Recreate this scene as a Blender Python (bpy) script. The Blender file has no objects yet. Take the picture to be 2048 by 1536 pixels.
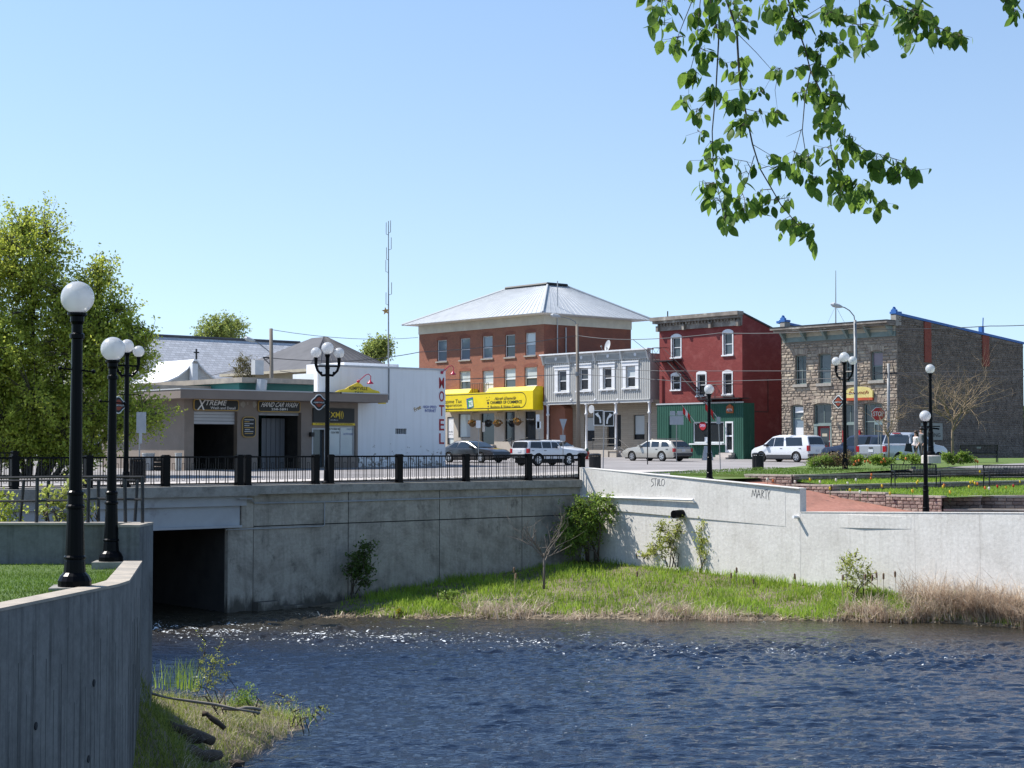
import bpy, math, random
import numpy as np
from math import sin, cos, tan, pi, radians, atan2, hypot, sqrt
from mathutils import Vector, Matrix
random.seed(7)
RNG = np.random.default_rng(11)
scene = bpy.context.scene
COL = scene.collection

# ------------------------------------------------------------------ camera
FPX, HOR = 3300.0, 895.0                      # focal length and horizon row, in pixels of a 2048 px wide frame
PITCH = math.atan((HOR - 768.0) / FPX)
cam_data = bpy.data.cameras.new('camera')
cam_data.sensor_width = 36.0
cam_data.lens = FPX / 2048.0 * 36.0
cam_data.clip_start = 0.1
cam_data.clip_end = 6000.0
cam = bpy.data.objects.new('camera', cam_data)
cam.rotation_euler = (pi / 2 + PITCH, 0, 0)
COL.objects.link(cam)
scene.camera = cam

# ------------------------------------------------------------------ sky, sun, exposure
SUN_AZ = radians(163.8)                       # horizontal direction to the sun, measured from +X towards +Y
SUN_EL = radians(51.5)
world = bpy.data.worlds.new('World')
scene.world = world
world.use_nodes = True
wn = world.node_tree
wn.nodes.clear()
sky = wn.nodes.new('ShaderNodeTexSky')
sky.sky_type = 'NISHITA'
sky.sun_disc = False
sky.sun_elevation = SUN_EL
sky.sun_rotation = pi / 2 - SUN_AZ
sky.altitude = 0
sky.air_density = 1.0
sky.dust_density = 0.4
sky.ozone_density = 1.6
bg = wn.nodes.new('ShaderNodeBackground')
bg.inputs['Strength'].default_value = 0.088
wo = wn.nodes.new('ShaderNodeOutputWorld')
# the sky's own brightness, with the clear pale blue of a dry spring day
bw = wn.nodes.new('ShaderNodeRGBToBW'); wn.links.new(sky.outputs[0], bw.inputs[0])
wtc = wn.nodes.new('ShaderNodeTexCoord'); wsx = wn.nodes.new('ShaderNodeSeparateXYZ'); wn.links.new(wtc.outputs['Generated'], wsx.inputs[0])
wr = wn.nodes.new('ShaderNodeValToRGB'); wn.links.new(wsx.outputs[2], wr.inputs[0])
cr = wr.color_ramp
cr.elements[0].position = 0.0; cr.elements[0].color = (0.43, 0.575, 0.675, 1)
cr.elements[1].position = 1.0; cr.elements[1].color = (0.34, 0.62, 1.25, 1)
e = cr.elements.new(0.10); e.color = (0.405, 0.578, 0.755, 1)
e = cr.elements.new(0.27); e.color = (0.425, 0.67, 1.09, 1)
e = cr.elements.new(0.55); e.color = (0.40, 0.68, 1.22, 1)
wm = wn.nodes.new('ShaderNodeVectorMath'); wm.operation = 'SCALE'
wn.links.new(wr.outputs[0], wm.inputs[0]); wn.links.new(bw.outputs[0], wm.inputs['Scale'])
wm2 = wn.nodes.new('ShaderNodeVectorMath'); wm2.operation = 'SCALE'; wm2.inputs['Scale'].default_value = 2.0
wn.links.new(wm.outputs[0], wm2.inputs[0])
wn.links.new(wm2.outputs[0], bg.inputs[0])
wn.links.new(bg.outputs[0], wo.inputs[0])
sun_data = bpy.data.lights.new('sun', 'SUN')
sun_data.energy = 4.6
sun_data.angle = radians(0.53)
sun_data.color = (1.0, 0.955, 0.88)
sun = bpy.data.objects.new('sun', sun_data)
sdir = Vector((cos(SUN_AZ) * cos(SUN_EL), sin(SUN_AZ) * cos(SUN_EL), sin(SUN_EL)))
sun.rotation_euler = sdir.to_track_quat('Z', 'Y').to_euler()
sun.location = (-30, 20, 40)
COL.objects.link(sun)
scene.view_settings.view_transform = 'Standard'
scene.view_settings.look = 'None'
scene.view_settings.exposure = 0.70
scene.view_settings.gamma = 1.0
scene.view_settings.use_curve_mapping = False
scene.cycles.max_bounces = 6
scene.cycles.transparent_max_bounces = 8
scene.cycles.caustics_reflective = False
scene.cycles.caustics_refractive = False
scene.cycles.sample_clamp_indirect = 4.0
try:
 scene.cycles.use_denoising = True
except Exception:
 pass

# ------------------------------------------------------------------ survey helpers (photo measurements -> metres)
def ray(px, py):
 x = (px - 1024.0) / FPX
 y = (768.0 - py) / FPX
 return Vector((x, cos(PITCH) - y * sin(PITCH), sin(PITCH) + y * cos(PITCH)))
def at(px, py, D):
 r = ray(px, py)
 return r * (D / r.y)
H0, HB = -1.965, 0.0094                       # the town ground is a gently rising plane
def gh(Y):
 return H0 + HB * min(Y, 160.0)
def G(px, py, off=0.0):
 r = ray(px, py)
 k = (H0 + off) / (r.z - HB * r.y)
 return r * k
D2 = Vector((0.757, 0.6534)).normalized()      # the two street directions
D1 = Vector((-D2.y, D2.x))
class Fr:
 """vertical plane: s runs along u, t outwards along n, z up"""
 def __init__(self, o, u, n):
  self.o = Vector(o[:2]); self.u = Vector(u).normalized(); self.n = Vector(n).normalized()
 def pt(self, s, t, z):
  p = self.o + self.u * s + self.n * t
  return Vector((p.x, p.y, z))
 def hit(self, px, py, t=0.0):
  r = ray(px, py)
  o = self.o + self.n * t
  k = (o.x * self.n.x + o.y * self.n.y) / (r.x * self.n.x + r.y * self.n.y)
  p = r * k
  return (Vector((p.x, p.y)) - self.o).dot(self.u), p.z
 def rect(self, x0, y0, x1, y1, t=0.0):     # left-top and right-bottom pixel -> s0,s1,z0,z1
  s0, z1 = self.hit(x0, y0, t); s1, z0 = self.hit(x1, y1, t)
  return s0, s1, z0, z1
 def off(self, t):
  p = self.o + self.n * t
  return Fr((p.x, p.y), self.u, self.n)

# ------------------------------------------------------------------ mesh builder
class MB:
 def __init__(self):
  self.v = []; self.f = []; self.m = []
 def add(self, vs, fs, mi=0):
  b = len(self.v)
  self.v += [tuple(p) for p in vs]
  for q in fs:
   self.f.append(tuple(i + b for i in q)); self.m.append(mi)
  return self
 def hexa(self, p, mi=0):                   # 8 points: bottom 0-3, top 4-7
  return self.add(p, [(3, 2, 1, 0), (4, 5, 6, 7), (0, 1, 5, 4), (1, 2, 6, 5), (2, 3, 7, 6), (3, 0, 4, 7)], mi)
 def box(self, x0, x1, y0, y1, z0, z1, mi=0):
  return self.hexa([(x0, y0, z0), (x1, y0, z0), (x1, y1, z0), (x0, y1, z0), (x0, y0, z1), (x1, y0, z1), (x1, y1, z1), (x0, y1, z1)], mi)
 def fbox(self, fr, s0, s1, t0, t1, z0, z1, mi=0):
  P = fr.pt
  a = [P(s0, t1, z0), P(s1, t1, z0), P(s1, t0, z0), P(s0, t0, z0), P(s0, t1, z1), P(s1, t1, z1), P(s1, t0, z1), P(s0, t0, z1)]
  return self.hexa(a, mi)
 def fprism(self, fr, poly, t0, t1, mi=0):  # polygon in (s,z), anticlockwise seen from outside, extruded t0..t1
  n = len(poly)
  vs = [fr.pt(s, t1, z) for s, z in poly] + [fr.pt(s, t0, z) for s, z in poly]
  fs = [tuple(range(n)), tuple(range(2 * n - 1, n - 1, -1))]
  for i in range(n):
   j = (i + 1) % n
   fs.append((i, n + i, n + j, j))
  return self.add(vs, fs, mi)
 def prism(self, poly, z0, z1, mi=0):       # polygon in (x,y)
  n = len(poly)
  g = lambda z, p: z(p) if callable(z) else z
  vs = [(p[0], p[1], g(z0, p)) for p in poly] + [(p[0], p[1], g(z1, p)) for p in poly]
  fs = [tuple(range(n - 1, -1, -1)), tuple(range(n, 2 * n))]
  for i in range(n):
   j = (i + 1) % n
   fs.append((i, j, n + j, n + i))
  return self.add(vs, fs, mi)
 def quad(self, a, b, c, d, mi=0):
  return self.add([a, b, c, d], [(0, 1, 2, 3)], mi)
 def tube(self, pts, r, n=6, mi=0, cap=True):
  pts = [Vector(p) for p in pts]
  rs = r if isinstance(r, (list, tuple)) else [r] * len(pts)
  vs = []; fs = []
  up = None
  for i, p in enumerate(pts):
   d = (pts[min(i + 1, len(pts) - 1)] - pts[max(i - 1, 0)])
   if d.length < 1e-9: d = Vector((0, 0, 1))
   d.normalize()
   if up is None or abs(up.dot(d)) > 0.98:
    up = Vector((0, 0, 1)) if abs(d.z) < 0.9 else Vector((1, 0, 0))
   a = d.cross(up).normalized(); b = a.cross(d).normalized()
   up = b
   for k in range(n):
    w = 2 * pi * k / n
    vs.append(p + (a * cos(w) + b * sin(w)) * rs[i])
  for i in range(len(pts) - 1):
   for k in range(n):
    q = (k + 1) % n
    fs.append((i * n + k, (i + 1) * n + k, (i + 1) * n + q, i * n + q))
  if cap:
   fs.append(tuple(range(n)))
   fs.append(tuple(range(len(pts) * n - 1, (len(pts) - 1) * n - 1, -1)))
  return self.add(vs, fs, mi)
 def lathe(self, prof, n=16, c=(0, 0, 0), mi=0):   # prof: [(r,z)...] bottom to top
  vs = []; fs = []
  for r, z in prof:
   for k in range(n):
    w = 2 * pi * k / n
    vs.append((c[0] + r * cos(w), c[1] + r * sin(w), c[2] + z))
  for i in range(len(prof) - 1):
   for k in range(n):
    q = (k + 1) % n
    fs.append((i * n + k, i * n + q, (i + 1) * n + q, (i + 1) * n + k))
  fs.append(tuple(range(n - 1, -1, -1)))
  fs.append(tuple(range((len(prof) - 1) * n, len(prof) * n)))
  return self.add(vs, fs, mi)
 def sphere(self, c, r, n=16, m=10, mi=0, squash=1.0):
  prof = [(max(r * sin(pi * i / m), 1e-4), -r * cos(pi * i / m) * squash) for i in range(m + 1)]
  return self.lathe(prof, n, c, mi)
 def disc(self, fr, s, z, t, r, n=12, th=0.01, mi=0):
  return self.fprism(fr, [(s + r * cos(2 * pi * k / n), z + r * sin(2 * pi * k / n)) for k in range(n)], t, t + th, mi)

def make_mesh(name, v, f, mats, mi=None, smooth=False, uv=True):
 me = bpy.data.meshes.new(name)
 me.from_pydata([tuple(p) for p in v], [], f)
 for m in (mats if isinstance(mats, (list, tuple)) else [mats]):
  me.materials.append(m)
 if mi is not None and any(mi):
  me.polygons.foreach_set('material_index', mi)
 if smooth:
  me.polygons.foreach_set('use_smooth', [True] * len(me.polygons))
 if uv and len(me.polygons) < 60000:
  lay = me.uv_layers.new(name='UVMap')
  nl = len(me.loops)
  vi = np.empty(nl, dtype=np.int32); me.loops.foreach_get('vertex_index', vi)
  co = np.empty(len(me.vertices) * 3); me.vertices.foreach_get('co', co); co = co.reshape(-1, 3)
  no = np.empty(len(me.polygons) * 3); me.polygons.foreach_get('normal', no); no = no.reshape(-1, 3)
  lt = np.empty(len(me.polygons), dtype=np.int32); me.polygons.foreach_get('loop_total', lt)
  ln = np.repeat(no, lt, axis=0); p = co[vi]
  tx = np.where(np.abs(ln[:, 2]) > 0.85, 1.0, -ln[:, 1]); ty = np.where(np.abs(ln[:, 2]) > 0.85, 0.0, ln[:, 0])
  L = np.hypot(tx, ty) + 1e-9; tx /= L; ty /= L
  u = p[:, 0] * tx + p[:, 1] * ty
  w = np.where(np.abs(ln[:, 2]) > 0.85, p[:, 1], p[:, 2])
  lay.data.foreach_set('uv', np.stack([u, w], 1).ravel())
 me.update()
 return me

BASE = {}
def T(name, label, cat, loc=(0, 0, 0), rotz=0.0, group=None, kind=None):
 o = bpy.data.objects.new(name, None)
 o.empty_display_size = 0.3
 COL.objects.link(o)
 o.location = loc; o.rotation_euler = (0, 0, rotz)
 o['label'] = label; o['category'] = cat
 if group: o['group'] = group
 if kind: o['kind'] = kind
 BASE[o] = Vector(loc)
 return o
def tag(o, label, cat, group=None):
 o['label'] = label; o['category'] = cat
 if group: o['group'] = group
 return o
def B(mb, name, mats, parent=None, world=True, smooth=False, label=None, kind=None):
 v, f = mb.v, mb.f
 if parent is not None:
  base = BASE[parent] if world else Vector((0, 0, 0))
 elif world:
  xs = [p[0] for p in v]; ys = [p[1] for p in v]
  base = Vector(((min(xs) + max(xs)) / 2, (min(ys) + max(ys)) / 2, min(p[2] for p in v)))
 else:
  base = Vector((0, 0, 0))
 if base.length > 0:
  v = [(p[0] - base.x, p[1] - base.y, p[2] - base.z) for p in v]
 o = bpy.data.objects.new(name, make_mesh(name, v, f, mats, mb.m, smooth))
 COL.objects.link(o)
 if parent is not None:
  o.parent = parent
  BASE[o] = BASE[parent]
 else:
  o.location = base
  BASE[o] = base
 if label: o['label'] = label
 if kind: o['kind'] = kind
 return o
def inst(name, me, parent, loc, rot=(0, 0, 0), scale=(1, 1, 1), world=True):
 o = bpy.data.objects.new(name, me)
 COL.objects.link(o)
 o.parent = parent
 o.location = Vector(loc) - (BASE[parent] if world else Vector((0, 0, 0)))
 o.rotation_euler = rot; o.scale = scale
 return o
def clone(root, loc, rotz, label, group=None, name=None, scale=1.0):
 r = root.copy(); COL.objects.link(r)
 r.location = loc; r.rotation_euler = (0, 0, rotz); r.scale = (scale,) * 3
 r['label'] = label
 if group: r['group'] = group
 BASE[r] = Vector(loc)
 for ch in list(root.children):
  c = ch.copy(); COL.objects.link(c); c.parent = r
  for g in list(ch.children):
   d = g.copy(); COL.objects.link(d); d.parent = c
 return r
def struct(o):
 o['kind'] = 'structure'
 return o

# ------------------------------------------------------------------ materials
MATS = {}
def nd(t, kind, **kw):
 n = t.nodes.new(kind)
 for k, v in kw.items(): setattr(n, k, v)
 return n
def mat(name, c, c2=None, scale=3.0, rough=0.8, metal=0.0, bump=0.0, bscale=None, detail=5, spec=0.4, stretch=(1, 1, 1),
  lo=0.35, hi=0.65, rnd=0.0, coord='Object', c3=None, s3=0.5, lo3=0.5, hi3=0.7, coat=0.0, tint=0.0):
 """noise-mixed paint: c/c2 by a fine noise, c3 on top in larger patches, rnd = value change from object to object"""
 if name in MATS: return MATS[name]
 m = bpy.data.materials.new(name); m.use_nodes = True
 t = m.node_tree; p = t.nodes['Principled BSDF']
 L = t.links.new
 p.inputs['Roughness'].default_value = rough; p.inputs['Metallic'].default_value = metal
 p.inputs['Specular IOR Level'].default_value = spec
 if coat: p.inputs['Coat Weight'].default_value = coat; p.inputs['Coat Roughness'].default_value = 0.08
 tc = nd(t, 'ShaderNodeTexCoord'); mp = nd(t, 'ShaderNodeMapping')
 L(tc.outputs[coord], mp.inputs[0]); mp.inputs['Scale'].default_value = stretch
 col = None
 if c2 is not None:
  nz = nd(t, 'ShaderNodeTexNoise'); nz.inputs['Scale'].default_value = scale; nz.inputs['Detail'].default_value = detail
  nz.inputs['Roughness'].default_value = 0.6
  L(mp.outputs[0], nz.inputs[0])
  r = nd(t, 'ShaderNodeValToRGB'); r.color_ramp.elements[0].position = lo; r.color_ramp.elements[1].position = hi
  r.color_ramp.elements[0].color = (*c, 1); r.color_ramp.elements[1].color = (*c2, 1)
  L(nz.outputs[0], r.inputs[0]); col = r.outputs[0]
 if c3 is not None:
  nz3 = nd(t, 'ShaderNodeTexNoise'); nz3.inputs['Scale'].default_value = s3; nz3.inputs['Detail'].default_value = 6
  nz3.inputs['Roughness'].default_value = 0.65
  L(mp.outputs[0], nz3.inputs[0])
  mr = nd(t, 'ShaderNodeMapRange'); mr.inputs[1].default_value = lo3; mr.inputs[2].default_value = hi3
  L(nz3.outputs[0], mr.inputs[0])
  mx = nd(t, 'ShaderNodeMix', data_type='RGBA')
  L(mr.outputs[0], mx.inputs[0])
  if col is None: mx.inputs[6].default_value = (*c, 1)
  else: L(col, mx.inputs[6])
  mx.inputs[7].default_value = (*c3, 1); col = mx.outputs[2]
 if rnd > 0:
  oi = nd(t, 'ShaderNodeObjectInfo')
  mr = nd(t, 'ShaderNodeMapRange'); mr.inputs[3].default_value = 1 - rnd; mr.inputs[4].default_value = 1 + rnd
  L(oi.outputs['Random'], mr.inputs[0])
  hs = nd(t, 'ShaderNodeHueSaturation'); L(mr.outputs[0], hs.inputs['Value'])
  if tint:
   m2 = nd(t, 'ShaderNodeMapRange'); m2.inputs[3].default_value = 0.5 - tint; m2.inputs[4].default_value = 0.5 + tint
   L(oi.outputs['Random'], m2.inputs[0]); L(m2.outputs[0], hs.inputs['Hue'])
  if col is None: hs.inputs['Color'].default_value = (*c, 1)
  else: L(col, hs.inputs['Color'])
  col = hs.outputs[0]
 if col is None: p.inputs['Base Color'].default_value = (*c, 1)
 else: L(col, p.inputs['Base Color'])
 if bump > 0:
  nb = nd(t, 'ShaderNodeTexNoise'); nb.inputs['Scale'].default_value = bscale or scale * 4; nb.inputs['Detail'].default_value = 4
  L(mp.outputs[0], nb.inputs[0])
  bp = nd(t, 'ShaderNodeBump'); bp.inputs['Strength'].default_value = 1.0; bp.inputs['Distance'].default_value = bump
  L(nb.outputs[0], bp.inputs['Height']); L(bp.outputs[0], p.inputs['Normal'])
 MATS[name] = m
 return m
def concrete(name, c, dark, streak=0.5, blotch=0.5, scale=0.35, top=None, bump=0.004, spots=0.3, tide=0):
 """cast concrete: large blotches, vertical weather streaks, fine grain"""
 m = bpy.data.materials.new(name); m.use_nodes = True
 t = m.node_tree; p = t.nodes['Principled BSDF']; L = t.links.new
 p.inputs['Roughness'].default_value = 0.92; p.inputs['Specular IOR Level'].default_value = 0.2
 uv = nd(t, 'ShaderNodeTexCoord')
 def noise(sx, sy, sc, det=6, rg=0.65, out='UV'):
  mp = nd(t, 'ShaderNodeMapping'); mp.inputs['Scale'].default_value = (sx, sy, 1)
  L(uv.outputs[out], mp.inputs[0])
  n = nd(t, 'ShaderNodeTexNoise'); n.inputs['Scale'].default_value = sc; n.inputs['Detail'].default_value = det; n.inputs['Roughness'].default_value = rg
  L(mp.outputs[0], n.inputs[0]); return n.outputs[0]
 def rng(s, a, b, c0=0.0, c1=1.0):
  r = nd(t, 'ShaderNodeMapRange'); r.inputs[1].default_value = a; r.inputs[2].default_value = b; r.inputs[3].default_value = c0; r.inputs[4].default_value = c1
  L(s, r.inputs[0]); return r.outputs[0]
 col = nd(t, 'ShaderNodeMix', data_type='RGBA'); col.inputs[6].default_value = (*c, 1); col.inputs[7].default_value = (*dark, 1)
 L(rng(noise(1, 1, scale * 2.2, 8, 0.7), 0.44, 0.72, 0, blotch), col.inputs[0])
 c2 = nd(t, 'ShaderNodeMix', data_type='RGBA'); L(col.outputs[2], c2.inputs[6]); c2.inputs[7].default_value = (*dark, 1)
 L(rng(noise(3.2, 0.16, 1.4, 5), 0.5, 0.74, 0, streak), c2.inputs[0])
 c5 = nd(t, 'ShaderNodeMix', data_type='RGBA'); L(c2.outputs[2], c5.inputs[6]); c5.inputs[7].default_value = (*[q * .8 for q in dark], 1)
 L(rng(noise(1.3, .8, 1.1, 12, 0.78), 0.56, 0.66, 0, spots), c5.inputs[0])
 if tide:
  sp = nd(t, 'ShaderNodeSeparateXYZ'); L(uv.outputs['UV'], sp.inputs[0])
  ad = nd(t, 'ShaderNodeMath', operation='ADD'); L(sp.outputs[1], ad.inputs[0]); L(rng(noise(1, .3, 1.5, 6), .3, .7, -.5, .5), ad.inputs[1])
  c6 = nd(t, 'ShaderNodeMix', data_type='RGBA'); L(c5.outputs[2], c6.inputs[6]); c6.inputs[7].default_value = (.045, .042, .034, 1)
  L(rng(ad.outputs[0], tide, tide * .3, 0, .8), c6.inputs[0]); c5 = c6
 c3 = nd(t, 'ShaderNodeMix', data_type='RGBA', blend_type='MULTIPLY'); c3.inputs[0].default_value = 1.0
 L(c5.outputs[2], c3.inputs[6])
 g = rng(noise(1, 1, 9, 6, 0.75), 0.25, 0.75, 0.78, 1.16)
 cb = nd(t, 'ShaderNodeCombineColor')
 for i in range(3): L(g, cb.inputs[i])
 L(cb.outputs[0], c3.inputs[7])
 L(c3.outputs[2], p.inputs['Base Color'])
 bp = nd(t, 'ShaderNodeBump'); bp.inputs['Distance'].default_value = bump * 3; bp.inputs['Strength'].default_value = 0.8
 L(noise(1, 1, 6, 8, 0.7), bp.inputs['Height']); L(bp.outputs[0], p.inputs['Normal'])
 MATS[name] = m
 return m
def brickmat(name, c1, c2, mortar, bw=0.22, bh=0.075, patch=None, plo=0.5, phi=0.7, bump=0.006, rough=0.9, msize=0.012):
 m = bpy.data.materials.new(name); m.use_nodes = True
 t = m.node_tree; p = t.nodes['Principled BSDF']; L = t.links.new
 p.inputs['Roughness'].default_value = rough; p.inputs['Specular IOR Level'].default_value = 0.25
 uv = nd(t, 'ShaderNodeTexCoord'); br = nd(t, 'ShaderNodeTexBrick')
 br.inputs['Scale'].default_value = 1.0; br.inputs['Brick Width'].default_value = bw; br.inputs['Row Height'].default_value = bh
 br.inputs['Mortar Size'].default_value = msize; br.inputs['Bias'].default_value = 0.0
 br.inputs['Color1'].default_value = (*c1, 1); br.inputs['Color2'].default_value = (*c2, 1); br.inputs['Mortar'].default_value = (*mortar, 1)
 L(uv.outputs['UV'], br.inputs[0])
 n = nd(t, 'ShaderNodeTexNoise'); n.inputs['Scale'].default_value = 0.6; n.inputs['Detail'].default_value = 7; n.inputs['Roughness'].default_value = 0.7
 L(uv.outputs['UV'], n.inputs[0])
 mr = nd(t, 'ShaderNodeMapRange'); mr.inputs[1].default_value = plo; mr.inputs[2].default_value = phi; L(n.outputs[0], mr.inputs[0])
 mx = nd(t, 'ShaderNodeMix', data_type='RGBA'); L(mr.outputs[0], mx.inputs[0]); L(br.outputs[0], mx.inputs[6])
 mx.inputs[7].default_value = (*(patch or c2), 1)
 L(mx.outputs[2], p.inputs['Base Color'])
 bp = nd(t, 'ShaderNodeBump'); bp.inputs['Distance'].default_value = bump; bp.invert = True
 L(br.outputs['Fac'], bp.inputs['Height']); L(bp.outputs[0], p.inputs['Normal'])
 MATS[name] = m
 return m
def leafmat(name, c, c2, trans=0.4, rough=0.5, scale=1.5):
 m = bpy.data.materials.new(name); m.use_nodes = True
 t = m.node_tree; t.nodes.clear(); L = t.links.new
 geo = nd(t, 'ShaderNodeNewGeometry'); r = nd(t, 'ShaderNodeValToRGB')
 r.color_ramp.elements[0].color = (*c, 1); r.color_ramp.elements[1].color = (*c2, 1)
 L(geo.outputs['Random Per Island'], r.inputs[0])
 tcn = nd(t, 'ShaderNodeTexCoord'); nz = nd(t, 'ShaderNodeTexNoise'); nz.inputs['Scale'].default_value = scale
 L(tcn.outputs['Object'], nz.inputs[0])
 mr = nd(t, 'ShaderNodeMapRange'); mr.inputs[1].default_value = 0.3; mr.inputs[2].default_value = 0.7; mr.inputs[3].default_value = 0.75; mr.inputs[4].default_value = 1.25
 L(nz.outputs[0], mr.inputs[0])
 hs = nd(t, 'ShaderNodeHueSaturation'); L(mr.outputs[0], hs.inputs['Value']); L(r.outputs[0], hs.inputs['Color'])
 d = nd(t, 'ShaderNodeBsdfPrincipled'); d.inputs['Roughness'].default_value = rough; d.inputs['Specular IOR Level'].default_value = 0.25
 tr = nd(t, 'ShaderNodeBsdfTranslucent'); mx = nd(t, 'ShaderNodeMixShader'); mx.inputs[0].default_value = trans
 hs2 = nd(t, 'ShaderNodeHueSaturation'); hs2.inputs['Value'].default_value = 1.5; hs2.inputs['Hue'].default_value = 0.485
 L(hs.outputs[0], hs2.inputs['Color'])
 L(hs.outputs[0], d.inputs['Base Color']); L(hs2.outputs[0], tr.inputs[0])
 L(d.outputs[0], mx.inputs[1]); L(tr.outputs[0], mx.inputs[2])
 o = nd(t, 'ShaderNodeOutputMaterial'); L(mx.outputs[0], o.inputs[0])
 MATS[name] = m
 return m
def glassy(name, c, rough=0.06, spec=0.6):
 return mat(name, c, rough=rough, spec=spec)

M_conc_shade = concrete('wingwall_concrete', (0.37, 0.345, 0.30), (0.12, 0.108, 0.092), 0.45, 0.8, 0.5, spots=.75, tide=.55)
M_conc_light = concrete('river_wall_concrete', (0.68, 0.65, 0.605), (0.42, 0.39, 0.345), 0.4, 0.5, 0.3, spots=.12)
M_conc_left = concrete('lawn_wall_concrete', (0.245, 0.235, 0.22), (0.06, 0.058, 0.056), 1.0, 0.5, spots=.3, tide=1.3)
M_conc_back = concrete('back_wall_concrete', (0.19, 0.19, 0.185), (0.06, 0.058, 0.052), 0.8, 0.7, spots=.5)
M_coping = concrete('coping_concrete', (0.32, 0.305, 0.275), (0.11, 0.10, 0.09), 0.3, 0.7, 0.8, spots=.6)
M_wallcap = mat('wall_cap', (0.42, 0.36, 0.29), (0.28, 0.25, 0.21), 2.5, 0.9, bump=0.006, bscale=25)
M_girder = mat('girder_concrete', (0.40, 0.42, 0.44), (0.33, 0.34, 0.36), 0.8, 0.85, c3=(0.16, 0.15, 0.15), s3=0.5, lo3=0.58, hi3=0.75)
M_dark = mat('near_black', (0.03, 0.03, 0.032), (0.05, 0.05, 0.05), 2, 0.95)  # plain near-black; paints shade on the wall closing the bridge opening
M_asphalt = mat('asphalt', (0.225, 0.21, 0.205), (0.29, 0.27, 0.265), 0.35, 0.92, bump=0.004, bscale=40, c3=(0.17, 0.16, 0.155), s3=0.14, lo3=0.5, hi3=0.72)
M_side = mat('sidewalk', (0.42, 0.385, 0.355), (0.50, 0.455, 0.42), 0.7, 0.9, bump=0.003, bscale=30, c3=(0.32, 0.29, 0.27), s3=0.5, lo3=0.58, hi3=0.75)
M_kerb = mat('kerb', (0.34, 0.32, 0.30), (0.25, 0.24, 0.23), 1.2, 0.9)
M_black = mat('black_iron', (0.004, 0.004, 0.005), rough=0.3, spec=0.08)
M_blackd = mat('black_worn_iron', (0.014, 0.014, 0.016), (0.03, 0.03, 0.032), 8, 0.5)
M_lawn = mat('lawn_soil', (0.055, 0.095, 0.02), (0.085, 0.135, 0.028), 1.2, 0.95, bump=0.02, bscale=25)
M_soil = mat('bank_soil', (0.11, 0.085, 0.055), (0.20, 0.16, 0.11), 2.2, 0.95, bump=0.03, bscale=8, c3=(0.06, 0.07, 0.025), s3=0.8)
M_gravel = mat('red_gravel', (0.27, 0.115, 0.082), (0.35, 0.165, 0.12), 6, 0.95, bump=0.012, bscale=30, c3=(0.22, 0.105, 0.075), s3=0.6)
M_white = mat('white_paint', (0.74, 0.74, 0.74), (0.68, 0.68, 0.68), 2, 0.6)
M_steel = mat('galvanised', (0.24, 0.245, 0.25), (0.19, 0.195, 0.2), 5, 0.5, metal=0.2)
M_signback = mat('sign_back', (0.36, 0.38, 0.41), (0.30, 0.32, 0.35), 4, 0.5, metal=0.3)
# ================================================================== THE SETTING
WATER = -5.9
def up_quad_grid(name, fn, nu, nv, m, smooth=True, parent=None):
 """a sheet given by fn(u,v) -> point, u,v in 0..1"""
 vs = [fn(i / nu, j / nv) for j in range(nv + 1) for i in range(nu + 1)]
 fs = [(j * (nu + 1) + i, j * (nu + 1) + i + 1, (j + 1) * (nu + 1) + i + 1, (j + 1) * (nu + 1) + i) for j in range(nv) for i in range(nu)]
 mb = MB().add(vs, fs)
 return B(mb, name, m, parent, smooth=smooth)

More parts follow.
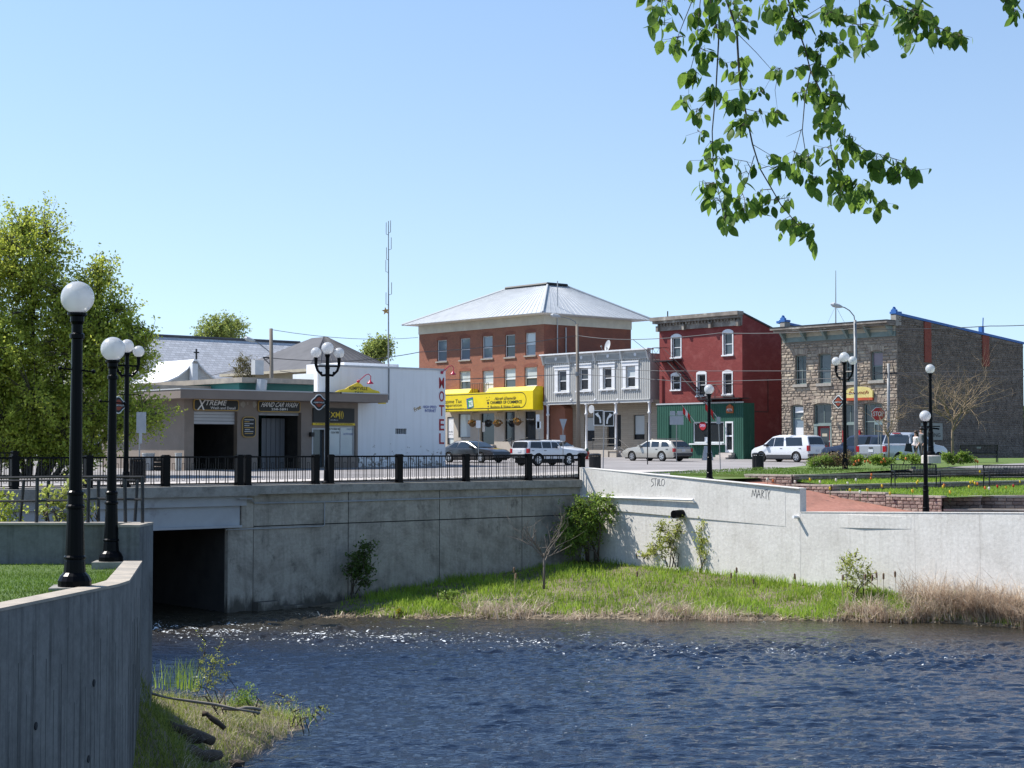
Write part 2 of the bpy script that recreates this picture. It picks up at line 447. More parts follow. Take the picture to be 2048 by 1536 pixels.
# ---- the river: a sheet with real ripples where the photograph shows it, flat beyond
def build_river():
 x0, x1, y0, y1, st = -13.0, 20.0, 27.0, 64.0, 0.072
 nx, ny = int((x1 - x0) / st) + 1, int((y1 - y0) / st) + 1
 X, Y = np.meshgrid(np.linspace(x0, x1, nx), np.linspace(y0, y1, ny))
 z = np.zeros_like(X)
 r = np.random.default_rng(5)
 for k in range(80):
  wl = 0.20 * (5.0 ** r.random())
  a = r.normal(pi / 2, 0.38)                     # crests mostly lie across the view, as the breeze sets them
  ph = r.random() * 2 * pi
  amp = 0.0068 * wl ** .9 * min(1, (.36 / wl) ** .9)
  kx, ky = 2 * pi / wl * cos(a), 2 * pi / wl * sin(a)
  warp = 0.6 * np.sin(X * r.uniform(.1, .5) + ph) + 0.6 * np.sin(Y * r.uniform(.1, .5) + ph * 2)
  z += amp * np.sin(kx * X + ky * Y + ph + warp)
 # broken water running from under the bridge towards the right
 mid = 53.0 - 0.27 * (X + 9.0)
 rap = np.exp(-((Y - mid) / 4.0) ** 2)
 rap = np.maximum(rap, 0.9 * np.exp(-((Y - 55) / 6.0) ** 2) * np.exp(-((X + 6) / 6.0) ** 2))
 zz = np.zeros_like(X)
 for k in range(40):
  wl = 0.22 * (4.0 ** r.random()); a = r.random() * 2 * pi; ph = r.random() * 6.28
  zz += 0.0105 * wl ** 0.8 * np.sin(2 * pi / wl * (cos(a) * X + sin(a) * Y) + ph + 0.8 * np.sin(X * .7 + ph))
 patch = 0.5 + 0.5 * np.sin(X * 1.1 + 1.7 * np.sin(Y * .6)) * np.sin(Y * 1.3 + np.sin(X * .8))
 z = z * (0.6 + 0.65 * patch) + zz * rap * (0.5 + patch)
 sh = np.interp(X, [-10, -7, -2, 4, 11, 16, 22], [60, 58, 57.2, 56.8, 56.4, 55.3, 54.5]); calm = np.clip((sh - Y) / 7.0, 0, 1) ** 1.3
 z *= np.where(X > -4, .30 + .70 * np.maximum(calm, np.clip((1 - X) / 5, 0, 1)), 1.0)
 edge = np.minimum(np.minimum(X - x0, x1 - X), np.minimum(Y - y0, y1 - Y))
 z *= np.clip(edge / 1.0, 0, 1)
 co = np.stack([X, Y, WATER + z], -1).reshape(-1, 3)
 idx = np.arange(nx * ny).reshape(ny, nx)
 q = np.stack([idx[:-1, :-1], idx[:-1, 1:], idx[1:, 1:], idx[1:, :-1]], -1).reshape(-1, 4)
 # flat water round it
 ring = [(-60, -20), (60, -20), (60, 110), (-60, 110), (x0, y0), (x1, y0), (x1, y1), (x0, y1)]
 b = len(co)
 co = np.vstack([co, np.array([(p[0], p[1], WATER) for p in ring])])
 rq = np.array([(b, b + 1, b + 5, b + 4), (b + 1, b + 2, b + 6, b + 5), (b + 2, b + 3, b + 7, b + 6), (b + 3, b, b + 4, b + 7)])
 q = np.vstack([q, rq])
 me = bpy.data.meshes.new('river')
 me.vertices.add(len(co)); me.vertices.foreach_set('co', co.ravel())
 me.loops.add(q.size); me.loops.foreach_set('vertex_index', q.ravel().astype(np.int32))
 me.polygons.add(len(q)); me.polygons.foreach_set('loop_start', np.arange(0, q.size, 4, dtype=np.int32))
 me.update(); me.validate()
 me.polygons.foreach_set('use_smooth', [True] * len(me.polygons))
 m = bpy.data.materials.new('river_water'); m.use_nodes = True
 t = m.node_tree; p = t.nodes['Principled BSDF']; L = t.links.new
 p.inputs['Roughness'].default_value = 0.05; p.inputs['IOR'].default_value = 1.33; p.inputs['Specular IOR Level'].default_value = 0.5
 tc = nd(t, 'ShaderNodeTexCoord')
 mp = nd(t, 'ShaderNodeMapping'); mp.inputs['Scale'].default_value = (2.2, 5.5, 1); L(tc.outputs['Object'], mp.inputs[0])
 n1 = nd(t, 'ShaderNodeTexNoise'); n1.inputs['Scale'].default_value = 2.7; n1.inputs['Detail'].default_value = 5; L(mp.outputs[0], n1.inputs[0])
 bp = nd(t, 'ShaderNodeBump'); bp.inputs['Distance'].default_value = 0.06; bp.inputs['Strength'].default_value = 0.75
 L(n1.outputs[0], bp.inputs['Height']); L(bp.outputs[0], p.inputs['Normal'])
 # foam plus painted sun glitter: white flecks where the stream breaks
 sx = nd(t, 'ShaderNodeSeparateXYZ'); L(tc.outputs['Object'], sx.inputs[0])
 def math_(op, a, b_):
  n = nd(t, 'ShaderNodeMath', operation=op)
  for i, s in enumerate((a, b_)):
   if isinstance(s, (int, float)): n.inputs[i].default_value = s
   else: L(s, n.inputs[i])
  return n.outputs[0]
 # distance from the rapid's line  y = 53 - .27 (x + 9)
 d = math_('ABSOLUTE', math_('ADD', math_('ADD', sx.outputs[1], math_('MULTIPLY', sx.outputs[0], 0.27)), -50.6), 0)
 band = nd(t, 'ShaderNodeMapRange'); band.inputs[1].default_value = 5.0; band.inputs[2].default_value = 0.5; L(d, band.inputs[0])
 lx = nd(t, 'ShaderNodeMapRange'); lx.inputs[1].default_value = 14.0; lx.inputs[2].default_value = -9.0; lx.inputs[3].default_value = 0.35; lx.inputs[4].default_value = 1.0
 L(sx.outputs[0], lx.inputs[0])
 mp2 = nd(t, 'ShaderNodeMapping'); mp2.inputs['Scale'].default_value = (1.0, 2.0, 1); L(tc.outputs['Object'], mp2.inputs[0])
 n2 = nd(t, 'ShaderNodeTexNoise'); n2.inputs['Scale'].default_value = 8.5; n2.inputs['Detail'].default_value = 3; L(mp2.outputs[0], n2.inputs[0])
 n3 = nd(t, 'ShaderNodeTexNoise'); n3.inputs['Scale'].default_value = 0.7; n3.inputs['Detail'].default_value = 4; L(mp2.outputs[0], n3.inputs[0])
 s = math_('ADD', math_('MULTIPLY', n2.outputs[0], 1.0), math_('MULTIPLY', n3.outputs[0], 0.55))
 s = math_('ADD', s, math_('MULTIPLY', math_('MULTIPLY', band.outputs[0], lx.outputs[0]), 0.16))
 fo = nd(t, 'ShaderNodeMapRange'); fo.inputs[1].default_value = 1.055; fo.inputs[2].default_value = 1.09; L(s, fo.inputs[0])
 foam_glitter = fo.outputs[0]
 cm = nd(t, 'ShaderNodeMix', data_type='RGBA'); cm.inputs[6].default_value = (0.008, 0.016, 0.036, 1); cm.inputs[7].default_value = (0.75, 0.78, 0.8, 1)
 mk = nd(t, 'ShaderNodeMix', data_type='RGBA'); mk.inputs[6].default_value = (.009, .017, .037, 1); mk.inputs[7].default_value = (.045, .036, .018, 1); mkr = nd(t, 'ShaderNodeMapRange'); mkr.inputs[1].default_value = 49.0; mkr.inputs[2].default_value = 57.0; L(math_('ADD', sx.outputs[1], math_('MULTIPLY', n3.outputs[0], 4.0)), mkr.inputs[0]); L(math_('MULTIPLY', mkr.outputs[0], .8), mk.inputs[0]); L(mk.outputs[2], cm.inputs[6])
 L(foam_glitter, cm.inputs[0]); L(cm.outputs[2], p.inputs['Base Color'])
 rm = nd(t, 'ShaderNodeMapRange'); rm.inputs[3].default_value = 0.05; rm.inputs[4].default_value = 0.7; L(foam_glitter, rm.inputs[0]); L(rm.outputs[0], p.inputs['Roughness'])
 me.materials.append(m)
 o = bpy.data.objects.new('river', me); COL.objects.link(o)
 struct(o)
build_river()
# river bed and far land under everything, out to the horizon
mb = MB(); mb.add([(-3000, -60, -7.2), (3000, -60, -7.2), (3000, 5000, -7.2), (-3000, 5000, -7.2)], [(0, 1, 2, 3)])
struct(B(mb, 'ground', M_soil))

# ---- frames of the bridge side (RL) and of the bright river wall (RW)
RLo = at(331, HOR, 57.6)
RL = Fr((RLo.x, RLo.y), D2, -D1)              # n faces the camera side
RL_n = RL.n
DECK = -1.37
s_of = lambda px, t=0.0: RL.hit(px, 960, t)[0]
S_LEFT, S_AB, S_END = s_of(-330), s_of(492), s_of(1162)
RWo = RL.pt(S_END, 0, 0)
RW = Fr((RWo.x, RWo.y), -D1, -D2)
PITCHN = RL.n

# ---- the road: the whole town floor beyond the bridge side and the river wall
S_RW = RW.hit(1600, 1000)[0]
def road_sheet():
 P = lambda v: (v[0], v[1], gh(v[1]))
 a = RL.pt(S_LEFT - 60, -0.35, 0); b = RL.pt(S_END + 0.2, -0.35, 0)
 c = RW.pt(0.2, -0.32, 0)
 e = RW.pt(3.2, -0.32, 0); f = RW.pt(3.2, -6.5, 0)
 g = RW.pt(7.0, -13, 0); h = RW.pt(9.0, -40, 0)
 yy = 160.0
 mb = MB()
 poly = [P(a), P(b), P(e), P(f), P(g), P(h), (75, yy, gh(yy)), (150, yy, gh(yy)), (-150, yy, gh(yy))]
 mb.add(poly, [tuple(range(9))])
 mb.add([(-150, yy, gh(yy)), (150, yy, gh(yy)), (3000, 4500, gh(yy)), (-3000, 4500, gh(yy))], [(0, 1, 2, 3)])
 return struct(B(mb, 'road', M_asphalt))
road_sheet()

def slab(name, pts, m, th=0.12, lift=0.0, kind='structure'):
 """raised sheet following the town ground; pts are (x,y)"""
 mb = MB()
 mb.prism(pts, lambda p: gh(p[1]) - 0.05, lambda p: gh(p[1]) + th + lift)
 o = B(mb, name, m)
 if kind: o['kind'] = kind
 return o
gp = lambda px, py: (lambda p: (p.x, p.y))(G(px, py))
def rl(s, t): p = RL.pt(s, t, 0); return (p.x, p.y)
def rw(s, t): p = RW.pt(s, t, 0); return (p.x, p.y)
# near pavement along the bridge railing and its kerb
slab('sidewalk_bridge', [rl(S_LEFT - 40, -0.42), rl(S_END + 0.2, -0.42), rl(S_END + 0.2, -2.6), rl(S_LEFT - 40, -2.6)], M_side, 0.13)
slab('kerb_bridge', [rl(S_LEFT - 40, -2.6), rl(S_END + 0.2, -2.6), rl(S_END + 0.2, -2.78), rl(S_LEFT - 40, -2.78)], M_kerb, 0.122)

# ---- bridge
M_undershade = mat('shade_painted_concrete', (.05, .048, .046), (.03, .03, .03), 1.2, .8)  # concrete coloured dark to paint in the deep shade under the bridge
bridge = T('bridge', 'concrete road bridge with a pale girder over a dark opening', 'bridge', RL.pt(s_of(400), 0, WATER))
mb = MB(); mb.fbox(RL, S_LEFT, S_AB + 0.25, -0.45, 0.42, DECK - 0.36, DECK)
B(mb, 'edge_beam', M_coping, bridge)
mb = MB(); mb.fbox(RL, S_LEFT, S_AB - 0.05, -0.35, 0.14, DECK - 0.72, DECK - 0.36)
B(mb, 'deck_slab', M_girder, bridge)
mb = MB(); mb.fbox(RL, S_LEFT, s_of(480), -0.3, 0.0, DECK - 1.42, DECK - 0.72)
mb.fbox(RL, S_LEFT, s_of(480), -0.3, 0.16, DECK - 1.50, DECK - 1.42)
B(mb, 'girder', M_girder, bridge)
for k in range(1, 5):
 mb = MB(); mb.fbox(RL, S_LEFT, s_of(480), -0.3 - 2.6 * k, -2.6 * k, DECK - 1.42, DECK - 0.5)
 B(mb, 'girder', M_undershade, bridge)
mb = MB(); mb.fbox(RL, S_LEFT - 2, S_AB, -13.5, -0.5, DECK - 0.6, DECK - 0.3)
B(mb, 'deck_soffit', M_undershade, bridge)
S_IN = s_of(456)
mb = MB(); mb.fbox(RL, S_IN + .02, s_of(506), -13.5, -.2, WATER - 1, DECK - 1.5); B(mb, 'shade_painted_abutment', M_undershade, bridge)
mb = MB(); mb.fbox(RL, S_IN, s_of(506), -.2, 0.02, WATER - 1, DECK - 1.50); mb.fbox(RL, s_of(482), s_of(506), -0.4, 0.05, DECK - 1.5, DECK - 0.36)
B(mb, 'abutment', M_conc_shade, bridge)
mb = MB(); mb.fbox(RL, S_LEFT - 6, S_LEFT + 1.5, -13.5, -0.02, WATER - 1, DECK - 0.5)
B(mb, 'abutment', M_conc_shade, bridge)
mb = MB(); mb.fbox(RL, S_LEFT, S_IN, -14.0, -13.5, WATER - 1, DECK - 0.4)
B(mb, 'added_dark_end', M_dark, bridge)  # added wall: closes the far end, coloured near-black to keep the opening dark

# ---- wing wall beside the bridge: cast bays with recessed joints
wing = T('wing_wall', 'tall stained grey concrete wing wall in shade, right of the bridge opening', 'wall', RL.pt(s_of(800), 0, WATER))
bays = [s_of(507), s_of(697), s_of(879), s_of(1044), S_END + 0.02]
zj = RL.hit(700, 1046)[1]
for i in range(4):
 a, b = bays[i] + 0.02, bays[i + 1] - 0.02
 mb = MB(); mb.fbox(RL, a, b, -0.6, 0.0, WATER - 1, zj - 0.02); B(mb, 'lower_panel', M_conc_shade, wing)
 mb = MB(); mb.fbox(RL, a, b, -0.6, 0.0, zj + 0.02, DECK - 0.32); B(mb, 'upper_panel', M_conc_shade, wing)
mb = MB(); mb.fbox(RL, bays[0] - 0.05, bays[4], -0.62, -0.05, WATER - 1, DECK - 0.33); B(mb, 'joint_backing', M_dark, wing)
mb = MB(); mb.fbox(RL, S_AB + 0.3, s_of(672), -0.45, 0.30, DECK - 0.32, DECK); B(mb, 'coping', M_coping, wing)
mb = MB(); mb.fbox(RL, s_of(672) + 0.01, S_END, -0.45, 0.16, DECK - 0.31, DECK - 0.004); B(mb, 'coping', M_coping, wing)
mb = MB(); mb.fbox(RL, bays[0], bays[0] + 0.9, 0.0, 0.35, WATER - 0.5, WATER + 0.32); mb.fbox(RL, bays[0] + .9, bays[0] + 2.2, 0, 0.3, WATER - .5, WATER + .12)
B(mb, 'footing', M_conc_shade, wing)
mb = MB()
zc = RL.hit(800, 1000)[1]
mb.tube([RL.pt(s_of(470), 0.32, DECK - .47), RL.pt(s_of(494), 0.32, DECK - .47), RL.pt(s_of(508), 0.05, zc + .02), RL.pt(s_of(640), 0.05, zc), RL.pt(s_of(900), 0.05, zc + .02), RL.pt(S_END - .1, 0.05, zc + .05)], 0.028, 6)
zq = RL.hit(600, 1054)[1]
mb.tube([RL.pt(s_of(648), 0.05, zc), RL.pt(s_of(648), 0.05, zq + .05), RL.pt(s_of(644), 0.05, zq), RL.pt(s_of(450), 0.06, zq)], 0.022, 6)
B(mb, 'conduit', M_signback, wing)

# ---- bright river wall on the right: sloping first length, then a lower level one
zt0, zt1 = RW.hit(1166, 936)[1], RW.hit(1600, 978)[1]
zl = RW.hit(1600, 1025)[1]
river_wall = T('river_wall', 'sunlit pale concrete river wall with sloping top and scrawled graffiti', 'wall', RW.pt(S_RW / 2, 0, WATER))
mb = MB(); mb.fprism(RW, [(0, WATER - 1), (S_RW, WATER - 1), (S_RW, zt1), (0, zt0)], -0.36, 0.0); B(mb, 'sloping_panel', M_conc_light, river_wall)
mb = MB()
mb.fprism(RW, [(-0.01, zt0 + .002), (S_RW + .01, zt1 + .002), (S_RW + .01, zt1 + .03), (-0.01, zt0 + .03)], -0.375, 0.085); B(mb, 'wall_cap', M_conc_light, river_wall)
# joint shelf
(sa, za), (sb, zb) = RW.hit(1172, 1015), RW.hit(1571, 1053)
ztb = zt0 + (zt1 - zt0) * sb / S_RW - .004
mb = MB(); mb.hexa([RW.pt(0, .002, za), RW.pt(0, .085, za), RW.pt(sb, .006, zb), RW.pt(sb, .002, zb), RW.pt(0, .002, zt0 - .004), RW.pt(0, .085, zt0 - .004), RW.pt(sb, .006, ztb), RW.pt(sb, .002, ztb)]); mb.f = [q[::-1] for q in mb.f]; B(mb, 'upper_pour', M_conc_light, river_wall); S_POUR = sb
(sa, za), (sb, zb) = RW.hit(1165, 993), RW.hit(1391, 999)
mb = MB(); mb.tube([RW.pt(sa, .135, za), RW.pt(sb, .135, (za + zb) / 2), RW.pt(sb + .02, .06, (za + zb) / 2 - .12)], 0.05, 8); B(mb, 'service_pipe', M_white, river_wall)
sa, za = RW.hit(1366, 1027)
mb = MB(); mb.tube([RW.pt(sa, -.1, za), RW.pt(sa, .55, za - .02)], 0.16, 12); B(mb, 'drain_pipe', M_black, river_wall)
sa, za = RW.hit(1598, 1035)
mb = MB(); mb.tube([RW.pt(sa - .05, -.1, za), RW.pt(sa - .05, .28, za + .03)], 0.06, 10); B(mb, 'drain_spout', M_white, river_wall)
# the lower length runs on in the same line
sv = RW.hit(2420, 1030)[0]
z_at = lambda px: RW.hit(px, 1025 + (px - 1600) * .0045)[1]
low_wall = T('river_wall', 'lower level-topped pale concrete river wall below the flower terraces', 'wall', RW.pt(S_RW + 5, 0, WATER))
cpx = [1600, 1700, 1830, 1960, 2120, 2420]
for i in range(5):
 a, b = RW.hit(cpx[i], 1100)[0], RW.hit(cpx[i + 1], 1100)[0]
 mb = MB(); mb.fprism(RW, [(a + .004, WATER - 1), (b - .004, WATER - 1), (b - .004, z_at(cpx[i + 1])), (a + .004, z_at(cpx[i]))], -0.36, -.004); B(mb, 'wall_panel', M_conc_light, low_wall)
mb = MB(); mb.fprism(RW, [(S_RW + .02, z_at(1600) + .002), (sv, z_at(2420) + .002), (sv, z_at(2420) + .03), (S_RW + .02, z_at(1600) + .03)], -.375, .012); B(mb, 'wall_cap', M_conc_light, low_wall)
(sa, za), (sb, zb) = RW.hit(1678, 1055), RW.hit(1822, 1058)
sm = sa + (sb - sa) * .35; zm_ = (za + zb) / 2 - .01
for q0, q1, t0, t1, ya_, yb_ in ((sa, sm, .001, .035, za, zm_), (sm, sb, .035, .001, zm_, zb)):
 mb = MB(); mb.hexa([RW.pt(q0, -.01, ya_), RW.pt(q0, t0, ya_), RW.pt(q1, t1, yb_), RW.pt(q1, -.01, yb_), RW.pt(q0, -.01, zl - .012), RW.pt(q0, t0, zl - .012), RW.pt(q1, t1, zl - .012), RW.pt(q1, -.01, zl - .012)]); mb.f = [q[::-1] for q in mb.f]; B(mb, 'pour_ledge', M_conc_light, low_wall)

# ---- park ground behind the river wall
PKo = at(1490, 948, 70.7)
PK = Fr((PKo.x, PKo.y), -D1, -D2)              # s runs down the path, -t runs into the terraces
def pk(s, v): p = PK.pt(s, -v, 0); return (p.x, p.y)
ZA = -1.13
def wedge(name, pts, m, zf):
 mb = MB(); mb.add([(p[0], p[1], zf(p)) for p in pts], [tuple(range(len(pts)))])
 return struct(B(mb, name, m))
zpath = lambda s: -1.42 - max(0.0, min(1.0, (s - 1.0) / 8.0)) * 1.12
def path_sheet():
 mb = MB(); vs = []; n = 14
 for i in range(n + 1):
  s = 0.6 + 12.4 * i / n
  vm = -4.25
  for v in (vm, (vm + .25) / 2, 0.25):
   p = PK.pt(s, -v, 0); f_ = (v - vm) / (.25 - vm); vs.append((p.x, p.y, zpath(s) * f_ + min(zpath(s), zl - .03) * (1 - f_) if s > 5 else zpath(s)))
 fs = [(i * 3 + j, (i + 1) * 3 + j, (i + 1) * 3 + j + 1, i * 3 + j + 1) for i in range(n) for j in range(2)]
 mb.add(vs, fs)
 return struct(B(mb, 'gravel_path', M_gravel, smooth=True))
path_sheet()
wedge('promenade', [pk(7.0, -4.2), pk(34, -4.2), pk(34, 12), pk(12.0, 12), pk(12.0, .3), pk(7.0, .3)], M_side, lambda p: zl - 0.14)
# ---- left bank: lawn, its river wall, the back wall with an iron railing
LW = [(-9.2, -14.0, -1.60), (-7.3, 2.0, -1.62), (-5.31, 17.1, -1.66), (-4.98, 20.9, -1.72), (-5.0, 21.6, -1.73), (-6.02, 26.9, -1.84)]
lawn_wall = T('lawn_wall', 'shaded board-marked concrete river wall with sunlit top beside the lawn', 'wall', (-5.2, 21, WATER))
def wall_strip(poly, width, zb, zt_fn=None):
 """mitred wall following a polyline of (x,y,ztop), thickness to the left"""
 P = [Vector(p[:2]) for p in poly]; inn = []
 for i, p in enumerate(P):
  d = (P[min(i + 1, len(P) - 1)] - P[max(i - 1, 0)]).normalized()
  inn.append(p + Vector((-d.y, d.x)) * width)
 return P, inn
LP, LI = wall_strip(LW, 0.27, WATER)
for i in range(len(LW) - 1):
 mb = MB()
 z0, z1 = LW[i][2] - .004, LW[i + 1][2] - .004
 a, b, c, d = LP[i], LP[i + 1], LI[i + 1], LI[i]
 mb.hexa([(a.x, a.y, WATER - 1), (b.x, b.y, WATER - 1), (c.x, c.y, WATER - 1), (d.x, d.y, WATER - 1), (a.x, a.y, z0), (b.x, b.y, z1), (c.x, c.y, z1), (d.x, d.y, z0)])
 B(mb, 'wall_panel', M_conc_left, lawn_wall)
mb = MB(); vs = []
for i in range(len(LW)):
 o = (LP[i] - LI[i]).normalized() * 0.012
 vs += [(LP[i].x + o.x, LP[i].y + o.y, LW[i][2]), (LI[i].x - o.x, LI[i].y - o.y, LW[i][2] + .004),
           (LP[i].x + o.x, LP[i].y + o.y, LW[i][2] - .035), (LI[i].x - o.x, LI[i].y - o.y, LW[i][2] - .035)]
fs = []
for i in range(len(LW) - 1):
 k = i * 4
 fs += [(k, k + 4, k + 5, k + 1), (k + 2, k + 6, k + 4, k), (k + 1, k + 5, k + 7, k + 3)]
mb.add(vs, fs); B(mb, 'wall_cap', M_wallcap, lawn_wall)
LEAK = [(78, 1452), (186, 1366), (179, 1518)]
for (px, py) in LEAK:                          # weep holes: short clay pipes set in the wall
 D = 19.6 if px > 100 else 18.2
 w = at(px, py, D)
 k = (w.y - 17.1) / 3.8
 x = -5.31 + 0.33 * k
 y = x / ((px - 1024) / FPX)
 k = (y - 17.1) / 3.8; x = -5.31 + .33 * k
 z = at(px, py, y).z
 mb = MB(); mb.tube([(x - .05, y, z), (x + .012, y - .001, z)], 0.045, 10); B(mb, 'weep_hole', M_dark, lawn_wall)
# board marks: thin proud fins where the shutter boards met
rr = random.Random(3)
mb = MB()
for i in range(2, 5):
 a, b = LP[i], LP[i + 1]; L_ = (b - a).length; d = (b - a).normalized(); n = Vector((d.y, -d.x))
 s = 0.1
 while s < L_:
  p = a + d * s; z1 = LW[i][2] - rr.uniform(0.3, 1.6); z0 = WATER if rr.random() < .7 else z1 - rr.uniform(1, 2.5)
  h = 0.003 + rr.random() * .003
  mb.hexa([(p.x, p.y, z0), (p.x + n.x * h, p.y + n.y * h, z0), (p.x + n.x * h + d.x * .008, p.y + n.y * h + d.y * .008, z0), (p.x + d.x * .008, p.y + d.y * .008, z0),
                 (p.x, p.y, z1), (p.x + n.x * h, p.y + n.y * h, z1), (p.x + n.x * h + d.x * .008, p.y + n.y * h + d.y * .008, z1), (p.x + d.x * .008, p.y + d.y * .008, z1)])
  s += rr.choice([.14, .19, .19, .24])
B(mb, 'board_marks', M_conc_left, lawn_wall)

lawn_z = lambda y: -1.73 if y < 19.5 else (-1.73 - (y - 19.5) * 0.043 if y < 27 else -2.05 + (y - 27) * .03)
mb = MB(); vs = []; ys = [-14, 2, 17.1, 19.5, 20.9, 21.6, 24, 27, 28.8]
def lawn_edge(y):
 for i in range(len(LW) - 1):
  if LI[i].y <= y <= LI[i + 1].y:
   k = (y - LI[i].y) / (LI[i + 1].y - LI[i].y); return LI[i].x + (LI[i + 1].x - LI[i].x) * k + .02
 return LI[-1].x - .1 if y > 20 else LI[0].x
for y in ys:
 for k in range(5):
  x = lawn_edge(y) + (-40 - lawn_edge(y)) * (k / 4) ** 2
  vs.append((x, y, lawn_z(y) + (0.0 if y > 18 else 0.0)))
fs = [(j * 5 + i + 1, j * 5 + i, (j + 1) * 5 + i, (j + 1) * 5 + i + 1) for j in range(len(ys) - 1) for i in range(4)]
mb.add(vs, fs); struct(B(mb, 'lawn', M_lawn))
# bank under the viewer, out of the frame
mb = MB(); mb.prism([(-9, -14), (14, -14), (14, 3.0), (-7.3, 3.0)], WATER - 1, -1.70); struct(B(mb, 'terrain', M_lawn))

back_wall = T('back_wall', 'low weathered concrete wall across the back of the lawn', 'wall', (-9, 28.7, -2.1))
BW = Fr((-6.28, 28.6), (-1, 0.0), (0, -1))
mb = MB(); mb.box(-22, -6.66, 28.55, 28.9, WATER - 1, -1.335); B(mb, 'wall_panel', M_conc_back, back_wall)
mb = MB(); mb.box(-22, -6.66, 28.50, 28.93, -1.332, -1.30); B(mb, 'wall_cap', M_wallcap, back_wall)
mb = MB(); mb.box(-6.64, -6.28, 27.9, 28.95, WATER - 1, -1.345); B(mb, 'end_pier', M_conc_back, back_wall)
mb = MB(); mb.prism([(-6.65, 27.89), (-6.275, 27.89), (-6.275, 28.96), (-6.65, 28.96)], -1.343, -1.305); B(mb, 'pier_cap', M_wallcap, back_wall)

iron = T('iron_railing', 'old black iron railing with leaning posts on the back wall of the lawn', 'railing', (-8, 28.72, -1.3))
def pole(mb, a, b, r, n=6): mb.tube([a, b], r, n)
RY = 28.72
for px, lean, top in [(73, 0.03, 955), (176, .03, 955), (251, -.02, 958), (285, 0, 953)]:
 mb = MB(); p = at(px, 1046, RY); q = at(px + lean * 60, top, RY); mb.tube([p, q], .032, 6); B(mb, 'post', M_blackd, iron)
for px, px2 in [(40, 48), (92, 97), (197, 197), (270, 275)]:
 mb = MB(); p = at(px, 1046, RY + .9); q = at(px2, 960, RY + .9); p.z = -1.32; mb.tube([p, q], .03, 6); B(mb, 'post', M_blackd, iron)
mb = MB(); mb.tube([at(-120, 957, RY), at(120, 954, RY), at(288, 954, RY)], .026, 6); B(mb, 'top_rail', M_blackd, iron)
mb = MB(); mb.tube([at(-120, 1004, RY), at(130, 1001, RY), at(197, 997, RY), at(285, 999, RY)], .022, 6); B(mb, 'middle_rail', M_blackd, iron)
mb = MB(); mb.tube([at(-120, 963, RY + .9), at(150, 960, RY + .9), at(270, 961, RY + .9)], .022, 6); B(mb, 'rear_rail', M_blackd, iron)
# land behind the back wall, down to the river
mb = MB()
pts = [(-6.9, 28.9, -2.4), (-8.6, 34, -3.4), (-11.4, 46, -5.2), (-13.2, 54, -6.1), (-60, 54, -4.0), (-60, 28.9, -2.0)]
mb.add(pts, [(0, 1, 2, 3, 4, 5)]); struct(B(mb, 'terrain', M_soil))

# ---- grassy spit at the foot of the lawn wall
def spit_point(u, v):                          # v along the bank (near to far), u from the wall to the water
 Y = 21.5 + v * 18.0
 if Y < 27.3:
  k = max(0, (Y - 21.6) / 5.3); xw = -5.0 - 1.02 * min(k, 1) - .12; zw = -5.1 + (Y - 21.5) / 5.8 * 1.25
 else:
  xw = -6.5 - (Y - 27.3) * .30; zw = -3.85 - (Y - 27.3) * .17
 xs = np.interp(Y, [21.5, 26, 30.4, 31.7, 34.0, 35.9, 37.2, 38.6, 39.5], [-4.4, -5.0, -5.45, -5.15, -4.75, -4.45, -5.6, -8.0, -10.0])
 xs = max(xs, xw + .15) + 0.35
 x = xw + (xs - xw) * u
 prof = [0, .12, .30, .55, .80, .97, 1.12]
 k = float(np.interp(u, [0, .15, .35, .6, .85, .95, 1], prof))
 z = zw + (WATER - .02 - zw) * k
 z += 0.10 * sin(Y * 2.1 + u * 5) * sin(u * 9 + Y) * (1 - u) + .05 * sin(Y * 5.3 + u * 11)
 return (x, Y, z)
spit = struct(up_quad_grid('river_bank', spit_point, 14, 40, M_soil))

# ---- grassy bank under the wing wall and the river wall
def wall_foot(X):
 """y of the wall line and height of the bank there, for a world x"""
 px = None
 xa, ya = RL.pt(bays[0], 0, 0)[:2]; xb, yb = RL.pt(S_END, 0, 0)[:2]
 xc, yc = RW.pt(S_RW, 0, 0)[:2]
 if X < xb: y = ya + (yb - ya) * (X - xa) / (xb - xa)
 elif X < xc: y = yb + (yc - yb) * (X - xb) / (xc - xb)
 else: y = yc + (yc - yb) / (xc - xb) * (X - xc)
 z = float(np.interp(X, [-10, -8, -5, -1, 2.9, 5.5, 8.5, 11, 20, 30], [-6.1, -5.95, -5.6, -5.18, -4.82, -4.86, -4.95, -5.1, -5.2, -5.2]))
 return y, z
def shore(X):
 return float(np.interp(X, [-10, -8.5, -7, -5, -2, 1, 4, 8, 11, 14, 16, 17.5, 30], [61.5, 59.5, 58.0, 57.3, 57.2, 57.0, 56.8, 56.6, 56.4, 56.0, 55.3, 54.8, 54.2])) + .18 * sin(X * 2.3) + .12 * sin(X * 5.1)
def bank_point(u, v):
 X = -10 + 40 * u
 y1, z1 = wall_foot(X); y0 = shore(X) - .25
 y0 = min(y0, y1 - .9)
 y = y0 + (y1 + .1 - y0) * v
 z = WATER - .12 + (z1 - WATER + .12) * float(np.interp(v, [0, .06, .2, 1], [0, .22, .38, 1]))
 z += .05 * sin(X * 1.7 + v * 6) * (1 if v < .95 else 0)
 return (X, y, z)
bank = struct(up_quad_grid('river_bank', bank_point, 160, 22, M_soil))
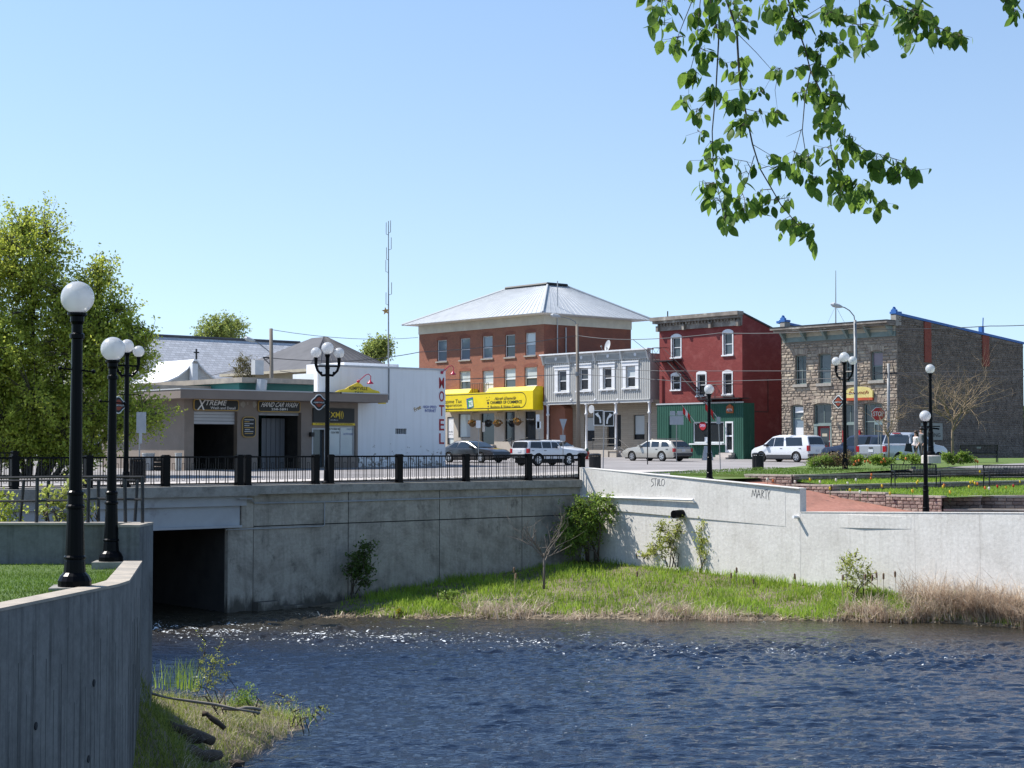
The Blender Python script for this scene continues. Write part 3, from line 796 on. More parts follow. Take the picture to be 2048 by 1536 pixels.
# ---- bridge railing: cast posts, rails, paired balusters with thin insets between
railing = T('bridge_railing', 'black iron bridge railing with thick square posts along the near pavement', 'railing', RL.pt(s_of(500), -0.1, DECK))
ROT = atan2(D2.y, D2.x)
def local_mesh(name, mb, m, smooth=False): return make_mesh(name, mb.v, mb.f, m, mb.m, smooth)
mb = MB(); mb.box(-.115, .115, -.115, .115, 0, 1.06); mb.box(-.13, .13, -.13, .13, 1.0, 1.09); mb.box(-.10, .10, -.10, .10, 1.09, 1.115); mb.box(-.13, .13, -.13, .13, 0, .03)
ME_post = local_mesh('post', mb, M_black)
mb = MB(); mb.box(-.013, .013, -.013, .013, .11, 1.0); ME_bal = local_mesh('baluster', mb, M_black)
mb = MB(); mb.box(-.056, -.044, -.006, .006, .2, .82); mb.box(.044, .056, -.006, .006, .2, .82); mb.box(-.05, .05, -.006, .006, .2, .214); mb.box(-.05, .05, -.006, .006, .806, .82)
ME_ins = local_mesh('inset', mb, M_black)
posts = [-330, -215, -95, 28, 176, 331, 478, 494, 631, 660, 798, 932, 1057, 1163]
TP = -0.12
ss = [s_of(p, TP) for p in posts]
for s in ss: inst('post', ME_post, railing, RL.pt(s, TP, DECK), (0, 0, ROT))
for i in range(len(ss) - 1):
 a, b = ss[i] + .12, ss[i + 1] - .12
 if b - a < 0.6: continue
 mb = MB(); mb.fbox(RL, a, b, TP - .045, TP + .045, DECK + 1.0, DECK + 1.06); B(mb, 'top_rail', M_black, railing)
 mb = MB(); mb.fbox(RL, a, b, TP - .025, TP + .025, DECK + .07, DECK + .11); B(mb, 'bottom_rail', M_black, railing)
 n = max(2, round((b - a) / .40)); per = (b - a) / n
 for k in range(n):
  s0 = a + per * k + .05
  inst('baluster', ME_bal, railing, RL.pt(s0, TP, DECK), (0, 0, ROT))
  inst('baluster', ME_bal, railing, RL.pt(s0 + per * .72, TP, DECK), (0, 0, ROT))
  inst('inset', ME_ins, railing, RL.pt(s0 + per * .36, TP, DECK), (0, 0, ROT))
far_rail = T('bridge_railing', 'far railing of the bridge, half hidden under the big tree', 'railing', RL.pt(s_of(100), -13.2, DECK))
fs_ = [S_LEFT + k * 2.9 for k in range(int((s_of(300) - S_LEFT) / 2.9) + 2)]
for i, s in enumerate(fs_):
 inst('post', ME_post, far_rail, RL.pt(s, -13.2, DECK + .12), (0, 0, ROT))
 if i:
  a, b = fs_[i - 1] + .12, s - .12
  mb = MB(); mb.fbox(RL, a, b, -13.245, -13.155, DECK + 1.12, DECK + 1.18); B(mb, 'top_rail', M_black, far_rail)
  mb = MB(); mb.fbox(RL, a, b, -13.225, -13.175, DECK + .19, DECK + .23); B(mb, 'bottom_rail', M_black, far_rail)
  for k in range(14):
   inst('baluster', ME_bal, far_rail, RL.pt(a + (b - a) * (k + .5) / 14, -13.2, DECK + .12), (0, 0, ROT))
# ================================================================== BUILDINGS
def fit_z(fr, px): return gh(fr.pt(*[fr.hit(px, 900)[0], 0, 0]).y)
def grid_wall(mb, fr, s0, s1, z0, z1, holes, depth=0.2, mi=0, t=0.0):
 """front skin with rectangular openings and their reveals"""
 S = sorted({s0, s1, *[min(max(h[0], s0), s1) for h in holes], *[min(max(h[1], s0), s1) for h in holes]})
 Z = sorted({z0, z1, *[min(max(h[2], z0), z1) for h in holes], *[min(max(h[3], z0), z1) for h in holes]})
 P = fr.pt
 for i in range(len(S) - 1):
  for j in range(len(Z) - 1):
   cs, cz = (S[i] + S[i + 1]) / 2, (Z[j] + Z[j + 1]) / 2
   if any(h[0] < cs < h[1] and h[2] < cz < h[3] for h in holes): continue
   mb.quad(P(S[i], t, Z[j]), P(S[i + 1], t, Z[j]), P(S[i + 1], t, Z[j + 1]), P(S[i], t, Z[j + 1]), mi)
 for a, b, c, d in holes:
  k = t - depth
  mb.quad(P(a, t, c), P(a, t, d), P(a, k, d), P(a, k, c), mi); mb.quad(P(b, k, c), P(b, k, d), P(b, t, d), P(b, t, c), mi)
  mb.quad(P(a, t, d), P(b, t, d), P(b, k, d), P(a, k, d), mi); mb.quad(P(a, k, c), P(b, k, c), P(b, t, c), P(a, t, c), mi)
 return mb
def shell(mb, fr, s0, s1, z0, z1, depth, mi=0, front=False):
 """the other faces of a block whose front skin is separate"""
 P = fr.pt
 mb.quad(P(s1, 0, z0), P(s1, -depth, z0), P(s1, -depth, z1), P(s1, 0, z1), mi)
 mb.quad(P(s0, -depth, z0), P(s0, 0, z0), P(s0, 0, z1), P(s0, -depth, z1), mi)
 mb.quad(P(s1, -depth, z0), P(s0, -depth, z0), P(s0, -depth, z1), P(s1, -depth, z1), mi)
 mb.quad(P(s0, 0, z1), P(s1, 0, z1), P(s1, -depth, z1), P(s0, -depth, z1), mi)
M_paneblue = glassy('pane_curtained', (0.16, 0.20, 0.24))
M_panewhite = glassy('pane_blind', (0.48, 0.52, 0.53))
M_panedark = glassy('pane_dark', (0.02, 0.024, 0.028))
M_panemid = glassy('pane_mid', (0.06, 0.075, 0.085))
M_trimwhite = mat('white_trim', (0.72, 0.72, 0.73), (0.62, 0.62, 0.63), 3, 0.55)
M_trimgrey = mat('pale_grey_trim', (0.46, 0.47, 0.48), (0.40, 0.41, 0.42), 3, 0.6)
M_stonesill = mat('stone_sill', (0.36, 0.33, 0.29), (0.28, 0.26, 0.23), 5, 0.9)
def window(bld, fr, h, up=None, lo=None, split=0.5, frame=None, fw=0.06, depth=0.14, sill=None, sw=0.12, sh=0.12, sproud=0.1, name='window', mull=False, t=0.0):
 """sash window filling the opening h=(s0,s1,z0,z1): frame with two panes, sill as sub-parts"""
 a, b, c, d = h
 k = t - depth
 zs = c + (d - c) * split
 mb = MB(); fr_m = frame or M_trimwhite
 mb.fbox(fr, a, a + fw, k - .05, k + .02, c, d); mb.fbox(fr, b - fw, b, k - .05, k + .02, c, d)
 mb.fbox(fr, a + fw, b - fw, k - .05, k + .018, d - fw, d); mb.fbox(fr, a + fw, b - fw, k - .05, k + .018, c, c + fw)
 if split: mb.fbox(fr, a + fw, b - fw, k - .04, k + .022, zs - fw * .45, zs + fw * .45)
 if mull: mb.fbox(fr, (a + b) / 2 - fw * .3, (a + b) / 2 + fw * .3, k - .04, k + .012, c + fw, d - fw)
 w = B(mb, name, fr_m, bld)
 if split:
  mb = MB(); mb.fbox(fr, a + fw, b - fw, k - .05, k - .02, zs + fw * .45, d - fw); B(mb, 'pane', up or M_paneblue, w)
  mb = MB(); mb.fbox(fr, a + fw, b - fw, k - .06, k - .03, c + fw, zs - fw * .45); B(mb, 'pane', lo or up or M_paneblue, w)
 else:
  mb = MB(); mb.fbox(fr, a + fw, b - fw, k - .05, k - .02, c + fw, d - fw); B(mb, 'pane', up or M_paneblue, w)
 if sill:
  mb = MB(); mb.fbox(fr, a - sw, b + sw, t - depth, t + sproud, c - sh, c - .002); B(mb, 'sill', sill, w)
 return w
TXT = {}
def text_geo(s, bold=False):
 key = (s, bold)
 if key not in TXT:
  cu = bpy.data.curves.new('lettering', 'FONT'); cu.body = s; cu.extrude = 0.0; cu.resolution_u = 3
  if bold: cu.offset = 0.013
  o = bpy.data.objects.new('lettering', cu); COL.objects.link(o)
  bpy.context.view_layer.update()
  dg = bpy.context.evaluated_depsgraph_get()
  me = o.evaluated_get(dg).to_mesh()
  v = np.array([x.co[:] for x in me.vertices]); f = [tuple(p.vertices) for p in me.polygons]
  o.evaluated_get(dg).to_mesh_clear()
  COL.objects.unlink(o); bpy.data.objects.remove(o); bpy.data.curves.remove(cu)
  lo = v.min(0); hi = v.max(0)
  TXT[key] = ((v - lo) / np.maximum(hi - lo, 1e-6), f)
 return TXT[key]
def lettering(fr, s, s0, s1, z0, z1, m, parent, t, bold=False, shear=0.0, rot=0.0, name='lettering', jit=0):
 v, f = text_geo(s, bold)
 mb = MB()
 vs = []
 for p in v:
  x, y = p[0], p[1]
  x = x + shear * (y - .5)
  ds, dz = (x - .5) * (s1 - s0), (y - .5) * (z1 - z0)
  ds, dz = ds * cos(rot) - dz * sin(rot), ds * sin(rot) + dz * cos(rot)
  vs.append(fr.pt((s0 + s1) / 2 + ds, t, (z0 + z1) / 2 + dz))
 mb.add(vs, f)
 return B(mb, name, m, parent)
def text_px(fr, s, x0, y0, x1, y1, m, parent, t, **kw):
 a, b, c, d = fr.rect(x0, y0, x1, y1, t)
 return lettering(fr, s, a, b, c, d, m, parent, t, **kw)

LFo = at(1088, HOR, 136.0)
LF = Fr((LFo.x, LFo.y), -D1, -D2)             # the street front shared by the row
def SX(fr, px, py=800, t=0.0): return fr.hit(px, py, t)[0]

# ------------------------------------------------------------------ tall brick block with the yellow sign
M_brick = brickmat('orange_brick', (0.31, 0.10, 0.06), (0.22, 0.07, 0.045), (0.28, 0.18, 0.13), patch=(0.34, 0.145, 0.095))
M_brickdark = brickmat('dark_brick', (0.25, 0.075, 0.05), (0.20, 0.06, 0.042), (0.20, 0.12, 0.09), patch=(0.30, 0.11, 0.07))
M_beige = mat('beige_render', (0.40, 0.355, 0.30), (0.46, 0.41, 0.35), 1.5, 0.9)
M_frieze = mat('cream_frieze', (0.60, 0.57, 0.48), (0.50, 0.47, 0.40), 1.2, 0.75)
M_metalroof = mat('pale_metal_roof', (0.40, 0.42, 0.44), (0.46, 0.48, 0.50), 1.2, 0.6, metal=0.0, bump=0.01, bscale=6)
M_yellow = mat('yellow_sign', (0.78, 0.60, 0.01), (0.72, 0.54, 0.01), 2, 0.45)
M_ink = mat('black_ink', (0.015, 0.015, 0.015), rough=0.5)
M_redink = mat('red_paint', (0.34, 0.012, 0.02), rough=0.5)
brick = T('brick_building', 'three-storey red brick block with pale hipped metal roof and long yellow sign', 'building', (LFo.x, LFo.y, gh(LFo.y)))
s0, s1 = SX(LF, 838), 0.0
zt = LF.hit(1088, 648)[1]; zg = gh(136) - .3
zmid = LF.hit(1088, 812)[1]
W3 = [(874, 681, 893.5, 722), (920, 677, 940, 719), (964.5, 673, 985, 716), (1010, 670, 1030, 713.5), (1050.6, 666, 1071, 710)]
W2 = [(919, 743, 940.5, 778.7), (965, 742, 986.6, 786), (1008, 737.5, 1031, 775), (1049, 735, 1074, 772)]
W1 = [(895, 834, 908, 889), (917, 828, 941, 875), (960, 827, 989, 889), (1009.5, 824, 1030, 883), (1050, 823, 1072, 880)]
h3 = [LF.rect(*w) for w in W3]; h2 = [LF.rect(*w) for w in W2]; h1 = [LF.rect(*w) for w in W1]
DEPTH = Fr((LFo.x, LFo.y), D2, -D1).hit(1262, 660)[0]
mb = MB(); grid_wall(mb, LF, s0, s1, zmid, zt, h3 + h2)
mb.quad(LF.pt(s1, 0, zg), LF.pt(s1, -DEPTH, zg), LF.pt(s1, -DEPTH, zt), LF.pt(s1, 0, zt), 1)
mb.quad(LF.pt(s0, -DEPTH, zg), LF.pt(s0, 0, zg), LF.pt(s0, 0, zt), LF.pt(s0, -DEPTH, zt), 1)
mb.quad(LF.pt(s1, -DEPTH, zg), LF.pt(s0, -DEPTH, zg), LF.pt(s0, -DEPTH, zt), LF.pt(s1, -DEPTH, zt), 1)
B(mb, 'wall', [M_brick, M_brickdark], brick)
mb = MB(); grid_wall(mb, LF, s0, s1, zg, zmid, h1, t=.03, depth=.25); B(mb, 'shop_front', M_beige, brick)
panes3 = [(M_paneblue, M_paneblue)] * 5; panes3[3] = (M_panedark, M_panedark); panes3[4] = (M_panewhite, M_paneblue)
for h, (u, l) in zip(h3, panes3): window(brick, LF, h, u, l, .48, sill=M_stonesill, fw=.07)
for i, h in enumerate(h2):
 if i == 1:
  w = window(brick, LF, h, M_panewhite, M_trimwhite, .45, name='balcony_door', fw=.14)
 else: window(brick, LF, h, M_panewhite, M_panemid, .45, sill=M_trimwhite, fw=.08, sh=.1)
for h in h3 + h2:                                # arched soldier courses over the openings
 mb = MB(); a, b, c, d = h; n = 8
 arc = [(a + (b - a) * k / n, d + .16 * sin(pi * k / n)) for k in range(n + 1)]
 top = [(a - .05 + (b - a + .1) * k / n, d + .20 + .14 * sin(pi * k / n)) for k in range(n, -1, -1)]
 mb.fprism(LF, [(a - .05, d + .0), (b + .05, d + .0)] + top, -.1, .02); B(mb, 'lintel', M_brickdark, brick)
for i, h in enumerate(h1):
 if i == 2:
  a, b, c, d = h
  mb = MB(); mb.fbox(LF, a, b, -.3, -.18, c, d); dr = B(mb, 'door', M_panedark, brick)
  mb = MB(); mb.fbox(LF, a + .1, a + .45, -.18, -.165, c + 1.1, c + 1.9); B(mb, 'notice', M_white, dr)
 else: window(brick, LF, h, [M_panewhite, M_panewhite, 0, M_panedark, M_panedark][i], None, 0, frame=M_ink, fw=.05, t=.03)
# window lettering
for x0, y0, x1, y1 in [(1013, 838, 1026, 841), (1053, 837, 1068, 840)]:
 text_px(LF, 'North Grenville', x0, y0, x1, y1, M_white, brick, -.08)
a, b, c, d = LF.rect(895, 836, 907, 876, -.05)
mb = MB(); mb.fbox(LF, a, b, -.09, -.06, c, d); pst = B(mb, 'poster', M_trimwhite, brick)
text_px(LF, '258-4852', 897, 862, 906, 865, M_ink, pst, -.055); text_px(LF, 'Income Tax', 897, 868, 906, 870, M_ink, pst, -.055)
# frieze, eaves, hipped roof
OV = 1.3
mb = MB(); zf = zt + .78
for q0, q1, t0, t1 in [(s0 - .05, s1 + .05, -DEPTH - .05, .05)]:
 mb.fbox(LF, q0, q1, t0, t1, zt, zf)
B(mb, 'frieze', M_frieze, brick)
ze = LF.hit(1090, 624, OV)[1]
sl = SX(LF, 805, 650, OV)
mb = MB(); mb.fbox(LF, sl, s1 + OV, -DEPTH - OV, OV, zf + .002, ze); B(mb, 'eaves', M_trimwhite, brick)
def hip(fr, a, b, back, front, z0, kx0, kx1, ky0, ky1, z1, name, m, parent, lift=.02):
 P = fr.pt
 e = [P(a, front, z0), P(b, front, z0), P(b, back, z0), P(a, back, z0)]
 t_ = [P(a + kx0, front - ky0, z1), P(b - kx1, front - ky0, z1), P(b - kx1, back + ky1, z1), P(a + kx0, back + ky1, z1)]
 mb = MB(); mb.add(e + t_, [(0, 1, 5, 4), (1, 2, 6, 5), (2, 3, 7, 6), (3, 0, 4, 7), (4, 5, 6, 7), (3, 2, 1, 0)])
 return B(mb, name, m, parent), e, t_
K = 5.4
zd = LF.hit(1093, 570.5, OV - K)[1]
# left end of the deck
sk = SX(LF, 1013, 578, OV - K); KB = DEPTH + 2 * OV - K - 2.2
roof, e_, t_ = hip(LF, sl - .05, s1 + OV + .05, -DEPTH - OV - .05, OV + .05, ze, sk - sl, K, K, KB, zd, 'roof', M_metalroof, brick)
mb = MB()                                        # standing seams and hip caps are real ribs
for k in range(34):
 f = (k + .5) / 34; p = e_[0].lerp(e_[1], f); q = t_[0].lerp(t_[1], f)
 mb.tube([p + Vector((0, 0, .02)), q + Vector((0, 0, .006))], .016, 4, cap=False)
for k in range(22):
 f = (k + .5) / 22; p = e_[1].lerp(e_[2], f); q = t_[1].lerp(t_[2], f)
 mb.tube([p + Vector((0, 0, .02)), q + Vector((0, 0, .006))], .016, 4, cap=False)
B(mb, 'roof_seams', M_metalroof, roof, kind='stuff')
for i in range(4):
 mb = MB(); mb.tube([e_[i] + Vector((0, 0, .03)), t_[i] + Vector((0, 0, .03))], .10, 6); B(mb, 'hip_cap', M_trimgrey, roof)
for i in (0, 1):
 mb = MB(); j = i + 1
 a, b = t_[i] + Vector((0, 0, .12)), t_[j] + Vector((0, 0, .12)); mb.tube([a, b], .13, 5); B(mb, 'deck_edge', M_ink, roof)
for px, y0, y1, r in [(1115, 562, 709, .05), (1132, 655, 708, .06)]:
 fs2 = Fr((LFo.x, LFo.y), D2, -D1)
 a = fs2.hit(px, y0, .12); b = fs2.hit(px, y1, .12)
 mb = MB(); mb.tube([fs2.pt(b[0], .12, b[1]), fs2.pt(a[0], .12 if y0 > 600 else .12, a[1])], r, 6); B(mb, 'flue_pipe', M_trimgrey, brick)
# gutter returns at the left end
# yellow sign box
TY = 1.15
ya, yb, yc, yd = LF.rect(880, 790, 1066, 819.5, TY); yd = LF.hit(1066, 781, TY)[1]; yc = LF.hit(1066, 819.5, TY)[1]
mb = MB(); mb.fprism(LF, [(ya, yc), (yb, yc), (yb, yd), (ya, yd)], .04, TY)
slot = [SX(LF, 948, 785, .5), SX(LF, 984, 785, .5)]
B(mb, 'yellow_sign', M_yellow, brick, label='long yellow sign box over the shop front')
ysign = brick.children[-1]
for q0, q1 in [(ya, slot[0]), (slot[1], yb)]:
 mb = MB(); P = LF.pt
 mb.add([P(q0, TY, yd + .003), P(q1, TY, yd + .003), P(q1, .04, yd + .003), P(q0, .04, yd + .003), P(q0, TY - .35, yd + .38), P(q1, TY - .35, yd + .38), P(q1, .04, yd + .38), P(q0, .04, yd + .38)],
           [(4, 5, 6, 7), (0, 1, 5, 4), (1, 2, 6, 5), (3, 0, 4, 7)]); B(mb, 'awning_top', M_yellow, ysign)
TS = TY + .012
def ol(px0, py0, px1, py1, th=.06):
 mb = MB(); a, z0 = LF.hit(px0, py0, TS); b, z1 = LF.hit(px1, py1, TS)
 mb.fprism(LF, [(a, z0 - th / 2), (b, z1 - th / 2), (b, z1 + th / 2), (a, z0 + th / 2)], TY - .01, TS); return mb
zo0, zo1 = yc + .22, yd - .12
rad = (zo1 - zo0) / 2; xe = SX(LF, 1052, 800, TS) - rad
mb = MB(); th = .055
mb.fbox(LF, ya + .2, xe, TY - .01, TS, zo0 - th / 2, zo0 + th / 2); mb.fbox(LF, ya + .2, xe, TY - .01, TS, zo1 - th / 2, zo1 + th / 2)
for k in range(12):
 w0, w1 = -pi / 2 + pi * k / 12, -pi / 2 + pi * (k + 1) / 12
 zc_ = (zo0 + zo1) / 2
 mb.fprism(LF, [(xe + (rad - th / 2) * cos(w0), zc_ + (rad - th / 2) * sin(w0)), (xe + (rad + th / 2) * cos(w0), zc_ + (rad + th / 2) * sin(w0)), (xe + (rad + th / 2) * cos(w1), zc_ + (rad + th / 2) * sin(w1)), (xe + (rad - th / 2) * cos(w1), zc_ + (rad - th / 2) * sin(w1))], TY - .01, TS)
B(mb, 'sign_outline', M_ink, ysign)
mb = MB(); mb.fbox(LF, ya, yb, TY - .01, TS, yc + .02, yc + .05); B(mb, 'sign_rule', M_ink, ysign)
zz = lambda px, py: LF.hit(px, py, TS)[1]
def row(s, x0, x1, ytop, ybot, xr=None, **kw):       # text band whose rows follow the facade
 a = SX(LF, x0, 800, TS); b = SX(LF, x1, 800, TS); xm = (x0 + x1) / 2
 lettering(LF, s, a, b, zz(xm, ybot), zz(xm, ytop), M_ink, ysign, TS + .004, **kw)
row('Income Tax', 884, 923.5, 799, 806.5); row('Preparation', 884, 923.5, 807.5, 815); row('and Business Consulting', 884, 928, 816.5, 818.5)
row('North Grenville', 990, 1032, 793.5, 799.5, bold=True, shear=.1); row('CHAMBER OF COMMERCE', 980.5, 1043.5, 801, 807.2, bold=True); row('Business & Visitor Centre', 981, 1040, 810, 815.5)
mb = MB(); sA, zA = LF.hit(976, 806, TS)
for ds, dz, r in [(0, 0, .12), (-.12, .22, .06), (.1, .25, .06), (0.02, -.3, .07), (0, -.55, .06), (-.2, .45, .035), (.2, .48, .035)]: mb.disc(LF, sA + ds, zA + dz, TY - .01, r, 8, .02)
B(mb, 'emblem', M_ink, ysign)
M_green = mat('green_paint', (0.05, 0.30, 0.10), rough=0.5); M_blue = mat('blue_paint', (0.03, 0.08, 0.32), rough=0.5)
sA, zA = LF.hit(940, 806, TS)
for k, (m_, r, t2) in enumerate([(M_blue, .62, .006), (M_green, .50, .012), (M_white, .36, .018)]):
 mb = MB(); q = [(sA + (k * .06) + r * cos(w), zA - k * .03 + r * sin(w)) for w in [pi / 4 + .15 + i * pi / 2 for i in range(4)]]
 mb.fprism(LF, q, TY - .01, TS + t2); B(mb, 'logo_card', m_, ysign)
lettering(LF, 'NG', sA - .14, sA + .3, zA - .22, zA + .12, M_green, ysign, TS + .024, bold=True)
# little balcony in front of the upper door
a, b, c, d = h2[1]
mb = MB(); mb.fbox(LF, a - .9, b + .25, .05, .8, c - .08, c - .02)
for k in range(12):
 s_ = a - .9 + (b - a + 1.15) * k / 11; mb.tube([LF.pt(s_, .76, c - .02), LF.pt(s_, .76, c + .85)], .018, 4)
mb.tube([LF.pt(a - .9, .76, c + .85), LF.pt(b + .25, .76, c + .85)], .022, 4); B(mb, 'balcony', M_ink, brick)
mb = MB()                                        # steps and handrail at the shop door
a, b, c, d = h1[2]
for k in range(3): mb.fbox(LF, a - .2, b + .2, .05, .4 + .3 * k, zg, c - .02 - .17 * k)
B(mb, 'steps', M_side, brick)
for q0, q1 in [(1035, 1052), (1052, 1085)]:
 mb = MB()
 A_, B_ = LF.pt(SX(LF, q0), 1.6, c + .25), LF.pt(SX(LF, q1), 1.6, c + .55); mb.tube([A_, B_], .03, 5); mb.tube([B_, Vector((B_.x, B_.y, zg))], .03, 5); B(mb, 'handrail', M_ink, brick)

# ------------------------------------------------------------------ grey boarded building on columns
M_grey = mat('grey_boards', (0.37, 0.365, 0.345), (0.31, 0.305, 0.29), 2.5, 0.75, stretch=(1, 1, .2))
M_greylt = mat('pale_grey_paint', (0.52, 0.52, 0.51), (0.45, 0.45, 0.44), 3, 0.65)
M_stonelap = brickmat('beige_coursed_wall', (0.40, 0.35, 0.28), (0.35, 0.305, 0.245), (0.26, 0.23, 0.19), bw=1.2, bh=0.16, bump=.01)
TG = 0.25
GF = LF.off(TG)
gz = gh(GF.pt(8, 0, 0).y) - .2
grey = T('grey_building', 'grey boarded two-storey building with white windows standing on slim columns', 'building', GF.pt(SX(GF, 1195), 0, gz))
a, b = SX(GF, 1089.5), SX(GF, 1301)
z0 = GF.hit(1195, 802)[1]; z1 = GF.hit(1195, 722)[1]; z2 = GF.hit(1195, 705)[1]
sash = [(1117, 742, 1133.5, 782), (1160, 738, 1177, 779.6), (1207, 736, 1223.7, 776.5), (1253, 733, 1271, 774)]
hs_ = [GF.rect(*w) for w in sash]
mb = MB(); grid_wall(mb, GF, a, b, z0, z2 - .05, hs_, .16); shell(mb, GF, a, b, z0, z2 - .3, 9.0)
mb.quad(GF.pt(a, 0, z0), GF.pt(a, -9, z0), GF.pt(b, -9, z0), GF.pt(b, 0, z0)); B(mb, 'wall', M_grey, grey)
n = 52
mb = MB(); mb.box(-.03, .03, -.03, .0, 0, 1); ME_bat = local_mesh('batten', mb, M_greylt)
gr = atan2(GF.u.y, GF.u.x)
for k in range(n):
 s_ = a + .05 + (b - a - .1) * k / (n - 1)
 spans = [(z0 + .05, z1 + .02)]
 for (p, q, c, d) in hs_:
  if p - .42 < s_ < q + .42: spans = [(z0 + .05, c - .3), (d + .42, z1 + .02)]
 for (c, d) in spans:
  if d - c > .1: inst('batten', ME_bat, grey, GF.pt(s_, 0, c), (0, 0, gr), (1, 1, d - c))
for i, h in enumerate(hs_):
 p, q, c, d = h
 w = window(grey, GF, h, [M_panemid, M_panemid, M_panedark, M_panewhite][i], M_panedark, .5, fw=.07, depth=.1)
 for x0, x1 in [(p - .38, p - .03), (q + .03, q + .38)]:
  mb = MB(); mb.fbox(GF, x0, x1, .0, .07, c - .05, d + .05); B(mb, 'shutter', M_trimwhite, w)
 mb = MB(); mb.fbox(GF, p - .42, q + .42, .0, .10, d + .05, d + .33); mb.fbox(GF, p - .48, q + .48, .0, .16, d + .33, d + .42)
 B(mb, 'window_head', M_trimwhite, w)
 mb = MB(); mb.fbox(GF, p - .45, q + .45, .0, .14, c - .16, c - .05)
 for k in range(3): mb.fbox(GF, p - .3 + k * (q - p + .5) / 2 , p - .2 + k * (q - p + .5) / 2, .0, .09, c - .28, c - .16)
 B(mb, 'sill', M_trimwhite, w)
mb = MB(); mb.fbox(GF, a - .12, b + .04, .0, .12, z1, z2 - .02); B(mb, 'cornice_board', M_greylt, grey)
mb = MB(); mb.fbox(GF, a - .25, b + .08, -.3, .42, z2 - .02, z2 + .09); B(mb, 'cornice', M_trimwhite, grey)
for k in range(4):
 p, q = a + (b - a) * k / 4 + .3, a + (b - a) * (k + 1) / 4 - .28
 mb = MB(); zc_ = (z1 + z2) / 2
 for j in range(4): mb.fbox(GF, p, q, .12, .15, z1 + .08 + j * .1, z1 + .12 + j * .1)
 B(mb, 'louvre', M_stonesill, grey)
 mb = MB(); mb.disc(GF, (p + q) / 2, zc_, .12, .14, 12, .05); B(mb, 'rosette', M_trimwhite, grey)
for k in range(5):
 p = a + (b - a) * k / 4 + (-.08 if k == 0 else (-.18 if k == 4 else 0))
 mb = MB(); P = [(.0, z1 - .12), (.14, z1 - .12), (.42, z2 - .05), (.0, z2 - .05)]
 vs = [GF.pt(p, t_2, z_) for t_2, z_ in P] + [GF.pt(p + .14, t_2, z_) for t_2, z_ in P]
 mb.add(vs, [(0, 1, 2, 3), (7, 6, 5, 4), (0, 4, 5, 1), (1, 5, 6, 2), (2, 6, 7, 3), (3, 7, 4, 0)]); B(mb, 'bracket', M_greylt, grey)
mb = MB(); mb.fbox(GF, a - .05, b + .04, -.25, .1, z0 - .2, z0 + .05); mb.fbox(GF, a - .05, b + .04, -.2, .16, z0 + .0, z0 + .06); B(mb, 'beam', M_greylt, grey)
for px in (1095, 1172, 1231, 1298):
 s_ = SX(GF, px); zb_ = gz + (.75 if px in (1172, 1231) else .0)
 p = GF.pt(s_, -.05, 0)
 mb = MB(); mb.lathe([(.14, zb_), (.14, zb_ + .12), (.10, zb_ + .16), (.085, z0 - 1.1), (.15, z0 - 1.06), (.15, z0 - .96), (.1, z0 - .92), (.1, z0 - .32), (.16, z0 - .26), (.16, z0 - .2)], 12, (p.x, p.y, 0)); B(mb, 'column', M_trimwhite, grey, smooth=True)
 if px in (1172, 1231):
  mb = MB(); mb.fbox(GF, s_ - .38, s_ + .38, -.4, .3, gz - .2, zb_ - .1); mb.fbox(GF, s_ - .45, s_ + .45, -.46, .36, zb_ - .1, zb_); B(mb, 'pedestal', M_beige, grey)
GR = GF.off(-1.6)
low = [(1168, 834, 1189, 882), (1214, 830, 1242, 893), (1267, 830, 1289, 879)]
hl = [GR.rect(*w) for w in low]
mb = MB(); grid_wall(mb, GR, a, b + .3, gz - .2, z0, hl, .2); mb.quad(GR.pt(b + .3, 0, gz - .2), GR.pt(b + .3, -7, gz - .2), GR.pt(b + .3, -7, z0), GR.pt(b + .3, 0, z0)); B(mb, 'ground_floor_wall', M_stonelap, grey)
window(grey, GR, hl[0], M_panewhite, M_panedark, .42, frame=M_ink, fw=.05); window(grey, GR, hl[2], M_panewhite, M_panedark, .2, frame=M_ink, fw=.05)
mb = MB(); p, q, c, d = hl[1]; mb.fbox(GR, p, q, -.3, -.16, c, d); B(mb, 'door', M_panedark, grey)
mb = MB(); p = SX(GF, 1099); q = SX(GF, 1117); mb.fbox(GR, a - .1, q, .02, .9, gz - .2, z0 - .5)
mb.fprism(GR, [(a - .1, z0 - .5), (q, z0 - .5), (q - .35, z0 - .2), (a - .1, z0 - .02)], .02, .9); B(mb, 'brick_pier', M_brick, grey)
mb = MB(); mb.fbox(GF, SX(GF, 1184), SX(GF, 1222), -1.5, .35, gz - .2, gz + .75); B(mb, 'porch', M_beige, grey)
mb = MB()
for z_ in (1.2, 1.65): mb.tube([GF.pt(SX(GF, 1190), .3, gz + z_), GF.pt(SX(GF, 1238), .3, gz + z_)], .025, 5)
for px in (1191, 1213, 1237): mb.tube([GF.pt(SX(GF, px), .3, gz + .6), GF.pt(SX(GF, px), .3, gz + 1.65)], .025, 5)
B(mb, 'handrail', M_blackd, grey); mb = MB()
mb.tube([GF.pt(SX(GF, 1240), .1, gz + 1.55), GF.pt(SX(GF, 1262), .1, gz + .85), GF.pt(SX(GF, 1262), .1, gz)], .03, 5); mb.tube([GF.pt(SX(GF, 1240), .1, gz + 1.0), GF.pt(SX(GF, 1262), .1, gz + .4)], .03, 5)
B(mb, 'handrail', M_blackd, grey); mb = MB()
mb.tube([GF.pt(SX(GF, 1305), .0, gz), GF.pt(SX(GF, 1305), .0, gz + 1.0), GF.pt(SX(GF, 1316), .0, gz + 1.0)], .03, 5)
B(mb, 'handrail', M_blackd, grey)
mb = MB()
for k in range(4): mb.fbox(GF, SX(GF, 1222), SX(GF, 1262) - .35 * k, -1.5, .1, gz - .2, gz + .17 * (k + 1))
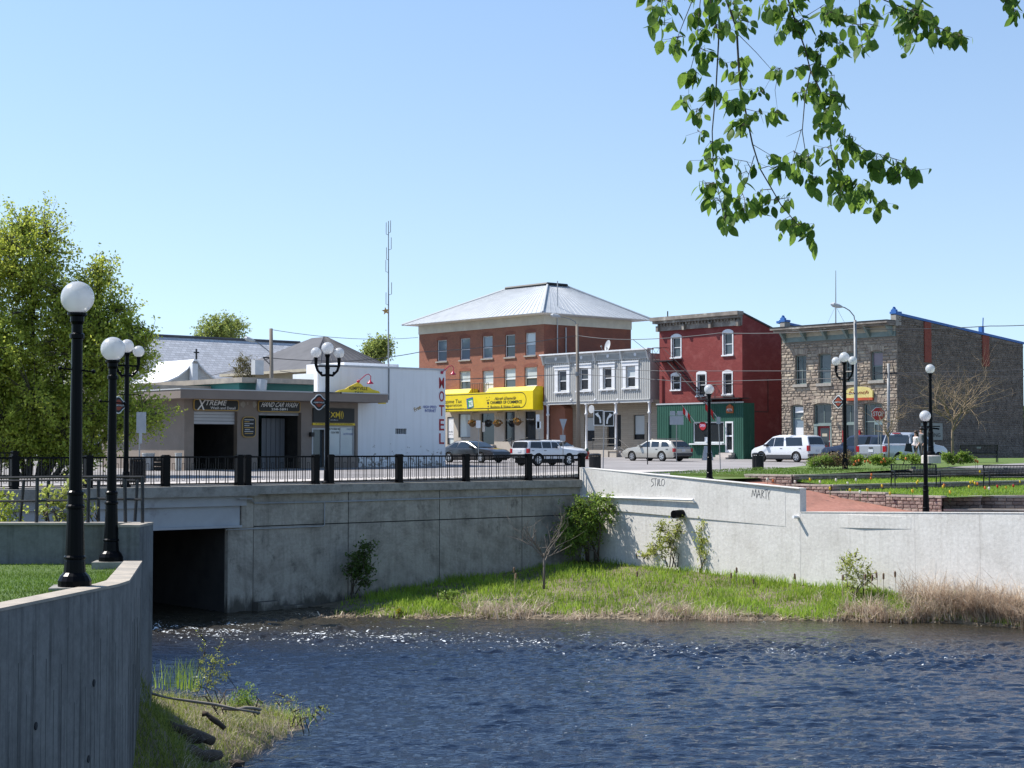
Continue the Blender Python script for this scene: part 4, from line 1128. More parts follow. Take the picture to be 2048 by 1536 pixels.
B(mb, 'steps', M_side, grey)
# wall lamps, hanging sign and dish
for px in (1145, 1193, 1238):
 s_, z_ = GF.hit(px, 800); mb = MB(); mb.sphere(GF.pt(s_, .14, z_), .11, 10, 6); B(mb, 'wall_lamp', M_trimwhite, grey, smooth=True)
s_, z_ = GF.hit(1189, 816); mb = MB(); mb.disc(GF, s_, z_ - .1, .3, .34, 8, .05); mb.tube([GF.pt(s_ - .3, .32, z_ + .25), GF.pt(s_ - .3, .32, z_ + .55), GF.pt(s_ + .2, .1, z_ + .55)], .03, 5); B(mb, 'hanging_sign', M_trimgrey, grey)
dish = T('satellite_dish', 'grey satellite dish on the roof of the grey boarded building', 'satellite dish', GF.pt(SX(GF, 1192), -1.2, z2))
p = GF.pt(SX(GF, 1192), -1.2, z2)
mb = MB(); mb.tube([p - Vector((0, 0, .4)), p + Vector((0, 0, .5))], .04, 6); mb.tube([p + Vector((0, 0, .15)), p + Vector((-.35, -.2, .2)), p + Vector((-.45, -.25, .5))], .025, 5); mb.sphere(p + Vector((-.45, -.25, .52)), .08, 8, 6); B(mb, 'mount', M_steel, dish)
mb = MB(); c_ = p + Vector((.05, 0, .6)); ax = Vector((-.75, -.55, .25)).normalized(); u_ = ax.cross(Vector((0, 0, 1))).normalized(); w_ = u_.cross(ax)
vs = [c_ - ax * .1]; fs = []
for i, rr_ in enumerate((.2, .42)):
 for k in range(14): vs.append(c_ - ax * (.1 - .1 * (rr_ / .42) ** 2) + u_ * rr_ * .8 * cos(k * 2 * pi / 14) + w_ * rr_ * 1.15 * sin(k * 2 * pi / 14))
for k in range(14):
 j = (k + 1) % 14; fs += [(0, 1 + k, 1 + j), (1 + k, 15 + k, 15 + j, 1 + j)]
mb.add(vs, fs); B(mb, 'reflector', M_trimgrey, dish, smooth=True)
# low connecting block between grey and red buildings
# ------------------------------------------------------------------ red building with the green shop
M_red = brickmat('red_painted_brick', (0.235, 0.05, 0.046), (0.19, 0.04, 0.037), (0.165, 0.036, 0.034), patch=(0.285, 0.095, 0.085), plo=.5, phi=.75, bump=.004)
M_cornice = mat('weathered_cornice', (0.25, 0.215, 0.185), (0.15, 0.13, 0.115), 1.6, 0.85, c3=(0.40, 0.37, 0.32), s3=1.3, lo3=.52, hi3=.64)
M_greenb = mat('green_boards', (0.013, 0.072, 0.048), (0.022, 0.10, 0.068), 1.6, 0.7, stretch=(1, 1, .25), c3=(0.05, 0.145, 0.105), s3=1.0, lo3=.55, hi3=.7)
M_greend = mat('dark_green_door', (0.008, 0.05, 0.035), rough=.6)
TR = 0.0
RF = LF.off(0.1)
rz = gh(RF.pt(SX(RF, 1400), 0, 0).y) - .2
red = T('red_building', 'red painted three-storey building with iron fire escape over a green shop front', 'building', RF.pt(SX(RF, 1400), 0, rz))
a, b = SX(RF, 1319), SX(RF, 1485)
zt = RF.hit(1485, 650.5)[1]; zr = RF.hit(1479, 622, .4)[1]
zsh = RF.hit(1484, 806)[1]
w3 = [(1344, 676, 1361.5, 714), (1447, 667, 1465, 709)]
w2 = [(1344, 752, 1360.5, 779), (1395, 749, 1411.5, 791), (1447, 747, 1464, 788)]
H3 = [RF.rect(*w) for w in w3]; H2 = [RF.rect(*w) for w in w2]
SF = Fr(RF.pt(b, 0, 0)[:2], D2, -D1)             # side face
sdep = 12.0
zback = SF.hit(1562, 668)[1]; sb_ = SF.hit(1562, 668)[0]
slope = (zback - (zr - .15)) / sb_
zfar = zr - .15 + slope * sb_ * 1.25
mb = MB(); grid_wall(mb, RF, a, b, zsh - .3, zt, H3 + H2, .18)
P = RF.pt
mb.add([P(b, 0, rz), P(b, -sb_ * 1.25, rz), P(b, -sb_ * 1.25, zfar), P(b, 0, zr - .15)], [(0, 1, 2, 3)])
mb.add([P(a, 0, rz), P(a, -sb_ * 1.25, rz), P(a, -sb_ * 1.25, zfar), P(a, 0, zr - .15)], [(3, 2, 1, 0)])
mb.add([P(a, -sb_ * 1.25, rz), P(b, -sb_ * 1.25, rz), P(b, -sb_ * 1.25, zfar), P(a, -sb_ * 1.25, zfar)], [(3, 2, 1, 0)])
mb.add([P(a, 0, zt), P(b, 0, zt), P(b, 0, zr - .15), P(a, 0, zr - .15)], [(0, 1, 2, 3)])
B(mb, 'wall', M_red, red)
mb = MB(); mb.add([P(a - .1, .1, zr - .12), P(b + .06, .1, zr - .12), P(b + .06, -sb_ * 1.25, zfar + .03), P(a - .1, -sb_ * 1.25, zfar + .03), P(a - .1, .1, zr), P(b + .06, .1, zr), P(b + .06, -sb_ * 1.25, zfar + .17), P(a - .1, -sb_ * 1.25, zfar + .17)],
       [(3, 2, 1, 0), (4, 5, 6, 7), (0, 1, 5, 4), (1, 2, 6, 5), (2, 3, 7, 6), (3, 0, 4, 7)]); B(mb, 'roof', M_ink, red)
mb = MB(); mb.fbox(RF, a - .02, b + .02, 0, .14, zt, zt + .55); B(mb, 'frieze', M_cornice, red)
mb = MB(); mb.fbox(RF, a - .3, b + .05, 0, .45, zt + .55, zt + .75); mb.fbox(RF, a - .42, b + .1, -.05, .62, zt + .75, zr + .02); B(mb, 'cornice', M_cornice, red)
for k in range(26):
 s_ = a + .1 + (b - a - .3) * k / 25
 mb = MB(); mb.fbox(RF, s_, s_ + .1, .14, .30, zt + .38, zt + .54); B(mb, 'dentil', M_cornice, red)
for k in range(4):
 s_ = a + (b - a - .25) * k / 3
 mb = MB(); mb.fbox(RF, s_, s_ + .22, .14, .40, zt - .05, zt + .37); B(mb, 'bracket', M_cornice, red)
mb = MB(); mb.tube([P(SX(RF, 1325), -.6, zr), P(SX(RF, 1325), -.6, zr + .55)], .05, 6); B(mb, 'vent_pipe', M_ink, red)
def arched(bld, fr, h, up, lo, over=.3, m=M_trimwhite, split=.5):
 p, q, c, d = h
 w = window(bld, fr, h, up, lo, split, fw=.06, depth=.13, sill=m, sw=.14, sh=.1, sproud=.12, frame=m)
 n = 10; e = .1
 arc = [(p - e + (q - p + 2 * e) * k / n, d + .12 + (over - .12) * sin(pi * k / n) ** .8) for k in range(n, -1, -1)]
 mb = MB(); mb.fprism(fr, [(p - e, d), (q + e, d)] + arc, -.12, .03); B(mb, 'arch_head', m, w)
 for x0, x1 in ((p - e, p), (q, q + e)):
  mb = MB(); mb.fbox(fr, x0, x1, -.1, .03, c, d); B(mb, 'jamb', m, w)
 return w
arched(red, RF, H3[0], M_panedark, M_panemid); arched(red, RF, H3[1], M_panedark, M_panemid)
for h in H2: arched(red, RF, h, M_panedark, M_panedark, .26)
# shop: boarded green front standing a little forward, with a return on the side
TQ = .5
QF = RF.off(TQ)
qa, qb = SX(QF, 1314), SX(QF, 1483.5)
dh = QF.rect(1338, 832, 1357, 884); wh = QF.rect(1386, 844, 1448, 886); gd = QF.rect(1451, 843, 1467, 905)
mb = MB(); grid_wall(mb, QF, qa, qb, rz, zsh, [dh, wh, gd], .18); mb.quad(QF.pt(qa, 0, zsh), QF.pt(qb, 0, zsh), QF.pt(qb, -TQ, zsh), QF.pt(qa, -TQ, zsh))
QS = Fr(QF.pt(qb, 0, 0)[:2], D2, -D1).off(.12); qe = QS.hit(1509, 850)[0]
mb.fbox(QS, 0.0, qe, -.12, 0, rz, zsh); mb.quad(QF.pt(qa, -TQ, rz), QF.pt(qa, 0, rz), QF.pt(qa, 0, zsh), QF.pt(qa, -TQ, zsh)); B(mb, 'shop_front', M_greenb, red)
shop = red.children[-1]
mb = MB(); mb.box(-.025, .025, -.022, .0, 0, 1); ME_gb = local_mesh('board', mb, M_greenb)
rq = atan2(QF.u.y, QF.u.x)
nb_ = 46
for k in range(nb_):
 s_ = qa + .05 + (qb - qa - .1) * k / (nb_ - 1); spans = [(rz, zsh)]
 for (p, q, c, d) in (dh, wh, gd):
  if p - .08 < s_ < q + .08: spans = [(rz, c - .1), (d + .1, zsh)]
 for c, d in spans:
  if d - c > .1: inst('batten', ME_gb, shop, QF.pt(s_, 0, c), (0, 0, rq), (1, 1, d - c))
for k in range(8):
 s_ = .1 + (qe - .15) * k / 7; inst('batten', ME_gb, shop, QS.pt(s_, 0, rz), (0, 0, ROT), (1, 1, zsh - rz))
mb = MB(); mb.fbox(QF, qa - .05, qb + .14, -.05, .06, zsh, zsh + .1); B(mb, 'shop_coping', M_trimgrey, red)
p, q, c, d = dh; mb = MB(); mb.fbox(QF, p, q, -.2, -.1, c, d); B(mb, 'door', M_greend, red)
window(red, QF, wh, M_panedark, None, 0, fw=.09, depth=.08); wshop = red.children[-1]
mb = MB(); mb.fbox(QF, wh[0] - .1, wh[1] + .1, -.05, .35, wh[2] - .12, wh[2] - .02); B(mb, 'counter_shelf', M_trimwhite, wshop)
s_, z_ = QF.hit(1405, 850, -.05); mb = MB(); mb.disc(QF, s_, z_ - .05, -.08, .34, 14, .02); osign = B(mb, 'open_sign', M_redink, wshop); lettering(QF, 'OPEN', s_ - .25, s_ + .25, z_ - .15, z_ + .05, mat('neon_blue_white', (.5, .55, .8)), osign, -.05)
a_, b_, c_, d_ = QF.rect(1409, 874, 1416, 884, -.03); mb = MB(); mb.fbox(QF, a_, b_, -.07, -.05, c_, d_); B(mb, 'notice', M_white, wshop)
p, q, c, d = gd; mb = MB(); mb.fbox(QF, p, p + .1, -.1, .04, c, d); mb.fbox(QF, q - .1, q, -.1, .04, c, d); mb.fbox(QF, p + .1, q - .1, -.1, .04, d - .12, d); mb.fbox(QF, p + .1, q - .1, -.1, .03, c + 1.15, c + 1.25); mb.fbox(QF, p + .1, q - .1, -.1, .03, c, c + .2); gdo = B(mb, 'glass_door', M_trimwhite, red)
mb = MB(); mb.fbox(QF, p + .1, q - .1, -.08, -.05, c + .2, d - .12); B(mb, 'pane', M_panedark, gdo)
mb = MB()
for k in range(3): mb.fbox(QF, p - .3 - .05 * k, q + .15, -.05, .4 + .32 * k, rz, c - .02 - .16 * k)
B(mb, 'steps', M_side, red)
a_, b_, c_, d_ = QF.rect(1453, 808, 1467, 826, .05); mb = MB()
mb.fprism(QF, [(a_, c_), (b_, c_), (b_, d_ - .2), ((a_ + b_) / 2, d_), (a_, d_ - .2)], .03, .09); M_orange = mat('orange_sign', (.42, .12, .02), (.25, .05, .02), 4, .6); bd = B(mb, 'shop_badge', M_orange, red)
lettering(QF, 'PIZZA', a_ + .08, b_ - .08, (c_ + d_) / 2 - .2, (c_ + d_) / 2 - .02, M_trimwhite, bd, .1, bold=True); lettering(QF, 'SUBS', a_ + .14, b_ - .14, c_ + .08, c_ + .22, M_ink, bd, .1, bold=True)
# fire escape
fe = []
FZ1 = RF.hit(1340, 722)[1]; FZ2 = RF.hit(1450, 797)[1]
f0, f1 = SX(RF, 1323), SX(RF, 1364); g0, g1 = SX(RF, 1416), SX(RF, 1486)
mb = MB(); mb.fbox(RF, f0, f1, .02, 1.0, FZ1 - .06, FZ1); B(mb, 'landing', M_blackd, red)
mb = MB(); mb.fbox(RF, g0, g1 + .6, .02, 1.1, FZ2 - .06, FZ2); B(mb, 'landing', M_blackd, red)
def guard(s0, s1, zb, h=1.0, t=.98, name='landing_guard'):
 mb = MB(); L_ = lambda s, z: RF.pt(s, t, z)
 n = max(1, round(abs(s1 - s0) / .75))
 for k in range(n + 1):
  s = s0 + (s1 - s0) * k / n; mb.tube([L_(s, zb), L_(s, zb + h)], .022, 4)
  if k < n:
   s2 = s0 + (s1 - s0) * (k + 1) / n; mb.tube([L_(s, zb + .05), L_(s2, zb + h)], .014, 4); mb.tube([L_(s2, zb + .05), L_(s, zb + h)], .014, 4)
 mb.tube([L_(s0, zb + h), L_(s1, zb + h)], .022, 4); mb.tube([L_(s0, zb + .08), L_(s1, zb + .08)], .018, 4)
 for s in (s0, s1): mb.tube([RF.pt(s, .02, zb + h), L_(s, zb + h)], .02, 4)
 B(mb, name, M_blackd, red)
guard(f0, SX(RF, 1338), FZ1); guard(SX(RF, 1432), g1, FZ2, t=1.08)
sA, sB = SX(RF, 1350), SX(RF, 1420)
for t in (.30, .92):
 mb = MB(); mb.tube([RF.pt(sA, t, FZ1 - .03), RF.pt(sB, t, FZ2)], .045, 4); B(mb, 'stair_stringer', M_blackd, red)
mb = MB(); mb.tube([RF.pt(sA - .3, .92, FZ1 + .9), RF.pt(sB, .92, FZ2 + .95)], .02, 4); B(mb, 'stair_rail', M_blackd, red)
for k in range(1, 14):
 f = k / 14; s = sA + (sB - sA) * f; z = FZ1 + (FZ2 - FZ1) * f
 mb = MB(); mb.fbox(RF, s - .13, s + .10, .3, .92, z - .015, z + .015); B(mb, 'stair_tread', M_blackd, red)
for s in (f0 + .2, f1 - .2, g0 + .3, g1 - .3):
 zb = FZ1 if s < f1 else FZ2
 mb = MB(); mb.tube([RF.pt(s, .02, zb - .8), RF.pt(s, .9, zb - .06)], .025, 4); B(mb, 'strut', M_blackd, red)
mb = MB(); sp = SX(RF, 1326); mb.tube([RF.pt(sp, .08, RF.hit(1326, 752)[1]), RF.pt(sp, .08, zsh)], .06, 6); B(mb, 'downpipe', M_red, red)
mb = MB(); e1 = SF.hit(1535, 757); e2 = SF.hit(1535, 824); e3 = SF.hit(1488, 822)
mb.tube([SF.pt(e1[0], .05, e1[1]), SF.pt(e2[0], .05, e2[1]), SF.pt(e3[0], .05, e3[1])], .025, 4); B(mb, 'conduit', M_ink, red)
# link block between grey and red
link = T('link_building', 'narrow grey infill between the grey and the red buildings', 'building', LF.pt(SX(LF, 1310), -1, rz))
mb = MB(); la = SX(LF, 1301, 800, -.9); lb = SX(LF, 1321, 800, -.9); zl_ = LF.hit(1310, 718, -.9)[1]; mb.fbox(LF, la, lb, -8, -.9, rz, zl_); B(mb, 'wall', M_grey, link)
mb = MB(); mb.fbox(LF, la, lb, -8.1, -.8, zl_ + .002, zl_ + .16); B(mb, 'roof_edge', M_trimwhite, link)
mb = MB(); mb.fbox(LF, la + .1, lb - .35, -8, -.86, rz, LF.hit(1310, 806, -.9)[1]); B(mb, 'lower_wall', M_stonelap, link)

# flags on the shop front
def flag(px, py, label, lean):
 s, z = QF.hit(px, py, .1)
 o = T('flag', label, 'flag', QF.pt(s, .0, z - .9))
 tip = QF.pt(s - .45 * lean, 1.0, z + .55); root = QF.pt(s + .3, .02, z - .9)
 mb = MB(); mb.tube([root, tip], .018, 5); B(mb, 'flagpole', M_trimwhite, o)
 M_flagred = mat('flag_red', (.5, .02, .02), rough=.8);
 d = (tip - root).normalized(); q = QF.u
 for k, m_ in enumerate((M_flagred, M_white, M_flagred)):
  mb = MB(); vs = []
  for i in range(5):
   for j in range(3):
    f = .98 - (k + j / 2) * .17
    p = root.lerp(tip, f) + Vector((q.x, q.y, 0)) * (.05 * sin(i * 1.5 + k)) + Vector((0, 0, -.16 * i)) + Vector((q.x, q.y, 0)) * .03 * i
    vs.append(p)
  mb.add(vs, [(i * 3 + j, i * 3 + j + 1, (i + 1) * 3 + j + 1, (i + 1) * 3 + j) for i in range(4) for j in range(2)]); B(mb, ['hoist_band', 'middle_band', 'fly_band'][k], m_, o)
flag(1386, 825, 'red and white flag left of the shop window, drooping', .6)
flag(1433, 818, 'red and white flag above the shop window beside the lamp post', .8)

# ------------------------------------------------------------------ stone building
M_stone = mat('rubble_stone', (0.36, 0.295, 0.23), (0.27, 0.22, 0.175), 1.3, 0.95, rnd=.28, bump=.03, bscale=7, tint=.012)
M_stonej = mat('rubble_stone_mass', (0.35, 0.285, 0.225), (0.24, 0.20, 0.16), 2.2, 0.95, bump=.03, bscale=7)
M_mortar = mat('lime_mortar', (0.21, 0.18, 0.15), (0.26, 0.22, 0.18), 3, 0.95)
M_teal = mat('grey_green_trim', (0.16, 0.21, 0.20), (0.20, 0.25, 0.235), 3, .7)
M_creamb = mat('cream_board', (0.46, 0.41, 0.31), (0.38, 0.34, 0.26), 2, .8)
M_bluec = mat('blue_metal_coping', (0.03, 0.12, 0.36), (0.035, 0.14, 0.40), 2, .5)
TF = LF.off(0.0)
tz = gh(TF.pt(SX(TF, 1680), 0, 0).y) - .25
stone = T('stone_building', 'two-storey rough stone building with bracketed cornice and blue roof coping', 'building', TF.pt(SX(TF, 1680), 0, tz))
a, b = SX(TF, 1563), SX(TF, 1795)
zt = TF.hit(1790, 672)[1]
ups = [(1590, 712, 1612, 768), (1637, 709, 1661, 766), (1690, 706, 1711, 764), (1741, 704, 1765, 760)]
los = [(1582, 812, 1606.5, 875), (1627, 809, 1663, 912), (1685, 810, 1711, 905), (1726, 808, 1765, 872)]
HU = [TF.rect(*w) for w in ups]; HL = [TF.rect(*w) for w in los]
SS = Fr(TF.pt(b, 0, 0)[:2], D2, -D1)
se = SS.hit(2046, 690)[0]
zA = SS.hit(1797, 629)[1]; zB = SS.hit(2045, 688)[1]
mb = MB(); grid_wall(mb, TF, a, b, tz, zt + 1.0, HU + HL, .3, t=-.05)
P = SS.pt
mb.add([P(0, -.05, tz), P(se, -.05, tz), P(se, -.05, zB), P(0, -.05, zA)], [(0, 1, 2, 3)])
Q = TF.pt
mb.add([Q(a, 0, tz), Q(a, -se, tz), Q(a, -se, zB), Q(a, 0, zA)], [(3, 2, 1, 0)]); mb.add([Q(a, -se, tz), Q(b, -se, tz), Q(b, -se, zB), Q(a, -se, zB)], [(3, 2, 1, 0)])
mb.add([Q(a, 0, zA - .5), Q(b, 0, zA - .5), Q(b, -se, zB - .3), Q(a, -se, zB - .3)], [(0, 1, 2, 3)])
B(mb, 'wall', M_mortar, stone)
# individual stones: the largest are parts, the rest one mass
rs = random.Random(21)
ST = []
def lay(fr, s0, s1, z0, ztop, holes, hmin=.13, hmax=.26):
 z = z0
 while z < max(ztop(s0), ztop(s1)):
  h = rs.uniform(hmin, hmax); s = s0 + rs.uniform(-.2, 0)
  while s < s1:
   w = h * rs.uniform(1.3, 3.0); p, q = max(s, s0), min(s + w, s1)
   cuts = [(p, q)]
   for (ha, hb, hc, hd) in holes:
    if hc - .02 < z + h * .5 < hd + .02:
     cuts = [c for (x, y) in cuts for c in ((x, min(y, ha)), (max(x, hb), y)) if c[1] - c[0] > .06] if any(x < hb and y > ha for x, y in cuts) else cuts
   for (p, q) in cuts:
    if q - p > .06 and z + h < min(ztop(p), ztop(q)): ST.append((fr, p + .012, q - .012, z + .012, z + h - .012))
   s += w
  z += h
frontholes = [(h[0] - .0, h[1] + .0, h[2] - .14, h[3] + .15) for h in HU + HL]
lay(TF, a, b, tz, lambda s: zt, frontholes)
strips = [SS.rect(1848, 644, 1862, 725), SS.rect(1964, 671, 1978, 733)]
psg = SS.rect(1841, 846, 1884, 880)
lay(SS, 0.02, se, tz, lambda s: zA + (zB - zA) * s / se - .05, [(s[0], s[1], s[2], s[3] + 1) for s in strips] + [psg], .09, .18)
def stone_geo(p, q, c, d, r):
 k = min(.05, (q - p) * .2, (d - c) * .3); D_ = .03 + r.random() * .05
 o = [(p, c), (q, c), (q, d), (p, d)]; i_ = [(p + k * r.uniform(.4, 1.3), c + k * r.uniform(.4, 1.3)), (q - k * r.uniform(.4, 1.3), c + k * r.uniform(.4, 1.3)), (q - k * r.uniform(.4, 1.3), d - k * r.uniform(.3, 1)), (p + k * r.uniform(.4, 1.3), d - k * r.uniform(.3, 1))]
 return o, i_, D_
FSI = [(0, 1, 5, 4), (1, 2, 6, 5), (2, 3, 7, 6), (3, 0, 4, 7), (4, 5, 6, 7)]
ST.sort(key=lambda q: -(q[2] - q[1]) * (q[4] - q[3]) * (1.0 if q[0] is TF else .55))
mass = MB(); mass2 = MB()
M_side_st = mat('shaded_stone', (0.235, 0.195, 0.16), (0.13, 0.11, 0.092), 1.6, 0.95, rnd=.3, bump=.03, bscale=7); M_side_ms = mat('shaded_stone_mass', (0.235, 0.195, 0.16), (0.12, 0.10, 0.085), 2.4, 0.95, bump=.03, bscale=7)  # same stone darkened: the side wall's shade is put into the colour
for i, (fr, p, q, c, d) in enumerate(ST):
 o, n_, D_ = stone_geo(p, q, c, d, rs)
 vs = [fr.pt(s, -.05, z) for s, z in o] + [fr.pt(s, -.05 + D_ * rs.uniform(.6, 1.3), z) for s, z in n_]
 if i < 290:
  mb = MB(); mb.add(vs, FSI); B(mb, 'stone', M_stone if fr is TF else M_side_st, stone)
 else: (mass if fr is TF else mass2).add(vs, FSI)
B(mass, 'stone_mass', M_stonej, stone, kind='stuff'); B(mass2, 'shaded_side_mass', M_side_ms, stone, kind='stuff')
def arch_pts(p, q, d, rise, n=8): return [(p + (q - p) * k / n, d + rise * sin(pi * k / n)) for k in range(n, -1, -1)]
def stone_window(h, up, lo, split, rise=.22, sill=True, **kw):
 p, q, c, d = h
 w = window(stone, TF, h, up, lo, split, frame=M_teal, fw=.07, depth=.22, sill=M_stonesill if sill else None, sw=.16, sh=.2, sproud=.12, t=-.0, **kw)
 n = 7                                         # voussoirs
 for k in range(n):
  x0, x1 = p - .12 + (q - p + .24) * k / n + .01, p - .12 + (q - p + .24) * (k + 1) / n - .01
  r0, r1 = rise * sin(pi * k / n) * .6, rise * sin(pi * (k + 1) / n) * .6
  mb = MB(); mb.fprism(TF, [(x0, d - .02 + r0), (x1, d - .02 + r1), (x1 + (k + 1 - n / 2) * .02, d + .32 + r1), (x0 + (k - n / 2) * .02, d + .32 + r0)], -.1, .03); B(mb, 'voussoir', M_stone, w)
 return w
stone_window(HU[0], M_panedark, M_panedark, .48, mull=True); stone_window(HU[1], M_panemid, M_panemid, .5)
stone_window(HU[2], M_panedark, M_panedark, .5); stone_window(HU[3], mat('pane_mauve', (.20, .15, .18), rough=.1), M_panedark, .5)
w = stone_window(HL[0], M_panemid, M_paneblue, .6, sill=True)
p, q, c, d = HL[0]; mb = MB(); mb.fbox(TF, p + .25, q - .02, -.2, -.17, c + 1.75, c + 2.15); B(mb, 'notice', M_white, w)
mb = MB(); mb.fbox(TF, p + .3, q - .12, -.2, -.17, c + .1, c + .7); B(mb, 'notice', M_white, w)
stone_window(HL[3], M_panedark, M_panedark, .45, mull=True)
for i in (1, 2):
 p, q, c, d = HL[i]; zr_ = c + (d - c) * .62
 w = stone_window((p, q, zr_, d), M_panedark, M_panedark, 0, sill=False, mull=True)
 mb = MB(); mb.fbox(TF, p, q, -.3, .0, zr_ - .14, zr_ - .003); mb.fbox(TF, p, p + .28, -.3, -.02, c, zr_ - .14); mb.fbox(TF, q - .14, q, -.3, -.02, c, zr_ - .14); B(mb, 'door_frame', M_teal, stone)
 mb = MB(); mb.fbox(TF, p + .28, q - .14, -.3, -.14, c, zr_ - .14); dr = B(mb, 'door', mat('red_door', (.26, .015, .02), rough=.45) if i == 1 else M_panedark, stone)
 if i == 1:
  mb = MB(); mb.fbox(TF, p + .5, q - .3, -.15, -.125, c + .35, zr_ - .3); B(mb, 'door_panel', M_panedark, dr)
  mb = MB(); mb.fbox(TF, p + .65, q - .45, -.125, -.115, c + 1.35, c + 1.55); B(mb, 'number_plate', M_creamb, dr)
  mb = MB(); mb.sphere(TF.pt(q - .22, -.08, c + 1.0), .05, 8, 6); B(mb, 'handle', M_trimgrey, dr)
 else:
  for x in (p + .05, q + .35):
   mb = MB(); mb.fbox(TF, x, x + .1, .0, .1, c, c + 1.5); B(mb, 'red_post', M_redink, stone)
for px in (1609, 1669):
 s_, z_ = TF.hit(px, 838); mb = MB(); mb.lathe([(.05, -.12), (.11, -.05), (.11, .08), (.03, .16)], 8, TF.pt(s_, .22, z_)); mb.tube([TF.pt(s_, -.05, z_ + .2), TF.pt(s_, .22, z_ + .2)], .02, 4); B(mb, 'wall_lamp', M_creamb, stone)
# cornice
zc0, zc1 = zt, TF.hit(1786, 640, 1.0)[1]
hh = zc1 - zc0
mb = MB(); mb.fbox(TF, a + .25, b - .1, -.04, .07, zc0, zc0 + hh * .34); B(mb, 'frieze_band', M_teal, stone)
mb = MB(); mb.fbox(TF, a + .2, b - .1, -.04, .10, zc0 + hh * .34, zc0 + hh * .72); B(mb, 'frieze_board', M_creamb, stone)
mb = MB(); mb.fbox(TF, a - .0, b - .05, -.04, .85, zc0 + hh * .72, zc0 + hh * .86); mb.fbox(TF, a - .12, b - .03, -.04, 1.08, zc0 + hh * .86, zc1); B(mb, 'cornice', M_cornice, stone)
mb = MB(); mb.fbox(TF, a - .12, b - .03, -1.0, 1.1, zc1, zc1 + .07); B(mb, 'roof_edge', M_ink, stone)
for k in range(6):
 s_ = a + .35 + (b - a - .8) * k / 5
 mb = MB(); P2 = [(.0, zc0 + .05), (.16, zc0 + .05), (.72, zc0 + hh * .7), (.0, zc0 + hh * .7)]
 vs = [TF.pt(s_, t2, z2) for t2, z2 in P2] + [TF.pt(s_ + .18, t2, z2) for t2, z2 in P2]
 mb.add(vs, [(0, 1, 2, 3), (7, 6, 5, 4), (0, 4, 5, 1), (1, 5, 6, 2), (2, 6, 7, 3), (3, 7, 4, 0)]); B(mb, 'bracket', M_teal, stone)
# coping down the gable, finials, brick chimney strips
def coping(s_c):
 mb = MB(); w_ = .22
 fr = SS if s_c == 'r' else Fr(TF.pt(a, 0, 0)[:2], D2, -D1)
 mb.fprism(fr, [(-.1, zA - .02), (se + .05, zB - .02), (se + .05, zB + .14), (-.1, zA + .14)], -.35, .08); return B(mb, 'roof_coping', M_bluec, stone)
coping('r'); coping('l')
for s_ in (a - .02, b - .42):
 mb = MB(); mb.fbox(TF, s_, s_ + .42, -.5, .1, zc1 - .3, zA + .05); B(mb, 'parapet_block', M_stonesill, stone)
 mb = MB(); mb.fbox(TF, s_ - .05, s_ + .47, -.5, .14, zA + .05, zA + .2); mb.fprism(TF, [(s_ + .02, zA + .2), (s_ + .40, zA + .2), (s_ + .40, zA + .32), (s_ + .30, zA + .36), (s_ + .21, zA + .52), (s_ + .12, zA + .36), (s_ + .02, zA + .32)], -.12, .1); B(mb, 'finial', M_bluec, stone)
M_strip = brickmat('strip_brick', (0.30, 0.075, 0.045), (0.25, 0.06, 0.04), (.22, .1, .08))
for s in strips:
 mb = MB(); mb.fbox(SS, s[0], s[1], -.1, .05, s[2], s[3] + .02); B(mb, 'brick_strip', M_strip, stone)
mb = MB(); s_, z_ = SS.hit(1969, 666); mb.fbox(SS, s_ - .14, s_ + .14, -.4, -.12, zB, z_ + .45); mb.tube([SS.pt(s_ + .1, -.2, z_ + .3), SS.pt(s_ + .16, -.2, z_ + 1.1)], .04, 5); B(mb, 'roof_vent', M_bluec, stone)
M_signgrey = mat('grey_green_board', (.30, .31, .27), (.26, .27, .24), 2, .8)
mb = MB(); mb.fbox(SS, psg[0], psg[1], -.04, .06, psg[2], psg[3]); ps_ = B(mb, 'parking_sign', M_signgrey, stone)
text_px(SS, 'PARKING', 1845, 866, 1881, 874, M_ink, ps_, .07, bold=True); text_px(SS, 'MUNICIPAL', 1847, 852, 1879, 858, M_signgrey, ps_, .066)
# arched cafe sign
ba = TF.rect(1690, 774, 1745, 800, .2); mb = MB()
p, q, c, d = ba; mb.fprism(TF, [(p, c + .18), (q, c + .18), (q, d - .35), (q - .25, d - .12)] + [(p + .25 + (q - p - .5) * k / 6, d - .12 + .12 * sin(pi * k / 6)) for k in range(5, 0, -1)] + [(p + .25, d - .12), (p, d - .35)], .06, .2)
M_signcream = mat('cream_yellow_sign', (.62, .52, .20), (.55, .45, .16), 2, .6); bs = B(mb, 'cafe_sign', M_signcream, stone)
mb = MB(); mb.fbox(TF, p, q, .06, .21, c, c + .178); B(mb, 'sign_base', mat('sign_orange_red', (.45, .08, .02), (.35, .05, .02), 2, .6), bs)
lettering(TF, 'branch', p + .35, q - .3, c + .42, d - .28, mat('brown_ink', (.20, .04, .01)), bs, .212, bold=True, shear=.08)
lettering(TF, 'the', p + .45, p + .85, d - .26, d - .14, MATS['brown_ink'], bs, .212)
